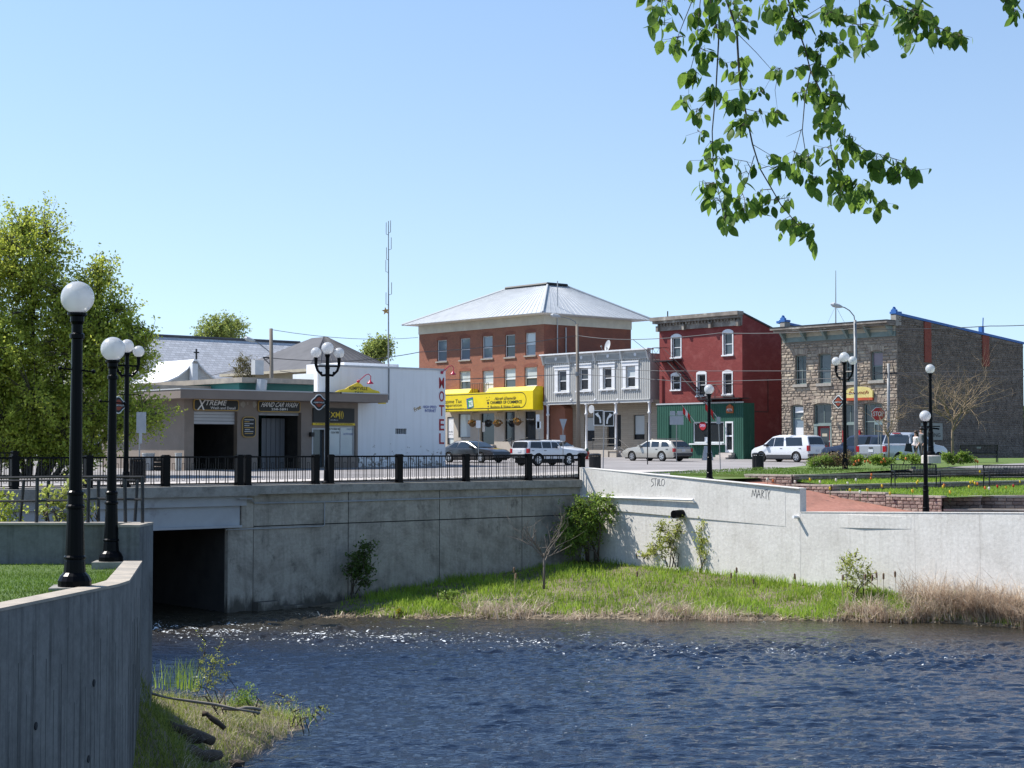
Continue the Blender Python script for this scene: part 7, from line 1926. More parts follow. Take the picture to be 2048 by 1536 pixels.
# ================================================================== VEHICLES
M_tyre = mat('tyre', (.015, .015, .016), rough=.85); M_rim = mat('alloy', (.45, .46, .48), rough=.3, metal=.7)
M_carglass = mat('car_glass', (.012, .016, .02), rough=.04, spec=.7); M_plastic = mat('grey_plastic', (.05, .05, .055), rough=.6)
M_tail = mat('tail_lamp', (.30, .01, .015), rough=.2); M_head = mat('head_lamp', (.55, .57, .6), rough=.15); M_plate = mat('number_plate', (.55, .56, .6), rough=.5); M_chrome = mat('chrome', (.55, .56, .58), rough=.18, metal=.9)
def carpaint(name, c, metal=.0): return mat(name, c, rough=.28, metal=metal, spec=.5, coat=.7)
def car(name, label, loc, head, L, W, H, prof, belt, xw, wr, paint, wins, wind, rearg, cat='car', z0=.24, clad=None, boxy=1.0, tails=(), plate=True, bed=None, tumble=.24, rails=False, spare=False):
 o = T(name, label, cat, loc, head)
 px_ = [p[0] for p in prof]; pz_ = [p[1] for p in prof]
 zt = lambda x: float(np.interp(x, px_, pz_))
 R = wr + .075
 def yh(x, z):
  e = abs(x) / (L / 2); plan = 1 - .10 * max(0, e - .62) ** 1.6 / .38 ** 1.6 * boxy
  if z <= belt: g = .955 + .045 * sin(pi * min(1, max(0, (z - z0) / (belt - z0))) ** .8)
  else: g = .955 - tumble * (z - belt) / (H - belt)
  return W / 2 * plan * g
 xs = sorted({-L / 2, L / 2, *px_, *[-L / 2 + L * k / 26 for k in range(27)], *[w + R * q for w in xw for q in (-1.001, -.999, -.92, -.75, -.5, -.2, .2, .5, .75, .92, .999, 1.001)]})
 rows = []
 for x in xs:
  zb = z0
  for w in xw:
   if abs(x - w) < R: zb = wr + sqrt(max(0, R * R - (x - w) ** 2)) * .98
  if abs(x) > L / 2 - .16: zb = z0 + .10 * (abs(x) - (L / 2 - .16)) / .16
  t = zt(x); lo = min(belt, t - .05)
  zz = [zb + (max(lo, zb + .02) - zb) * f for f in (0, .12, .5, .85, 1)] + [lo + (max(t - .05, lo + .004) - lo) * f for f in (.5, 1)]
  ring = [(yh(x, z), z) for z in zz]
  ye = ring[-1][0]
  ring += [(max(ye - .05, .02), t - .012), (ye * .6, t + .006), (0, t + .012)]
  rows.append([(x, y, z) for y, z in ring] + [(x, -y, z) for y, z in ring[-2::-1]])
 n = len(rows[0]); mb = MB(); vs = [p for r in rows for p in r]; fs = []
 for i in range(len(rows) - 1):
  for k in range(n - 1): fs.append((i * n + k, i * n + k + 1, (i + 1) * n + k + 1, (i + 1) * n + k))
 fs.append(tuple(range(n - 1, -1, -1))); fs.append(tuple(range((len(rows) - 1) * n, len(rows) * n)))
 mb.add(vs, [tuple(reversed(f)) for f in fs]); B(mb, 'body', paint, o, world=False, smooth=False)
 body = o.children[-1]
 for p_ in body.data.polygons: p_.use_smooth = True
 body.data.update()
 try:
  body.data.set_sharp_from_angle(angle=radians(32))
 except Exception: pass
 mb = MB(); mb.box(-L / 2 + .3, L / 2 - .3, -W / 2 + .12, W / 2 - .12, .16, z0 + .25); B(mb, 'underbody', M_tyre, o, world=False)
 for poly in wins:
  for sg in (1, -1):
   mb = MB(); X0, X1 = min(q[0] for q in poly), max(q[0] for q in poly); nx_ = 8; vs = []
   for i in range(nx_ + 1):
    x = X0 + (X1 - X0) * (.001 + .998 * i / nx_); zs_ = []
    for (xa, za), (xb, zb) in zip(poly, poly[1:] + poly[:1]):
     if abs(xa - xb) > 1e-6 and min(xa, xb) <= x <= max(xa, xb): zs_.append(za + (zb - za) * (x - xa) / (xb - xa))
    for j in range(3): z = min(zs_) + (max(zs_) - min(zs_)) * j / 2; vs.append((x, sg * (yh(x, z) + .012), z))
   mb.add(vs, [(i * 3 + j, (i + 1) * 3 + j, (i + 1) * 3 + j + 1, i * 3 + j + 1) for i in range(nx_) for j in range(2)]); B(mb, 'side_window', M_carglass, o, world=False)
 for nm, g in (('windscreen', wind), ('rear_window', rearg)):
  if g is None: continue
  (xa, za), (xb, zb) = g; d = Vector((xb - xa, 0, zb - za)).normalized(); nn = Vector((-d.z, 0, d.x)); nn = nn if nn.z > 0 else -nn
  if abs(nn.z) < .05: nn = Vector((1 if xa > 0 else -1, 0, .1))
  o_ = nn * .022; vs = []
  for (x, z) in ((xa, za), (xb, zb)):
   for f in (-.90, -.5, 0, .5, .90): vs.append((x + o_.x, yh(x, z) * f, z + o_.z + .012 * (1 - abs(f))))
  mb = MB(); fq = [(k, k + 1, k + 6, k + 5) for k in range(4)]
  mb.add(vs, fq); mb.add(vs, [tuple(reversed(f)) for f in fq]) if False else None
  B(mb, nm, M_carglass, o, world=False)
 for w in xw:
  for sg in (1, -1):
   y1, y0 = sg * (W / 2 - .015), sg * (W / 2 - .22)
   mb = MB(); mb.tube([(w, y0, wr), (w, y0 + sg * .02, wr), (w, y1 - sg * .03, wr), (w, y1, wr)], [wr * .9, wr, wr, wr * .93], 20); t_ = B(mb, 'wheel', M_tyre, o, world=False)
   mb = MB(); mb.tube([(w, y1 - sg * .02, wr), (w, y1 + sg * .006, wr)], [wr * .68, wr * .64], 18)
   r_ = B(mb, 'rim', M_rim, t_, world=False)
   mb = MB()
   for k in range(5):
    a = 2 * pi * k / 5 + .63; c_ = (w + wr * .42 * cos(a), wr + wr * .42 * sin(a)); mb.tube([(c_[0], y1 + sg * .0, c_[1]), (c_[0], y1 + sg * .010, c_[1])], wr * .13, 7)
   B(mb, 'rim_holes', M_tyre, t_, world=False)
 f_, r_ = L / 2, -L / 2
 zh = zt(f_ - .05) - .12
 for sg in (1, -1):
  y = sg * W * .34
  mb = MB(); x_ = f_ - .10; mb.box(x_ - .12, x_ + .075, y - .2, y + .2, zh - .09, zh + .05); B(mb, 'headlamp', M_head, o, world=False)
  ta = tails or (.62, .92); y = sg * W * .435
  mb = MB(); mb.box(r_ - .012, r_ + .14, y - .1, y + .105, ta[0], ta[1]); B(mb, 'tail_lamp', M_tail, o, world=False)
  xm = (wind[0][0] if wind else 0) - .35
  mb = MB(); mb.box(xm - .09, xm + .09, sg * (W / 2 - .02) - .0 if sg > 0 else sg * (W / 2 + .18), sg * (W / 2 + .18) if sg > 0 else sg * (W / 2 - .02), belt + .0, belt + .14); B(mb, 'mirror', paint if clad is None else M_plastic, o, world=False)
  for xd in ([w_[0][0] + .18 for w_ in wins[:2]]):
   mb = MB(); yy = sg * (yh(xd, belt - .12) + .012); mb.box(xd - .09, xd + .09, yy - .012, yy + .012, belt - .15, belt - .115); B(mb, 'door_handle', M_plastic, o, world=False)
 mb = MB(); mb.box(f_ - .05, f_ + .02, -W * .24, W * .24, zh - .1, zh + .02); B(mb, 'grille', M_plastic, o, world=False)
 bm = clad or M_plastic
 mb = MB(); mb.box(f_ - .08, f_ + .035, -W * .44, W * .44, z0 + .1, z0 + .26); B(mb, 'front_bumper', bm, o, world=False)
 mb = MB(); mb.box(r_ - .05, r_ + .1, -W * .46, W * .46, z0 + .12, z0 + .30); B(mb, 'rear_bumper', bm, o, world=False)
 if clad:
  for sg in (1, -1):
   a, b = xw[0] + R + .02, xw[1] - R - .02
   a, b = min(xw) + R + .02, max(xw) - R - .02
   mb = MB(); y = sg * (yh(0, z0 + .15) + .012); mb.box(a, b, min(y, y - sg * .05), max(y, y - sg * .05), z0 - .02, z0 + .24); B(mb, 'sill_cladding', clad, o, world=False)
 if plate:
  zp = max(z0 + .4, (tails or (.6, .9))[0] - .05)
  mb = MB(); mb.box(r_ - .02, r_ + .02, -.16, .16, zp, zp + .15); B(mb, 'number_plate', M_plate, o, world=False)
 if rails:
  for sg in (1, -1):
   mb = MB(); y = sg * W * .33; mb.tube([(rails[0], y, H + .05), (rails[1], y, H + .05)], .022, 5); mb.tube([(rails[0], y, H - .02), (rails[0], y, H + .05)], .02, 4); mb.tube([(rails[1], y, H - .02), (rails[1], y, H + .05)], .02, 4); B(mb, 'roof_rail', M_plastic, o, world=False)
 return o
def cg(px, py): q = G(px, py); return (q.x, q.y, q.z)
A1, A2 = atan2(D1.y, D1.x), atan2(D2.y, D2.x)
WHITE = carpaint('white_car_paint', (.62, .63, .65)); GOLD = carpaint('champagne_paint', (.38, .365, .33), .15); SILV = carpaint('silver_paint', (.34, .36, .40), .2); NAVY = carpaint('navy_paint', (.012, .02, .05)); GREY = carpaint('dark_grey_paint', (.022, .022, .024))
# minivan
car('minivan', 'white minivan parked in front of the stone building', cg(1577, 924), A1, 4.85, 1.95, 1.76,
 [(-2.425, 1.02), (-2.38, 1.10), (-2.15, 1.66), (-1.9, 1.74), (0.2, 1.76), (.7, 1.66), (1.45, 1.10), (2.2, .92), (2.38, .80), (2.425, .62)], 1.02, (-1.42, 1.5), .33, WHITE,
 [[(-1.9, 1.06), (-.45, 1.04), (-.40, 1.60), (-1.75, 1.60)], [(-.36, 1.04), (.45, 1.03), (.45, 1.60), (-.32, 1.60)], [(.5, 1.03), (1.25, 1.05), (.75, 1.55), (.5, 1.60)]], ((1.40, 1.13), (.74, 1.63)), ((-2.36, 1.14), (-2.17, 1.60)), 'minivan', clad=M_plastic, tails=(.72, 1.08))
car('estate_car', 'champagne estate car parked in front of the grey building', cg(1313, 922), A1, 5.0, 1.86, 1.45,
 [(-2.5, .82), (-2.42, .92), (-2.0, 1.32), (-1.7, 1.40), (-.2, 1.45), (.25, 1.38), (1.05, .98), (2.0, .86), (2.4, .70), (2.5, .55)], .93, (-1.35, 1.45), .32, GOLD,
 [[(-2.0, .98), (-1.25, .96), (-1.2, 1.30), (-1.72, 1.28)], [(-1.05, .96), (-.3, .95), (-.28, 1.33), (-1.0, 1.31)], [(-.22, .95), (.72, .96), (.2, 1.30), (-.2, 1.33)]], ((.98, 1.0), (.30, 1.36)), ((-2.40, .95), (-2.04, 1.29)), 'car', tails=(.62, .86), rails=(-1.5, -.3))
car('off_road_car', 'white boxy off-road car seen from behind, behind the bridge railing', cg(1090, 931), A2, 4.25, 1.74, 1.55,
 [(-2.12, 1.0), (-2.10, 1.06), (-1.98, 1.50), (-1.8, 1.54), (.1, 1.55), (.3, 1.52), (.72, 1.10), (1.95, .98), (2.09, .88), (2.125, .6)], 1.06, (-1.30, 1.27), .36, WHITE,
 [[(-1.92, 1.10), (-1.0, 1.08), (-1.0, 1.46), (-1.84, 1.46)], [(-.92, 1.08), (-.22, 1.08), (-.22, 1.46), (-.92, 1.46)], [(-.14, 1.08), (.55, 1.09), (.28, 1.44), (-.14, 1.46)]], ((.69, 1.14), (.33, 1.49)), ((-2.095, 1.10), (-2.0, 1.46)), 'off-road car', z0=.42, boxy=.5, tails=(.78, 1.05), rails=(-1.6, .0), tumble=.14).scale = (.94, .94, .94)
car('coupe', 'dark grey coupe half hidden by the motel wall', cg(948, 925), A1 + pi + .12, 4.95, 1.84, 1.42,
 [(-2.47, .86), (-2.4, .95), (-1.75, 1.02), (-1.0, 1.36), (-.5, 1.42), (.0, 1.40), (.35, 1.30), (1.1, .95), (2.1, .84), (2.4, .70), (2.47, .5)], .92, (-1.4, 1.42), .32, GREY,
 [[(-1.45, 1.0), (-.75, .95), (-.68, 1.30), (-1.0, 1.28)], [(-.68, .95), (.75, .95), (.2, 1.26), (-.2, 1.33), (-.6, 1.32)]], ((1.04, .98), (.38, 1.28)), ((-1.68, 1.05), (-1.04, 1.34)))
car('saloon_car', 'white saloon parked behind the boxy off-road car', cg(1108, 921), A1 + pi + .1, 4.7, 1.8, 1.42,
 [(-2.35, .86), (-2.28, .95), (-1.75, 1.0), (-1.05, 1.36), (-.5, 1.42), (.1, 1.40), (.45, 1.30), (1.15, .95), (2.0, .82), (2.28, .68), (2.35, .5)], .92, (-1.3, 1.4), .31, WHITE,
 [[(-1.4, 1.0), (-.5, .95), (-.5, 1.32), (-1.0, 1.28)], [(-.44, .95), (.8, .95), (.3, 1.26), (-.4, 1.33)]], ((1.08, .98), (.48, 1.28)), ((-1.68, 1.04), (-1.1, 1.33)))
car('sport_utility_car', 'navy blue sport utility car standing behind the silver pickup', cg(1722, 928), A1 + .1, 4.7, 1.86, 1.78,
 [(-2.35, 1.0), (-2.3, 1.08), (-2.15, 1.70), (-1.9, 1.77), (.1, 1.78), (.4, 1.70), (1.0, 1.16), (2.1, 1.02), (2.3, .88), (2.35, .6)], 1.1, (-1.4, 1.42), .37, NAVY,
 [[(-2.05, 1.14), (-1.2, 1.12), (-1.2, 1.64), (-1.95, 1.62)], [(-1.12, 1.12), (-.3, 1.12), (-.3, 1.66), (-1.12, 1.66)], [(-.22, 1.12), (.75, 1.14), (.38, 1.62), (-.22, 1.66)]], ((.96, 1.18), (.44, 1.67)), ((-2.29, 1.12), (-2.17, 1.64)), 'car', z0=.36)
def pickup():
 o = T('pickup_truck', 'silver double-cab pickup behind the park flower beds', 'pickup truck', cg(1806, 934.5), A2)
 L, W = 5.8, 2.03
 o2 = car('pickup_cab', 'x', (0, 0, 0), 0, L, W, 1.94,
  [(-2.9, 1.20), (-2.88, 1.24), (-.62, 1.24), (-.60, 1.28), (-.48, 1.84), (-.2, 1.93), (.75, 1.94), (1.05, 1.86), (1.62, 1.30), (2.6, 1.18), (2.84, 1.02), (2.9, .7)], 1.24, (-1.75, 1.95), .40, SILV,
  [[(-.40, 1.30), (.12, 1.29), (.12, 1.80), (-.32, 1.78)], [(.2, 1.29), (1.3, 1.31), (.95, 1.76), (.2, 1.80)]], ((1.56, 1.33), (1.10, 1.82)), ((-.585, 1.32), (-.50, 1.78)), 'pickup truck', z0=.45, boxy=.6, tails=(.86, 1.18), tumble=.2)
 for ch in list(o2.children): ch.parent = o
 bpy.data.objects.remove(o2)
 mb = MB(); mb.box(-2.80, -.7, -W / 2 + .14, W / 2 - .14, 1.243, 1.262); B(mb, 'bed_cover', M_plastic, o, world=False)
 mb = MB(); mb.box(-2.93, -2.9, -.12, .12, 1.05, 1.12); B(mb, 'tailgate_handle', M_plastic, o, world=False)
 mb = MB(); mb.box(-3.02, -2.88, -.9, .9, .56, .78); B(mb, 'step_bumper', M_chrome, o, world=False)
 mb = MB(); mb.box(-.62, -.5, -.25, .25, 1.86, 1.92); B(mb, 'brake_lamp', M_tail, o, world=False)
pickup()

# ================================================================== PEOPLE
def skin_body(name, joints, edges, radii, m, parent, sub=2):
 me = bpy.data.meshes.new(name); me.from_pydata(joints, edges, [])
 ob = bpy.data.objects.new(name, me); COL.objects.link(ob)
 sk = ob.modifiers.new('skin', 'SKIN'); sk.use_smooth_shade = True
 for i, r in enumerate(radii): me.skin_vertices[0].data[i].radius = (r, r) if not isinstance(r, tuple) else r
 me.skin_vertices[0].data[0].use_root = True
 ob.modifiers.new('sub', 'SUBSURF').levels = sub
 bpy.context.view_layer.update()
 dg = bpy.context.evaluated_depsgraph_get()
 m2 = bpy.data.meshes.new_from_object(ob.evaluated_get(dg)); m2.name = name
 bpy.data.objects.remove(ob)
 m2.materials.clear()
 for q in (m if isinstance(m, list) else [m]): m2.materials.append(q)
 o = bpy.data.objects.new(name, m2); COL.objects.link(o); o.parent = parent
 return o
M_skin = mat('skin', (.42, .24, .17), rough=.6); M_hair = mat('dark_hair', (.02, .014, .012), rough=.6)
def person(label, loc, rotz, top, bottom, hair=M_hair, h=1.72, shorts=False, long_hair=False, bag=False):
 o = T('person', label, 'person', loc, rotz)
 k = h / 1.75
 J = [(0, 0, .98), (0, .0, 1.15), (0, .01, 1.35), (0, .0, 1.47), (0, .0, 1.54), (0, -.02, 1.66),
         (.10, 0, .92), (.12, -.10, .52), (.12, -.02, .09), (.12, -.16, .05), (-.10, 0, .92), (-.11, .08, .50), (-.11, .22, .12), (-.11, .10, .05),
         (.19, .0, 1.42), (.24, .08, 1.14), (.20, -.08, .93), (.19, -.12, .85), (-.19, .0, 1.42), (-.25, .06, 1.14), (-.18, -.12, 1.0), (-.14, -.20, .98)]
 E = [(0, 1), (1, 2), (2, 3), (3, 4), (4, 5), (0, 6), (6, 7), (7, 8), (8, 9), (0, 10), (10, 11), (11, 12), (12, 13), (2, 14), (14, 15), (15, 16), (16, 17), (2, 18), (18, 19), (19, 20), (20, 21)]
 Rr = [(.15, .11), (.135, .10), (.16, .11), (.07, .07), (.055, .055), (.085, .10), .085, .06, .045, .035, .085, .06, .045, .035, .055, .042, .034, .03, .055, .042, .034, .03]
 b = skin_body('body', [(x * k, y * k, z * k) for x, y, z in J], E, [tuple(q * k for q in r) if isinstance(r, tuple) else r * k for r in Rr], [M_skin, top, bottom, M_hair, M_tyre], o)
 me = b.data; mi = []
 for p in me.polygons:
  c = p.center / k; z = c.z
  if z < .09: i = 4
  elif z < (.99 if not shorts else .99) and (z > .62 or not shorts) and abs(c.x) < .17 + .0 * z: i = 2
  elif .97 <= z < 1.46 and (abs(c.x) < .23 or z > 1.17): i = 1
  elif z > 1.46 and (z > 1.69 or c.y > .02): i = 3
  else: i = 0
  if z < .62 and shorts and z >= .09: i = 0
  mi.append(i)
 me.polygons.foreach_set('material_index', mi); me.update()
 mb = MB(); mb.sphere((0, .015 * k, 1.70 * k), .105 * k, 12, 8);
 if long_hair: mb.tube([(0, .08 * k, 1.68 * k), (0, .10 * k, 1.5 * k), (0, .09 * k, 1.38 * k)], [.09 * k, .085 * k, .04 * k], 8)
 B(mb, 'hair', hair, o, world=False, smooth=True)
 return o
p = at(1832, 930, 82.6); person('person in a white patterned top and dark shorts walking past the pickup', (p.x, p.y, up(p) - .02), -1.2, mat('white_pink_top', (.66, .55, .54), (.72, .68, .68), 9, .8), mat('dark_shorts', (.02, .022, .03), rough=.8), mat('brown_hair', (.05, .025, .016), rough=.6), 1.63, True, True)
bg_ = T('shoulder_bag', 'dark bag hanging at the side of the person in white', 'bag', (p.x - .38, p.y - .02, up(p) + .62))
mb = MB(); mb.hexa([(-.2, -.06, 0), (.2, -.06, -.05), (.2, .06, -.05), (-.2, .06, 0), (-.12, -.05, .36), (.14, -.05, .40), (.14, .05, .40), (-.12, .05, .36)]); B(mb, 'bag_body', mat('dark_bag', (.015, .015, .02), rough=.7), bg_, world=False)
mb = MB(); mb.tube([(-.1, 0, .36), (.1, .0, .78), (.2, 0, .8), (.14, 0, .40)], .012, 4); B(mb, 'strap', MATS['dark_bag'], bg_, world=False)
p = at(1843, 928, 83.6); person('person with short dark hair in a grey shirt beside the one in white', (p.x, p.y, up(p) - .02), -1.0, mat('grey_shirt', (.16, .165, .18), rough=.8), mat('charcoal_trousers', (.04, .042, .05), rough=.8), M_hair, 1.80)
# ================================================================== VEGETATION
def fast_mesh(name, co, faces_n, m, smooth=False):
 """co (N, k, 3): N separate faces of k corners"""
 N, k, _ = co.shape
 me = bpy.data.meshes.new(name)
 me.vertices.add(N * k); me.vertices.foreach_set('co', co.reshape(-1).astype(np.float32))
 me.loops.add(N * k); me.loops.foreach_set('vertex_index', np.arange(N * k, dtype=np.int32))
 me.polygons.add(N); me.polygons.foreach_set('loop_start', np.arange(0, N * k, k, dtype=np.int32))
 me.materials.append(m); me.update(); me.validate()
 return me
def put(name, me, parent, world=True, kind=None):
 o = bpy.data.objects.new(name, me); COL.objects.link(o)
 if parent is not None:
  o.parent = parent; o.location = -BASE[parent] if world else (0, 0, 0)
 if kind: o['kind'] = kind
 return o
def rand_unit(n, r):
 v = r.normal(size=(n, 3)); return v / np.linalg.norm(v, axis=1, keepdims=True)
def leaf_quads(C, size, r, droop=0.3, aspect=.55):
 n = len(C); a = rand_unit(n, r); a[:, 2] -= droop; a /= np.linalg.norm(a, axis=1, keepdims=True)
 b = np.cross(a, rand_unit(n, r)); b /= np.linalg.norm(b, axis=1, keepdims=True) + 1e-9
 s = (size * r.uniform(.6, 1.25, n))[:, None]
 return np.stack([C - a * s * .5, C + b * s * aspect * .5 - a * s * .02, C + a * s * .5, C - b * s * aspect * .5 - a * s * .02], 1)
M_bark = mat('bark', (.10, .085, .07), (.055, .047, .04), 6, .95, bump=.02, bscale=14); M_twig = mat('twig', (.075, .06, .045), rough=.9)
M_barkgrey = mat('grey_bark', (.19, .16, .135), (.13, .11, .09), 7, .95)
L_spring = leafmat('spring_leaves', (.20, .265, .036), (.40, .46, .08), .5)
L_spring2 = leafmat('spring_leaves_pale', (.24, .29, .06), (.38, .42, .11), .42)
L_dark = leafmat('elm_leaves', (.05, .115, .02), (.155, .26, .042), .58, scale=12)
L_shrub = leafmat('shrub_leaves', (.11, .20, .03), (.23, .32, .06), .42)
L_far = leafmat('far_leaves', (.18, .235, .06), (.30, .36, .10), .42)

def tree(name, label, base, blobs, n_spray, leaf, size, mleaf, seed, trunk_r=.2, cat='tree', stems=1, spray_r=.5, per=16, mb_=None, thin=.0, group=None, lean=(0, 0)):
 """blobs: crown ellipsoids (center, radii); sprays of leaves fill their outer parts, branches lead to them"""
 r = np.random.default_rng(seed)
 o = T(name, label, cat, tuple(base), group=group)
 base = Vector(base)
 cen = [Vector(b[0]) for b in blobs]
 vol = np.array([b[1][0] * b[1][1] * b[1][2] for b in blobs]); vol = vol / vol.sum()
 mb = MB(); nodes = []
 for k, (c, rad) in enumerate(blobs):
  c = Vector(c); st = base + Vector((r.uniform(-.3, .3), r.uniform(-.3, .3), 0)) * (1 if stems > 1 else 0)
  mid = st.lerp(c, .45) + Vector((r.uniform(-.4, .4), r.uniform(-.4, .4), rad[2] * .12))
  P = [st, st.lerp(mid, .5) + Vector((0, 0, .2)), mid, c, c + Vector((r.uniform(-.2, .2) * rad[0], r.uniform(-.2, .2) * rad[1], rad[2] * .55))]
  rr = [trunk_r, trunk_r * .8, trunk_r * .55, trunk_r * .3, trunk_r * .08]
  mb.tube(P, rr, 7)
  for i in range(1, 5):
   for f in (0, .33, .66): nodes.append(P[i - 1].lerp(P[i], f) if i > 1 else P[i])
  nodes += P[2:]
  for j in range(7):                        # limbs inside the lobe
   d = Vector(r.normal(size=3)); d.normalize(); d.z = abs(d.z) * .8 + .1
   q = c + Vector((d.x * rad[0] * .65, d.y * rad[1] * .65, d.z * rad[2] * .6)); s0 = mid.lerp(c, r.uniform(.2, 1))
   mm = s0.lerp(q, .5) + Vector(r.normal(size=3)) * .12 * min(rad)
   mb.tube([s0, mm, q], [trunk_r * .25, trunk_r * .15, trunk_r * .05], 5); nodes += [mm, q, s0.lerp(mm, .5), mm.lerp(q, .5)]
 N3 = np.array([tuple(p) for p in nodes])
 idx = r.choice(len(blobs), n_spray, p=vol)
 d = rand_unit(n_spray, r); rad_f = r.uniform(.25, 1.0, n_spray) ** .55
 S = np.array([tuple(cen[i]) for i in idx]) + d * np.array([blobs[i][1] for i in idx]) * rad_f[:, None] * (1 + .2 * np.sin(d[:, :1] * 7 + d[:, 2:3] * 5) + .12 * np.sin(d[:, 1:2] * 13 + d[:, :1] * 11))
 S = S[S[:, 2] > base.z + (.35 if trunk_r > .06 else .06)]
 C = []
 for s in S:
  j = np.argmin(((N3 - s) ** 2).sum(1)); nn = Vector(N3[j]); sv_ = Vector(s); L_ = (sv_ - nn).length
  tip = sv_ + (sv_ - nn).normalized() * spray_r * .4 if L_ > .01 else sv_
  if L_ > .15: mb.tube([nn, nn.lerp(sv_, .6) + Vector((0, 0, .06 * L_)), tip], [.022 + .006 * L_, .014, .004], 3, cap=False)
  t = r.uniform(0, 1, per)[:, None]
  ax = np.array(tuple(tip - nn)) / max(L_, .2) * spray_r
  C.append(s + ax * (t - .6) * 1.4 + r.normal(size=(per, 3)) * spray_r * .25)
 C = np.concatenate(C)
 B(mb, 'trunk', M_bark if mb_ is None else mb_, o, smooth=True)
 put('crown', fast_mesh('crown', leaf_quads(C, leaf, r), 4, mleaf), o)
 return o
# --- the big tree on the left, beyond the bridge
TD = 74.0
def bp_(px, py, dD=0.0): return tuple(at(px, py, TD + dD))
k_ = TD / FPX
def R3(a, b, c): return (a * k_, b, c * k_)
base = at(70, 930, TD); base.z = -2.6
tree('big_tree', 'large spring tree with yellow-green leaves on the far left bank', base,
     [(bp_(60, 520), R3(75, 2.0, 112)), (bp_(-50, 540), R3(90, 2.4, 110)), (bp_(165, 620), R3(78, 2.0, 88)), (bp_(40, 700), R3(130, 2.6, 110)), (bp_(215, 720), R3(92, 2.2, 85)),
      (bp_(-60, 760), R3(110, 2.4, 120)), (bp_(110, 830), R3(150, 2.6, 75)), (bp_(225, 655), R3(55, 1.6, 72)), (bp_(255, 835), R3(85, 1.8, 48)), (bp_(0, 860), R3(110, 2.2, 60)), (bp_(40, 900), R3(90, 2.0, 34)), (bp_(150, 898), R3(70, 1.8, 34)), (bp_(-60, 905), R3(80, 2, 34)), (bp_(205, 545), R3(28, 1.0, 46)), (bp_(290, 690), R3(32, 1.0, 48))],
     6400, .165, .1, L_spring, 3, .15, stems=3, spray_r=.50, per=19)
# --- trees behind the roofs
def far_tree(px, py, w, h, D, label, seed, n=420, leaf=.24, ml=None, nblob=4):
 k = D / FPX; r = random.Random(seed); base = at(px, 900, D); base.z = gh(D)
 bl = [(tuple(at(px + r.uniform(-.55, .55) * w, py + r.uniform(-.35, .45) * h, D + r.uniform(-1.5, 1.5))), (w * .52 * k, w * .45 * k, h * .52 * k)) for _ in range(nblob)]
 return tree('background_tree', label, tuple(base), bl, n, leaf, .2, ml or L_far, seed, .16, spray_r=.55, per=15, group='trees behind the roofs')
far_tree(425, 668, 66, 52, 152, 'round leafy tree behind the shingled roof', 8, 480)
far_tree(745, 712, 42, 44, 145, 'pale leafy tree behind the dark hipped roof', 9, 360)
far_tree(2075, 870, 60, 70, 128, 'dark green tree at the right edge behind the stone building', 12, 420, .26, L_dark)
far_tree(-60, 830, 150, 110, 120, 'leafy tree far left behind the big tree', 14, 600, .28)
far_tree(135, 790, 105, 110, 97, 'leafy tree behind the big tree trunk', 15, 900, .22)  # added tree: its shadow darkens the car wash side wall
# --- bare tree in the park
def bare_tree(label, px, ybase, D, spec, seed, r0=.06, group=None, name='bare_tree', m=None):
 r = random.Random(seed); b = at(px, ybase, D)
 o = T(name, label, 'tree', tuple(b), group=group); mb = MB()
 def grow(p, d, L_, rad, lev):
  pts = [p]; rs_ = [rad]; dd = d.copy(); n = 5
  for i in range(n):
   dd = (dd + Vector((r.uniform(-1, 1), r.uniform(-.6, .6), r.uniform(-.5, .6))) * spec['curl']).normalized()
   p = p + dd * L_ / n; pts.append(p); rs_.append(rad * (1 - .75 * (i + 1) / n))
  mb.tube(pts, rs_, 5 if lev < 2 else 3, cap=False)
  if lev < spec['lev']:
   for k in range(spec['kids'][lev]):
    i = r.randint(1, n); q = pts[i]; dr = Vector((r.uniform(-1, 1), r.uniform(-.8, .8), r.uniform(spec['zlo'], .9))).normalized(); dr = (dr * spec['spread'] + d * .5).normalized()
    grow(q, dr, L_ * r.uniform(.4, .75), rs_[i] * .7 + .003, lev + 1)
 top = b + Vector((0, 0, spec['trunk']))
 mb.tube([b, b.lerp(top, .5) + Vector((r.uniform(-.05, .05), 0, 0)), top], [r0, r0 * .85, r0 * .7], 7)
 for k in range(spec['main']):
  w = 2 * pi * k / spec['main'] + r.uniform(-.4, .4); d = Vector((cos(w), sin(w) * .7, spec['rise'] + r.uniform(0, .6))).normalized(); grow(top - Vector((0, 0, r.uniform(0, spec['trunk'] * .3))), d, spec['len'], r0 * .55, 0)
 B(mb, 'trunk', m or M_barkgrey, o, smooth=True); return o
M_gold = mat('yellow_bark', (.25, .185, .115), (.18, .135, .09), 6, .9)
bare_tree('leafless tree with long twisting branches in front of the stone side wall', 1906, 930, 79, dict(curl=.34, lev=2, kids=(6, 5, 0), spread=1.0, zlo=-.4, trunk=2.2, main=8, rise=.6, len=2.6), 4, .07, m=M_gold)
bare_tree('slim leafless sapling in front of the pickup, beside the stop sign', 1777, 930, 80, dict(curl=.28, lev=2, kids=(4, 3, 0), spread=.9, zlo=-.2, trunk=1.6, main=6, rise=.7, len=1.5), 6, .045, m=M_gold)
mbp = at(1090, 1182, 60.0)
bare_tree('small dead tree standing in the bank grass', 1088, 1178, 60.2, dict(curl=.22, lev=2, kids=(4, 3, 0), spread=.8, zlo=-.1, trunk=1.3, main=5, rise=.9, len=1.5), 10, .05, m=M_barkgrey)
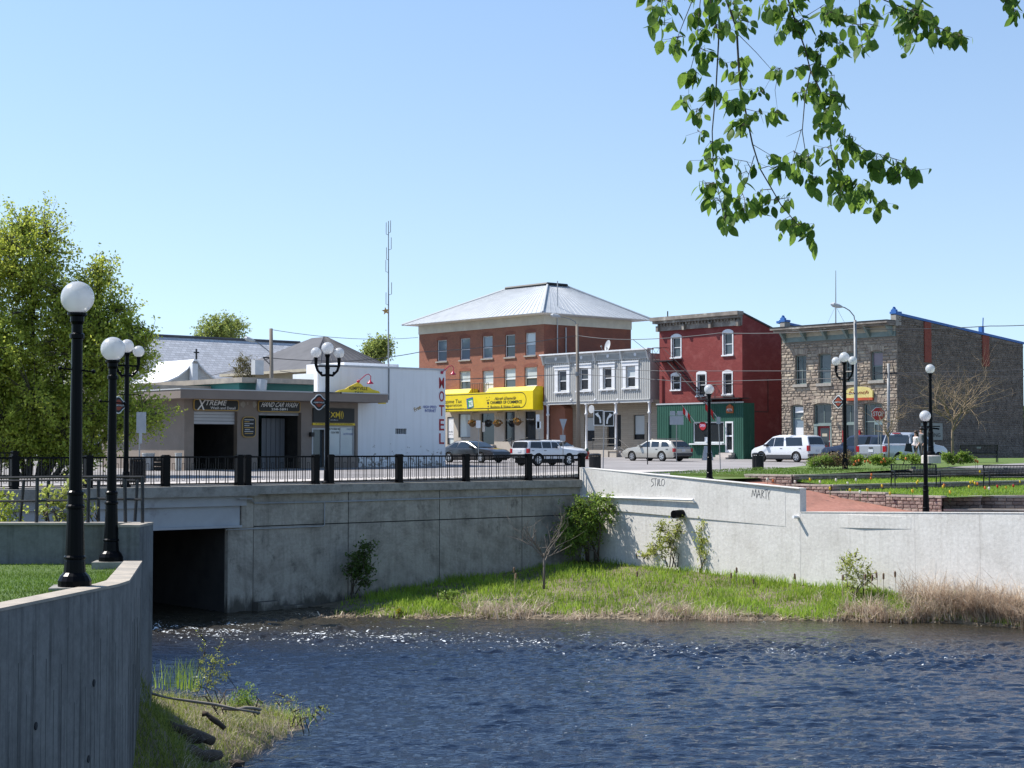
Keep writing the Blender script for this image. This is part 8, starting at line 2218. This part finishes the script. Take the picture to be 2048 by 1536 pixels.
# --- shrubs along the walls
def shrub(label, px, py, D, w, h, n, leaf, ml, seed, name='shrub', cat='shrub', per=12, spray=.22, sparse=False, group=None, nb=4, zbase=None, r_=.025):
 k = D / FPX; r = random.Random(seed); b = at(px, py, D)
 if zbase is not None: b.z = zbase
 bl = []
 for i in range(nb):
  fx = r.uniform(-.5, .5) * w * k; fz = h * k * ((.10 if h < 45 else .35) + .5 * i / max(1, nb - 1))
  bl.append(((b.x + fx * (1 - .3 * i / nb), b.y + r.uniform(-.15, .15) * w * k, b.z + fz), (w * .38 * k, w * .3 * k, h * .28 * k)))
 return tree(name, label, tuple(b), bl, n, leaf, .1, ml, seed, r_, cat=cat, stems=2, spray_r=spray, per=per, mb_=M_twig, group=group)
shrub('big leafy shrub in the corner of the two river walls', 1186, 1122, 69.0, 95, 125, 560, .13, L_shrub, 31, spray=.28, nb=6, r_=.05)
shrub('pale climbing sapling on the wall left of the black drain pipe', 1345, 1134, 66.2, 55, 100, 120, .10, L_spring2, 32, spray=.24, nb=5)
shrub('pale climbing sapling on the wall below the black drain pipe', 1402, 1140, 65.3, 45, 100, 110, .10, L_spring2, 33, spray=.24, nb=5)
shrub('low creeper sprig at the foot of the sunlit wall', 1290, 1118, 67.3, 50, 40, 34, .10, L_spring2, 34, spray=.2, nb=3)
shrub('dark shrub growing in the shade of the wing wall', 716, 1188, 62.0, 62, 95, 130, .12, leafmat('shade_leaves', (.05, .095, .02), (.09, .14, .03), .35), 35, spray=.26, nb=5)
shrub('upright pale shrub among the reeds before the lower river wall', 1715, 1205, 58.3, 52, 92, 110, .085, L_spring2, 36, spray=.22, nb=5)
shrub('small low bush on the bank near the dead tree', 890, 1200, 59.5, 55, 26, 60, .08, L_shrub, 37, spray=.15, nb=3)
shrub('tiny yellow-flowered plant at the water edge', 796, 1236, 57.6, 14, 24, 26, .06, leafmat('yellow_flower', (.45, .38, .02), (.20, .24, .04), .3), 38, spray=.1, nb=3)
shrub('young maple sapling growing behind the iron railing', 122, 1050, 29.4, 66, 88, 46, .10, L_spring2, 40, spray=.14, per=9, nb=5, zbase=-1.45, r_=.015)
shrub('small maple sapling beside the far lawn lamp', 172, 1050, 29.4, 40, 60, 18, .09, L_spring2, 41, spray=.12, per=8, nb=4, zbase=-1.45, r_=.012)
shrub('leafy branch tips at the left edge before the railing', 12, 1010, 40.0, 60, 120, 60, .11, L_spring, 42, spray=.22, per=10, nb=5, zbase=-2.6, r_=.02)
shrub('pale flowering sapling on the grassy spit', 432, 1425, 33.0, 66, 140, 60, .05, L_spring2, 43, spray=.11, per=10, nb=5, r_=.012)
shrub('low sapling over the water at the tip of the spit', 600, 1436, 34.6, 90, 75, 44, .045, L_spring2, 44, spray=.12, per=8, nb=4, zbase=-5.9, r_=.01)
shrub('low pale bush on the spit beside the plank', 510, 1430, 33.6, 80, 60, 70, .05, L_shrub, 45, spray=.1, per=10, nb=4, r_=.012)
shrub('reddish budding shrub at the corner of the park lawn', 1668, 934, 76.0, 75, 36, 330, .075, leafmat('red_buds', (.15, .10, .055), (.20, .17, .07), .3), 50, spray=.2, nb=5, group='park shrubs')
shrub('green budding shrub left of the reddish one on the park lawn', 1640, 936, 75.4, 42, 32, 190, .07, L_shrub, 51, spray=.18, nb=4, group='park shrubs')
for i, (px, py, w, lab) in enumerate([(1715, 929, 46, 'lush green flower clump beside the three-globe lamp'), (1760, 928, 40, 'green flower clump below the stop sign'), (1820, 926, 60, 'broad green flower clump in front of the two walkers'), (1905, 924, 34, 'green flower clump at the foot of the bare tree'), (1938, 922, 30, 'green flower clump beside the upper bench')]):
 shrub(lab, px, py + 3, 77.0 - i * .1, w, 24, 190, .10, L_shrub, 60 + i, name='flower_clump', cat='flower clump', spray=.18, nb=3, group='flower clumps in the park')

shrub('tangle of bare vine and moss on the rear roof behind the car wash', 480, 772, 92, 40, 60, 120, .10, leafmat('dry_vine', (.12, .10, .06), (.2, .19, .07), .3), 70, name='roof_vine', cat='vine', spray=.3, nb=4)
# bits and pieces by the left end of the car wash
for px, py, nm, lab in [(357, 931, 'bucket', 'white plastic bucket against the car wash side wall'), (297, 933, 'barrel', 'pale round barrel left of the car wash'), (322, 934, 'tyre', 'stack of dark tyres beside the car wash')]:
 q = at(px, 900, 84); q.z = gh(84); o = T(nm, lab, nm, tuple(q)); mb = MB()
 if nm == 'tyre':
  for k in range(3): mb = MB(); mb.lathe([(.2, .22 * k), (.33, .22 * k + .02), (.36, .22 * k + .1), (.33, .22 * k + .19), (.2, .22 * k + .2)], 14); B(mb, 'tyre_ring', M_tyre, o, world=False)
 else:
  r_ = .18 if nm == 'bucket' else .32; mb.lathe([(r_ * .85, 0), (r_, .85)], 14); B(mb, 'drum', M_greylt if nm == 'bucket' else M_signback, o, world=False); mb = MB(); mb.lathe([(r_ * 1.05, .851), (r_ * 1.05, .9)], 14); B(mb, 'rim', M_greylt, o, world=False)
# --- blades: bank grass, reeds, spit grass, lawn
def blades(P, h, w, r, lean=.35, seg=2):
 """tapering bent blades as quads+tip: returns (N*seg, 4, 3)"""
 n = len(P); a = r.uniform(0, 2 * pi, n); s = np.stack([np.cos(a), np.sin(a), np.zeros(n)], 1); b = r.uniform(0, 2 * pi, n); ld = np.stack([np.cos(b), np.sin(b), np.zeros(n)], 1)
 h = h[:, None]; w = w[:, None]; l = (r.uniform(.1, 1, n) * lean)[:, None] * h
 up_ = np.array([0, 0, 1.0]); out = []
 for i in range(seg):
  f0, f1 = i / seg, (i + 1) / seg; w0, w1 = w * (1 - f0 * .75), w * (1 - f1 * .9)
  p0 = P + up_ * h * f0 + ld * l * f0 ** 2; p1 = P + up_ * h * (f1 - .12 * (l / h) * f1) + ld * l * f1 ** 2
  out.append(np.stack([p0 - s * w0 / 2, p0 + s * w0 / 2, p1 + s * w1 / 2, p1 - s * w1 / 2], 1))
 return np.concatenate(out)
L_grass = leafmat('bank_grass', (.135, .25, .026), (.27, .38, .055), .45, scale=.6); L_straw = leafmat('dead_reed', (.46, .37, .265), (.62, .53, .41), .25, scale=1.0); L_lawn = leafmat('lawn_grass', (.075, .145, .02), (.12, .20, .028), .35, scale=.8)
L_straw2 = leafmat('brown_reed', (.27, .20, .145), (.42, .33, .25), .25, scale=1.0)
def stuff(name, me, label, cat):
 o = put(name, me, None); o['kind'] = 'stuff'; o['label'] = label; o['category'] = cat; return o
r = np.random.default_rng(77)
def bank_samples(n, vlo, vhi, ulo=0.0, uhi=.78, pw=1.0):
 U = r.uniform(ulo, uhi, n); V = vlo + (vhi - vlo) * r.uniform(0, 1, n) ** pw
 return np.array([bank_point(u, v) for u, v in zip(U, V)])
P = bank_samples(38000, .05, 1.0)
X = P[:, 0]; keep = (X > -6.3) & (r.uniform(0, 1, len(P)) < np.clip((X + 6.3) / 2.5, .15, 1)); P = P[keep]
nz = .6 + .4 * np.sin(P[:, 0] * 1.3 + 2 * np.sin(P[:, 1] * .9)) * np.sin(P[:, 1] * 1.7)
stuff('grass', fast_mesh('bank_grass', blades(P, r.uniform(.14, .46, len(P)) * nz, r.uniform(.02, .05, len(P)), r, .7), 4, L_grass), 'fresh green grass covering the bank below the walls', 'grass')
# dead reeds: clumps along the water edge, dense on the right
cl = []
for (x0, x1, v0, v1, n, h0, h1) in [(-6.5, -1.5, .0, .10, 260, .1, .35), (-1.6, 1.2, .02, .16, 420, .3, 1.0), (1.0, 4.2, .0, .05, 140, .1, .4), (4.3, 7.6, .0, .12, 620, .2, .9), (8.0, 11.5, .0, .06, 170, .1, .5), (11.5, 14.0, .0, .22, 700, .3, 1.0), (13.6, 19.0, .02, .7, 4200, .6, 1.55), (-1.0, 12.0, .1, .45, 320, .2, .6)]:
 for _ in range(max(6, n // 26)):
  cx, cv = r.uniform(x0, x1), r.uniform(v0, v1); m = int(26 * r.uniform(.5, 1.6)); hh = r.uniform(h0, h1)
  for _k in range(m):
   x = cx + r.normal() * .18; v = min(max(cv + r.normal() * .02, 0), .95); p = bank_point((x + 10) / 40, v); cl.append((*p, hh * r.uniform(.4, 1.1)))
cl = np.array(cl)
sel = r.uniform(0, 1, len(cl)) < .6
for q, m_, nm in ((sel, L_straw, 'pale dead reeds along the water edge'), (~sel, L_straw2, 'brown broken reeds and litter along the water edge')):
 c = cl[q]; stuff('dead_reeds', fast_mesh('dead_reeds', blades(c[:, :3], c[:, 3], r.uniform(.02, .045, len(c)), r, 1.1 if m_ is L_straw else 1.9, 3), 4, m_), nm, 'reeds')
# flattened litter
P = bank_samples(800, .0, .08, .05, .75); n = len(P); a = r.uniform(0, 6.28, n); d = np.stack([np.cos(a), np.sin(a) * .5, r.uniform(-.1, .35, n)], 1) * r.uniform(.15, .5, n)[:, None]; s = np.cross(d, [0, 0, 1]); s = s / (np.linalg.norm(s, axis=1, keepdims=True) + 1e-6) * .018; P[:, 2] += .05
stuff('reed_litter', fast_mesh('reed_litter', np.stack([P - s, P + s, P + d + s, P + d - s], 1), 4, L_straw), 'flattened straw litter at the water line', 'reeds')
# cattail stalks with brown heads: things one can count
mb = MB(); mb.tube([(0, 0, 0), (.02, 0, .7), (.03, 0, 1.55)], .009, 4); ME_st = local_mesh('stalk', mb, mat('reed_stalk', (.36, .28, .18), rough=.9))
mb = MB(); mb.tube([(.026, 0, 1.28), (.026, 0, 1.31), (.03, 0, 1.47), (.03, 0, 1.5)], [.012, .028, .028, .01], 6); ME_hd = local_mesh('head', mb, mat('cattail_head', (.12, .07, .045), (.22, .15, .10), 20, .95))
CT = [(1758, 1150), (1766, 1152), (1792, 1148), (1730, 1153), (1742, 1155), (1684, 1155), (1850, 1145), (1863, 1140), (1881, 1140), (1891, 1132), (1899, 1118), (1908, 1128), (1917, 1126), (1921, 1136), (1930, 1142), (1981, 1130), (1992, 1135), (2004, 1132), (2008, 1138), (2022, 1128), (2026, 1148), (1475, 1140), (1592, 1152), (1461, 1150), (1513, 1165), (1276, 1148), (1029, 1140), (1031, 1152)]
for i, (px, py) in enumerate(CT):
 Dg = 57.6 if px > 1600 else 61.5; hd = at(px, py, Dg)
 gz_ = bank_point((hd.x + 10) / 40, .45)[2]; hgt = max(.5, hd.z - gz_); sc = hgt / 1.4
 o = T('cattail', ('brown cattail in the tall reeds at the right edge' if px > 1840 else 'brown cattail beside the upright pale shrub' if px > 1640 else 'brown cattail in the green grass below the graffiti wall' if px > 1200 else 'brown cattail left of the small dead tree'), 'cattail', (hd.x, hd.y, gz_), random.uniform(0, 6), group='cattails along the bank')
 inst('stalk', ME_st, o, (0, 0, 0), (random.uniform(-.06, .06), random.uniform(-.06, .06), 0), (1.2, 1.2, sc), world=False); inst('head', ME_hd, o, (0, 0, (sc - 1) * 1.39), o.children[-1].rotation_euler, (1.35, 1.35, 1), world=False)
# spit grass
U = r.uniform(0, 1, 16000); V = r.uniform(.05, .98, 16000); P = np.array([spit_point(u, v) for u, v in zip(U, V)]); P = P[P[:, 2] > WATER + .02]
n = len(P); dens = r.uniform(0, 1, n) < np.where(P[:, 0] > -6.2, .9, .55); P = P[dens]; n = len(P)
stuff('grass', fast_mesh('spit_grass', blades(P, r.uniform(.06, .28, n), r.uniform(.010, .020, n), r, 1.1, 3), 4, leafmat('rough_grass', (.10, .145, .024), (.29, .33, .075), .4, scale=.9)), 'rough green grass on the spit under the lawn wall', 'grass')
U = r.uniform(.55, 1, 1400); V = r.uniform(.25, .98, 1400); P = np.array([spit_point(u, v) for u, v in zip(U, V)]); n = len(P)
stuff('dead_reeds', fast_mesh('spit_straw', blades(P, r.uniform(.1, .4, n), r.uniform(.008, .016, n), r, 2.2, 3), 4, L_straw), 'dry straw lying along the edge of the spit', 'reeds')
for (px, py, D, n_, h_) in [(585, 1440, 35.3, 70, .5), (380, 1370, 35.5, 60, .75), (340, 1365, 35.0, 40, .7)]:
 c = at(px, py, D); P = np.array([(c.x + r.normal() * .2, c.y + r.normal() * .2, c.z - .1) for _ in range(n_)]);
 stuff('sedge', fast_mesh('sedge', blades(P, r.uniform(.5, 1, n_) * h_, r.uniform(.010, .02, n_), r, .4, 3), 4, L_grass), {585: 'upright green sedge tuft at the tip of the spit', 380: 'tall grass tuft behind the spit in shade', 340: 'grass tuft close to the end pier of the wall'}[px], 'sedge')
# lawn blades (near part only)
n = 26000; Y = r.uniform(17, 28.4, n); E = np.array([lawn_edge(y) for y in Y]); X = E - r.uniform(0.02, 1, n) ** 1.3 * 5.5; P = np.stack([X, Y, np.array([lawn_z(y) for y in Y])], 1)
stuff('lawn_grass', fast_mesh('lawn_blades', blades(P, r.uniform(.02, .05, n), r.uniform(.008, .014, n), r, .8, 1), 4, L_lawn), 'short mown grass of the lawn behind the wall', 'grass')
# park turf and tulips
def pk_samples(n, s0, s1, v0, v1, z):
 s = r.uniform(s0, s1, n); v = r.uniform(v0, v1, n); out = []
 for a, b in zip(s, v):
  q = PK.pt(a, -b, 0); out.append((q.x, q.y, z((q.x, q.y), a) if callable(z) else z))
 return np.array(out)
P = np.vstack([pk_samples(8500, sA, sB, .2, 16, lambda p, s: bedz(s)), pk_samples(9500, sB, sD, .2, 17, lambda p, s: bedz(s)), pk_samples(3000, sD, sD + 4, 5, 13, ZD - .1)]); n = len(P)
stuff('bed_grass', fast_mesh('bed_grass', blades(P, r.uniform(.03, .13, n), r.uniform(.02, .04, n), r, .8, 2), 4, L_grass), 'grass and bulb leaves filling the terraced flower beds', 'grass')
P = pk_samples(5200, -6, sA - .3, .2, 8, lambda p, s: up(p)); n = len(P)
stuff('park_grass', fast_mesh('park_grass', blades(P, r.uniform(.03, .08, n), r.uniform(.02, .04, n), r, .8, 1), 4, L_lawn), 'short turf of the park lawn', 'grass')
mb = MB(); mb.tube([(0, 0, 0), (0, 0, .3)], .008, 4); ME_ts = local_mesh('stem', mb, mat('tulip_stem', (.06, .13, .03), rough=.8))
HD = []
for nm, c in (('yellow_tulip', (.62, .42, .03)), ('orange_tulip', (.60, .15, .03)), ('white_tulip', (.65, .62, .5)), ('red_tulip', (.45, .03, .02))):
 mb = MB(); mb.lathe([(.015, .28), (.045, .32), (.05, .37), (.035, .41), (.01, .40)], 6); HD.append(local_mesh('bloom', mb, mat(nm, c, rough=.6)))
TU = [(1732, 940, 0), (1743, 948, 1), (1742, 955, 1), (1535, 957, 2), (1546, 960, 1), (1590, 962, 2), (1620, 957, 0), (1672, 958, 2), (1695, 965, 2), (1834, 964, 0), (1836, 961, 0), (1886, 972, 0), (1888, 969, 1), (1938, 972, 0), (1941, 963, 0), (1946, 962, 0), (1950, 965, 0), (1955, 966, 1), (1764, 970, 0), (1960, 942, 0), (1970, 974, 1), (1978, 975, 2), (1995, 971, 3), (2012, 973, 0), (2027, 970, 3), (2040, 962, 0), (1700, 978, 0), (1735, 978, 0), (1720, 982, 2), (1780, 985, 0), (1825, 980, 0), (1850, 975, 2), (1900, 982, 0), (1660, 975, 0), (1640, 962, 2), (1712, 958, 2)]
for i, (px, py, c) in enumerate(TU):
 v_t = bed_hit(px, py)
 o = T('tulip', ['yellow', 'orange', 'white', 'red'][c] + ' tulip in the ' + ('lower' if py > 967 else 'upper') + ' flower bed ' + ('left of the bare sapling' if px < 1770 else 'between the two benches' if px < 1955 and px > 1880 else 'near the low globe lamp' if px < 1890 else 'by the right-hand bench'), 'tulip', (v_t.x, v_t.y, v_t.z - .38), random.uniform(0, 6), group='tulips in the terraced beds')
 inst('stem', ME_ts, o, (0, 0, 0), world=False); inst('bloom', HD[c], o, (0, 0, 0), scale=(.95, .95, 1), world=False)
for i, (px, py) in enumerate([(1712, 921), (1718, 919), (1730, 921), (1736, 920), (1708, 927), (1740, 923), (1768, 916), (1770, 920), (1812, 915), (1763, 922), (1951, 919), (1955, 921)]):
 p = at(px, py, 76.6); o = T('tulip', 'orange tulip behind the park lawn ' + ('beside the three-globe lamp' if px < 1745 else 'in front of the pickup' if px < 1900 else 'below the upper bench'), 'tulip', (p.x, p.y, p.z - .40), 0, group='orange tulips behind the lawn')
 inst('stem', ME_ts, o, (0, 0, 0), world=False); inst('bloom', HD[1], o, (0, 0, 0), scale=(1.05, 1.05, 1), world=False)

# --- logs, planks and stones on the spit
M_log = mat('rotten_wood', (.10, .075, .055), (.055, .042, .034), 5, .95, bump=.02, bscale=12, stretch=(1, 1, 1)); M_plank = mat('grey_plank', (.26, .225, .19), (.18, .155, .13), 4, .9)
def log(label, a, b, r0, m=M_log, name='driftwood_log', n=9, cat='log'):
 A_, B_ = at(*a), at(*b); mb = MB(); rr = random.Random(int(a[0]))
 P_ = [A_.lerp(B_, k / 5) + Vector((0, 0, rr.uniform(-.03, .03))) for k in range(6)]; mb.tube(P_, [r0 * rr.uniform(.65, 1.2) for _ in P_], n); o = B(mb, name, m, smooth=True); tag(o, label, cat); return o
log('weathered plank lying across the spit from the wall end', (288, 1386, 30.5), (520, 1426, 31.8), .028, M_plank, 'plank', 4, 'plank')
log('short plank end in the grass by the pale bush', (445, 1417, 31.6), (522, 1419, 32.2), .03, M_plank, 'plank', 4, 'plank')
log('dark upper log lying on the shaded bank', (335, 1450, 28.6), (425, 1483, 29.3), .10)
log('dark lower log at the water edge of the spit', (345, 1500, 28.0), (440, 1513, 28.9), .11)
log('grey sunlit log end sticking out of the spit', (405, 1424, 30.4), (450, 1458, 30.4), .06)
log('thin stick standing in the water before the reeds', (1718, 1250, 55.2), (1724, 1270, 54.2), .02, M_twig, 'stick', 4, 'stick')
rr = random.Random(9)
for i, (px, py, D, s, lab) in enumerate([(385, 1475, 29.0, .2, 'dark boulder between the two logs'), (310, 1500, 27.4, .22, 'flat dark stone slab at the wall foot'), (465, 1528, 30.8, .16, 'small stone at the near tip of the shore'), (300, 1478, 27.5, .1, 'small rubble stone against the wall')]):
 c = at(px, py, D); mb = MB(); n = 8
 vs = [(c.x + s * 1.5 * cos(w) * sin(q) * rr.uniform(.8, 1.2), c.y + s * sin(w) * sin(q) * rr.uniform(.8, 1.2), c.z + s * .6 * cos(q)) for q in (.5, 1.1, 1.7, 2.4) for w in [2 * pi * k / n for k in range(n)]]
 mb.add(vs, [(i_ * n + k, i_ * n + (k + 1) % n, (i_ + 1) * n + (k + 1) % n, (i_ + 1) * n + k) for i_ in range(3) for k in range(n)] + [tuple(range(n - 1, -1, -1)), tuple(range(3 * n, 4 * n))]); o = B(mb, 'boulder', M_log); tag(o, lab, 'stone')

# --- overhanging elm branches close to the viewer
ov = T('overhanging_tree', 'elm branches with dark green leaves hanging into the sky at upper right', 'tree', (6.5, 6.0, -1.7))
Z5 = lambda x, y, D: at(1280 + x / 2.667, y / 2.667, D)
BR = [([(430, -260), (460, 0), (515, 150), (530, 420), (560, 580), (600, 770), (640, 900), (750, 1090), (800, 1150), (900, 1270)], 7.6, .011), ([(360, -260), (375, 0), (420, 200), (405, 480), (385, 700), (390, 880), (430, 1080), (455, 1190)], 7.3, .008),
      ([(760, -260), (790, 0), (830, 120), (880, 260), (910, 380), (880, 520), (865, 700), (890, 860), (930, 960)], 7.9, .009), ([(910, 380), (960, 480), (1005, 650), (1020, 790), (1080, 940), (1180, 1000), (1300, 1100)], 7.9, .007),
      ([(1005, 650), (1100, 730), (1200, 800), (1400, 860), (1480, 940)], 7.9, .005), ([(1165, -200), (1170, 0), (1180, 200), (1190, 280)], 7.2, .005), ([(1220, -260), (1300, 0), (1450, 60), (1600, 150), (1750, 210)], 7.5, .007), ([(1900, -200), (1950, 0), (2010, 70)], 7.2, .005),
      ([(610, 830), (580, 930), (545, 1030)], 7.6, .004), ([(860, 690), (815, 850), (800, 930)], 7.9, .003), ([(100, -260), (120, 0), (100, 150)], 7.1, .005), ([(250, -200), (280, 0), (200, 200), (170, 300)], 7.2, .005), ([(330, -100), (300, 260), (262, 400), (258, 560)], 7.3, .004),
      ([(520, 180), (620, 280), (700, 370), (690, 430), (640, 520)], 7.6, .003), ([(740, 380), (720, 480), (735, 600)], 7.7, .003), ([(405, 480), (300, 600), (310, 700)], 7.3, .003), ([(600, 770), (700, 830), (780, 870)], 7.6, .003), ([(865, 690), (780, 730)], 7.9, .003), ([(560, 580), (640, 600), (660, 660)], 7.6, .003), ([(910, 300), (1000, 200), (1070, 250)], 7.9, .004), ([(830, 120), (960, 40), (1090, 90)], 7.9, .004), ([(1090, 90), (1170, 70)], 7.6, .003)]
mb = MB()
for pts, D, r0 in BR:
 P3 = [Z5(x, y, D) for x, y in pts]; r0 *= .6; mb.tube(P3, [r0 * (1 - .75 * k / (len(P3) - 1)) for k in range(len(P3))], 5)
tr_top = Vector((5.2, 6.6, 3.7))
mb.tube([(6.5, 6.0, -1.7), (6.45, 6.0, 1.0), (6.3, 6.1, 3.0), (5.9, 6.3, 4.2)], [.28, .24, .2, .14], 10)
for pts, D, r0 in BR:
 if pts[0][1] <= -200:
  q = Z5(*pts[0], D); mb.tube([(6.0, 6.25, 3.9), (Vector((6.0, 6.25, 3.9)).lerp(q, .5) + Vector((0, 0, .35))), q], [.05, .03, r0], 6)
B(mb, 'branches', M_twig, ov, smooth=True)
CLU = [(90,60,10),(110,130,6),(180,230,6),(230,210,4),(160,20,6),(290,80,8),(330,180,8),(400,60,10),(420,150,8),(350,280,8),(440,350,5),(320,400,8),(350,500,8),(250,540,5),(320,600,4),(390,490,6),(500,550,8),(560,500,4),(600,130,8),(550,60,8),(560,330,6),(580,390,3),(510,410,4),(640,500,4),(650,620,4),(490,670,10),(440,760,6),(540,680,5),(330,720,4),(380,780,4),(440,860,6),(510,860,4),(350,870,4),(520,940,3),(410,920,4),(350,1000,10),(380,1080,8),(460,1000,5),(450,1180,6),(480,1140,4),(560,1130,10),(640,1060,6),(660,1110,5),(500,1080,5),(790,1080,6),(820,1180,8),(750,1190,4),(790,1250,4),(880,1220,8),(910,1280,6),(700,80,8),(780,120,8),(720,190,5),(840,40,8),(880,150,10),(940,200,12),(960,300,8),(900,280,6),(1000,100,6),(1050,60,8),(1010,50,8),(1070,240,6),(1040,310,4),(1040,410,4),(860,370,6),(730,380,6),(860,510,6),(740,620,5),(930,450,5),(980,360,6),(970,520,8),(1040,520,8),(1090,530,5),(1020,590,8),(950,620,6),(970,700,5),(1080,700,6),(1140,740,8),(1090,780,5),(1150,800,6),(990,800,6),(850,830,4),(920,850,8),(930,960,8),(870,910,4),(790,940,4),(740,910,5),(690,850,3),(700,910,3),(830,900,4),(1020,940,5),(1100,870,5),(1200,850,8),(1260,880,8),(1300,870,6),(1330,920,8),(1360,960,6),(1420,870,4),(1470,920,8),(1270,940,4),(1060,1000,8),(1120,980,8),(1050,1050,6),(1110,1060,5),(1150,1080,4),(1200,1010,8),(1230,1050,6),(1290,1090,8),(1190,270,4),(1220,210,4),(1120,150,3),(1270,150,2),(1090,90,4),(1230,40,8),(1330,80,6),(1400,60,10),(1350,200,6),(1450,150,8),(1540,90,8),(1590,190,8),(1540,180,4),(1650,170,6),(1700,200,10),(1410,260,4),(1440,230,2),(1480,40,8),(2000,20,6),(1990,70,4),
       (60,-40,8),(200,-60,8),(400,-60,10),(600,-60,10),(850,-60,10),(1050,-60,8),(1300,-60,8),(1500,-60,6),(1950,-60,5),(480,20,6),(670,20,6),(760,40,6)]
def leaf_shape(bend):
 mb = MB(); prof = [(0, 0), (.12, .16), (.30, .27), (.5, .30), (.7, .24), (.86, .13), (1.0, 0)]
 vs = []
 for (t, w) in prof:
  for sg in (-1, 0, 1): vs.append((sg * w, bend * t * t + abs(sg) * w * .22, -t))
 fs = [(i * 3 + j, i * 3 + j + 1, (i + 1) * 3 + j + 1, (i + 1) * 3 + j) for i in range(6) for j in range(2)]
 mb.add(vs, fs); return local_mesh('leaf', mb, L_dark, True)
LM = [leaf_shape(b) for b in (-.25, .1, .35)]
rr = random.Random(17); leaves = []; twg = MB(); BRP = []
for pts, D, r0 in BR:
 q = []
 for (x0, y0), (x1, y1) in zip(pts, pts[1:]):
  m = max(1, int(hypot(x1 - x0, y1 - y0) / 30)); q += [(x0 + (x1 - x0) * k / m, y0 + (y1 - y0) * k / m) for k in range(m)]
 BRP.append((q + [pts[-1]], D))
for (x, y, n) in CLU:
 bx, by, bD = min(((q[0], q[1], b[1]) for b in BRP for q in b[0]), key=lambda q: (q[0] - x) ** 2 + (q[1] - y) ** 2 + (2500 if q[1] > y else 0))
 cD = bD + rr.gauss(0, .12); c0, c1 = Z5(bx, by, bD), Z5(x + rr.gauss(0, 8), y - 10, cD)
 mid = c0.lerp(c1, .5) + Vector((rr.gauss(0, .012), rr.gauss(0, .02), .012))
 if y > -50: twg.tube([c0, mid, c1], [.0022, .0017, .0012], 4, cap=False)
 for _ in range(max(2, round(n * 1.75))):
  f = rr.random() ** .6; an = (c0.lerp(mid, f * 2) if f < .5 else mid.lerp(c1, f * 2 - 1)) if (c1 - c0).length < .16 else mid.lerp(c1, .3 + .7 * f)
  p = an + Vector((rr.gauss(0, .022), rr.gauss(0, .03), rr.gauss(-.006, .014)))
  if y > -50: twg.tube([an, p], [.0009, .0007], 3, cap=False)
  leaves.append((p, rr.choice((.030, .042, .05, .06, .074)) * rr.uniform(.85, 1.15), (rr.gauss(0, .42), rr.gauss(.0, .42), rr.uniform(0, 6.28)), rr.randrange(3)))
leaves.sort(key=lambda q: -q[1]); rest_v, rest_f = [], []
vis = [q for q in leaves if q[0].z < .275 * q[0].y]; hid = [q for q in leaves if q not in vis]
for p, s, e, k in vis[:300]: inst('leaf', LM[k], ov, p, e, (s, s, s))
B(twg, 'twigs', M_twig, ov)
mbr = MB()
for p, s, e, k in vis[300:] + hid:
 from mathutils import Euler
 Mx = Matrix.Translation(p) @ Euler(e).to_matrix().to_4x4() @ Matrix.Scale(s, 4)
 mbr.add([Mx @ v.co for v in LM[k].vertices], [tuple(q.vertices) for q in LM[k].polygons])
B(mbr, 'leaves', L_dark, ov, smooth=True, kind='stuff')
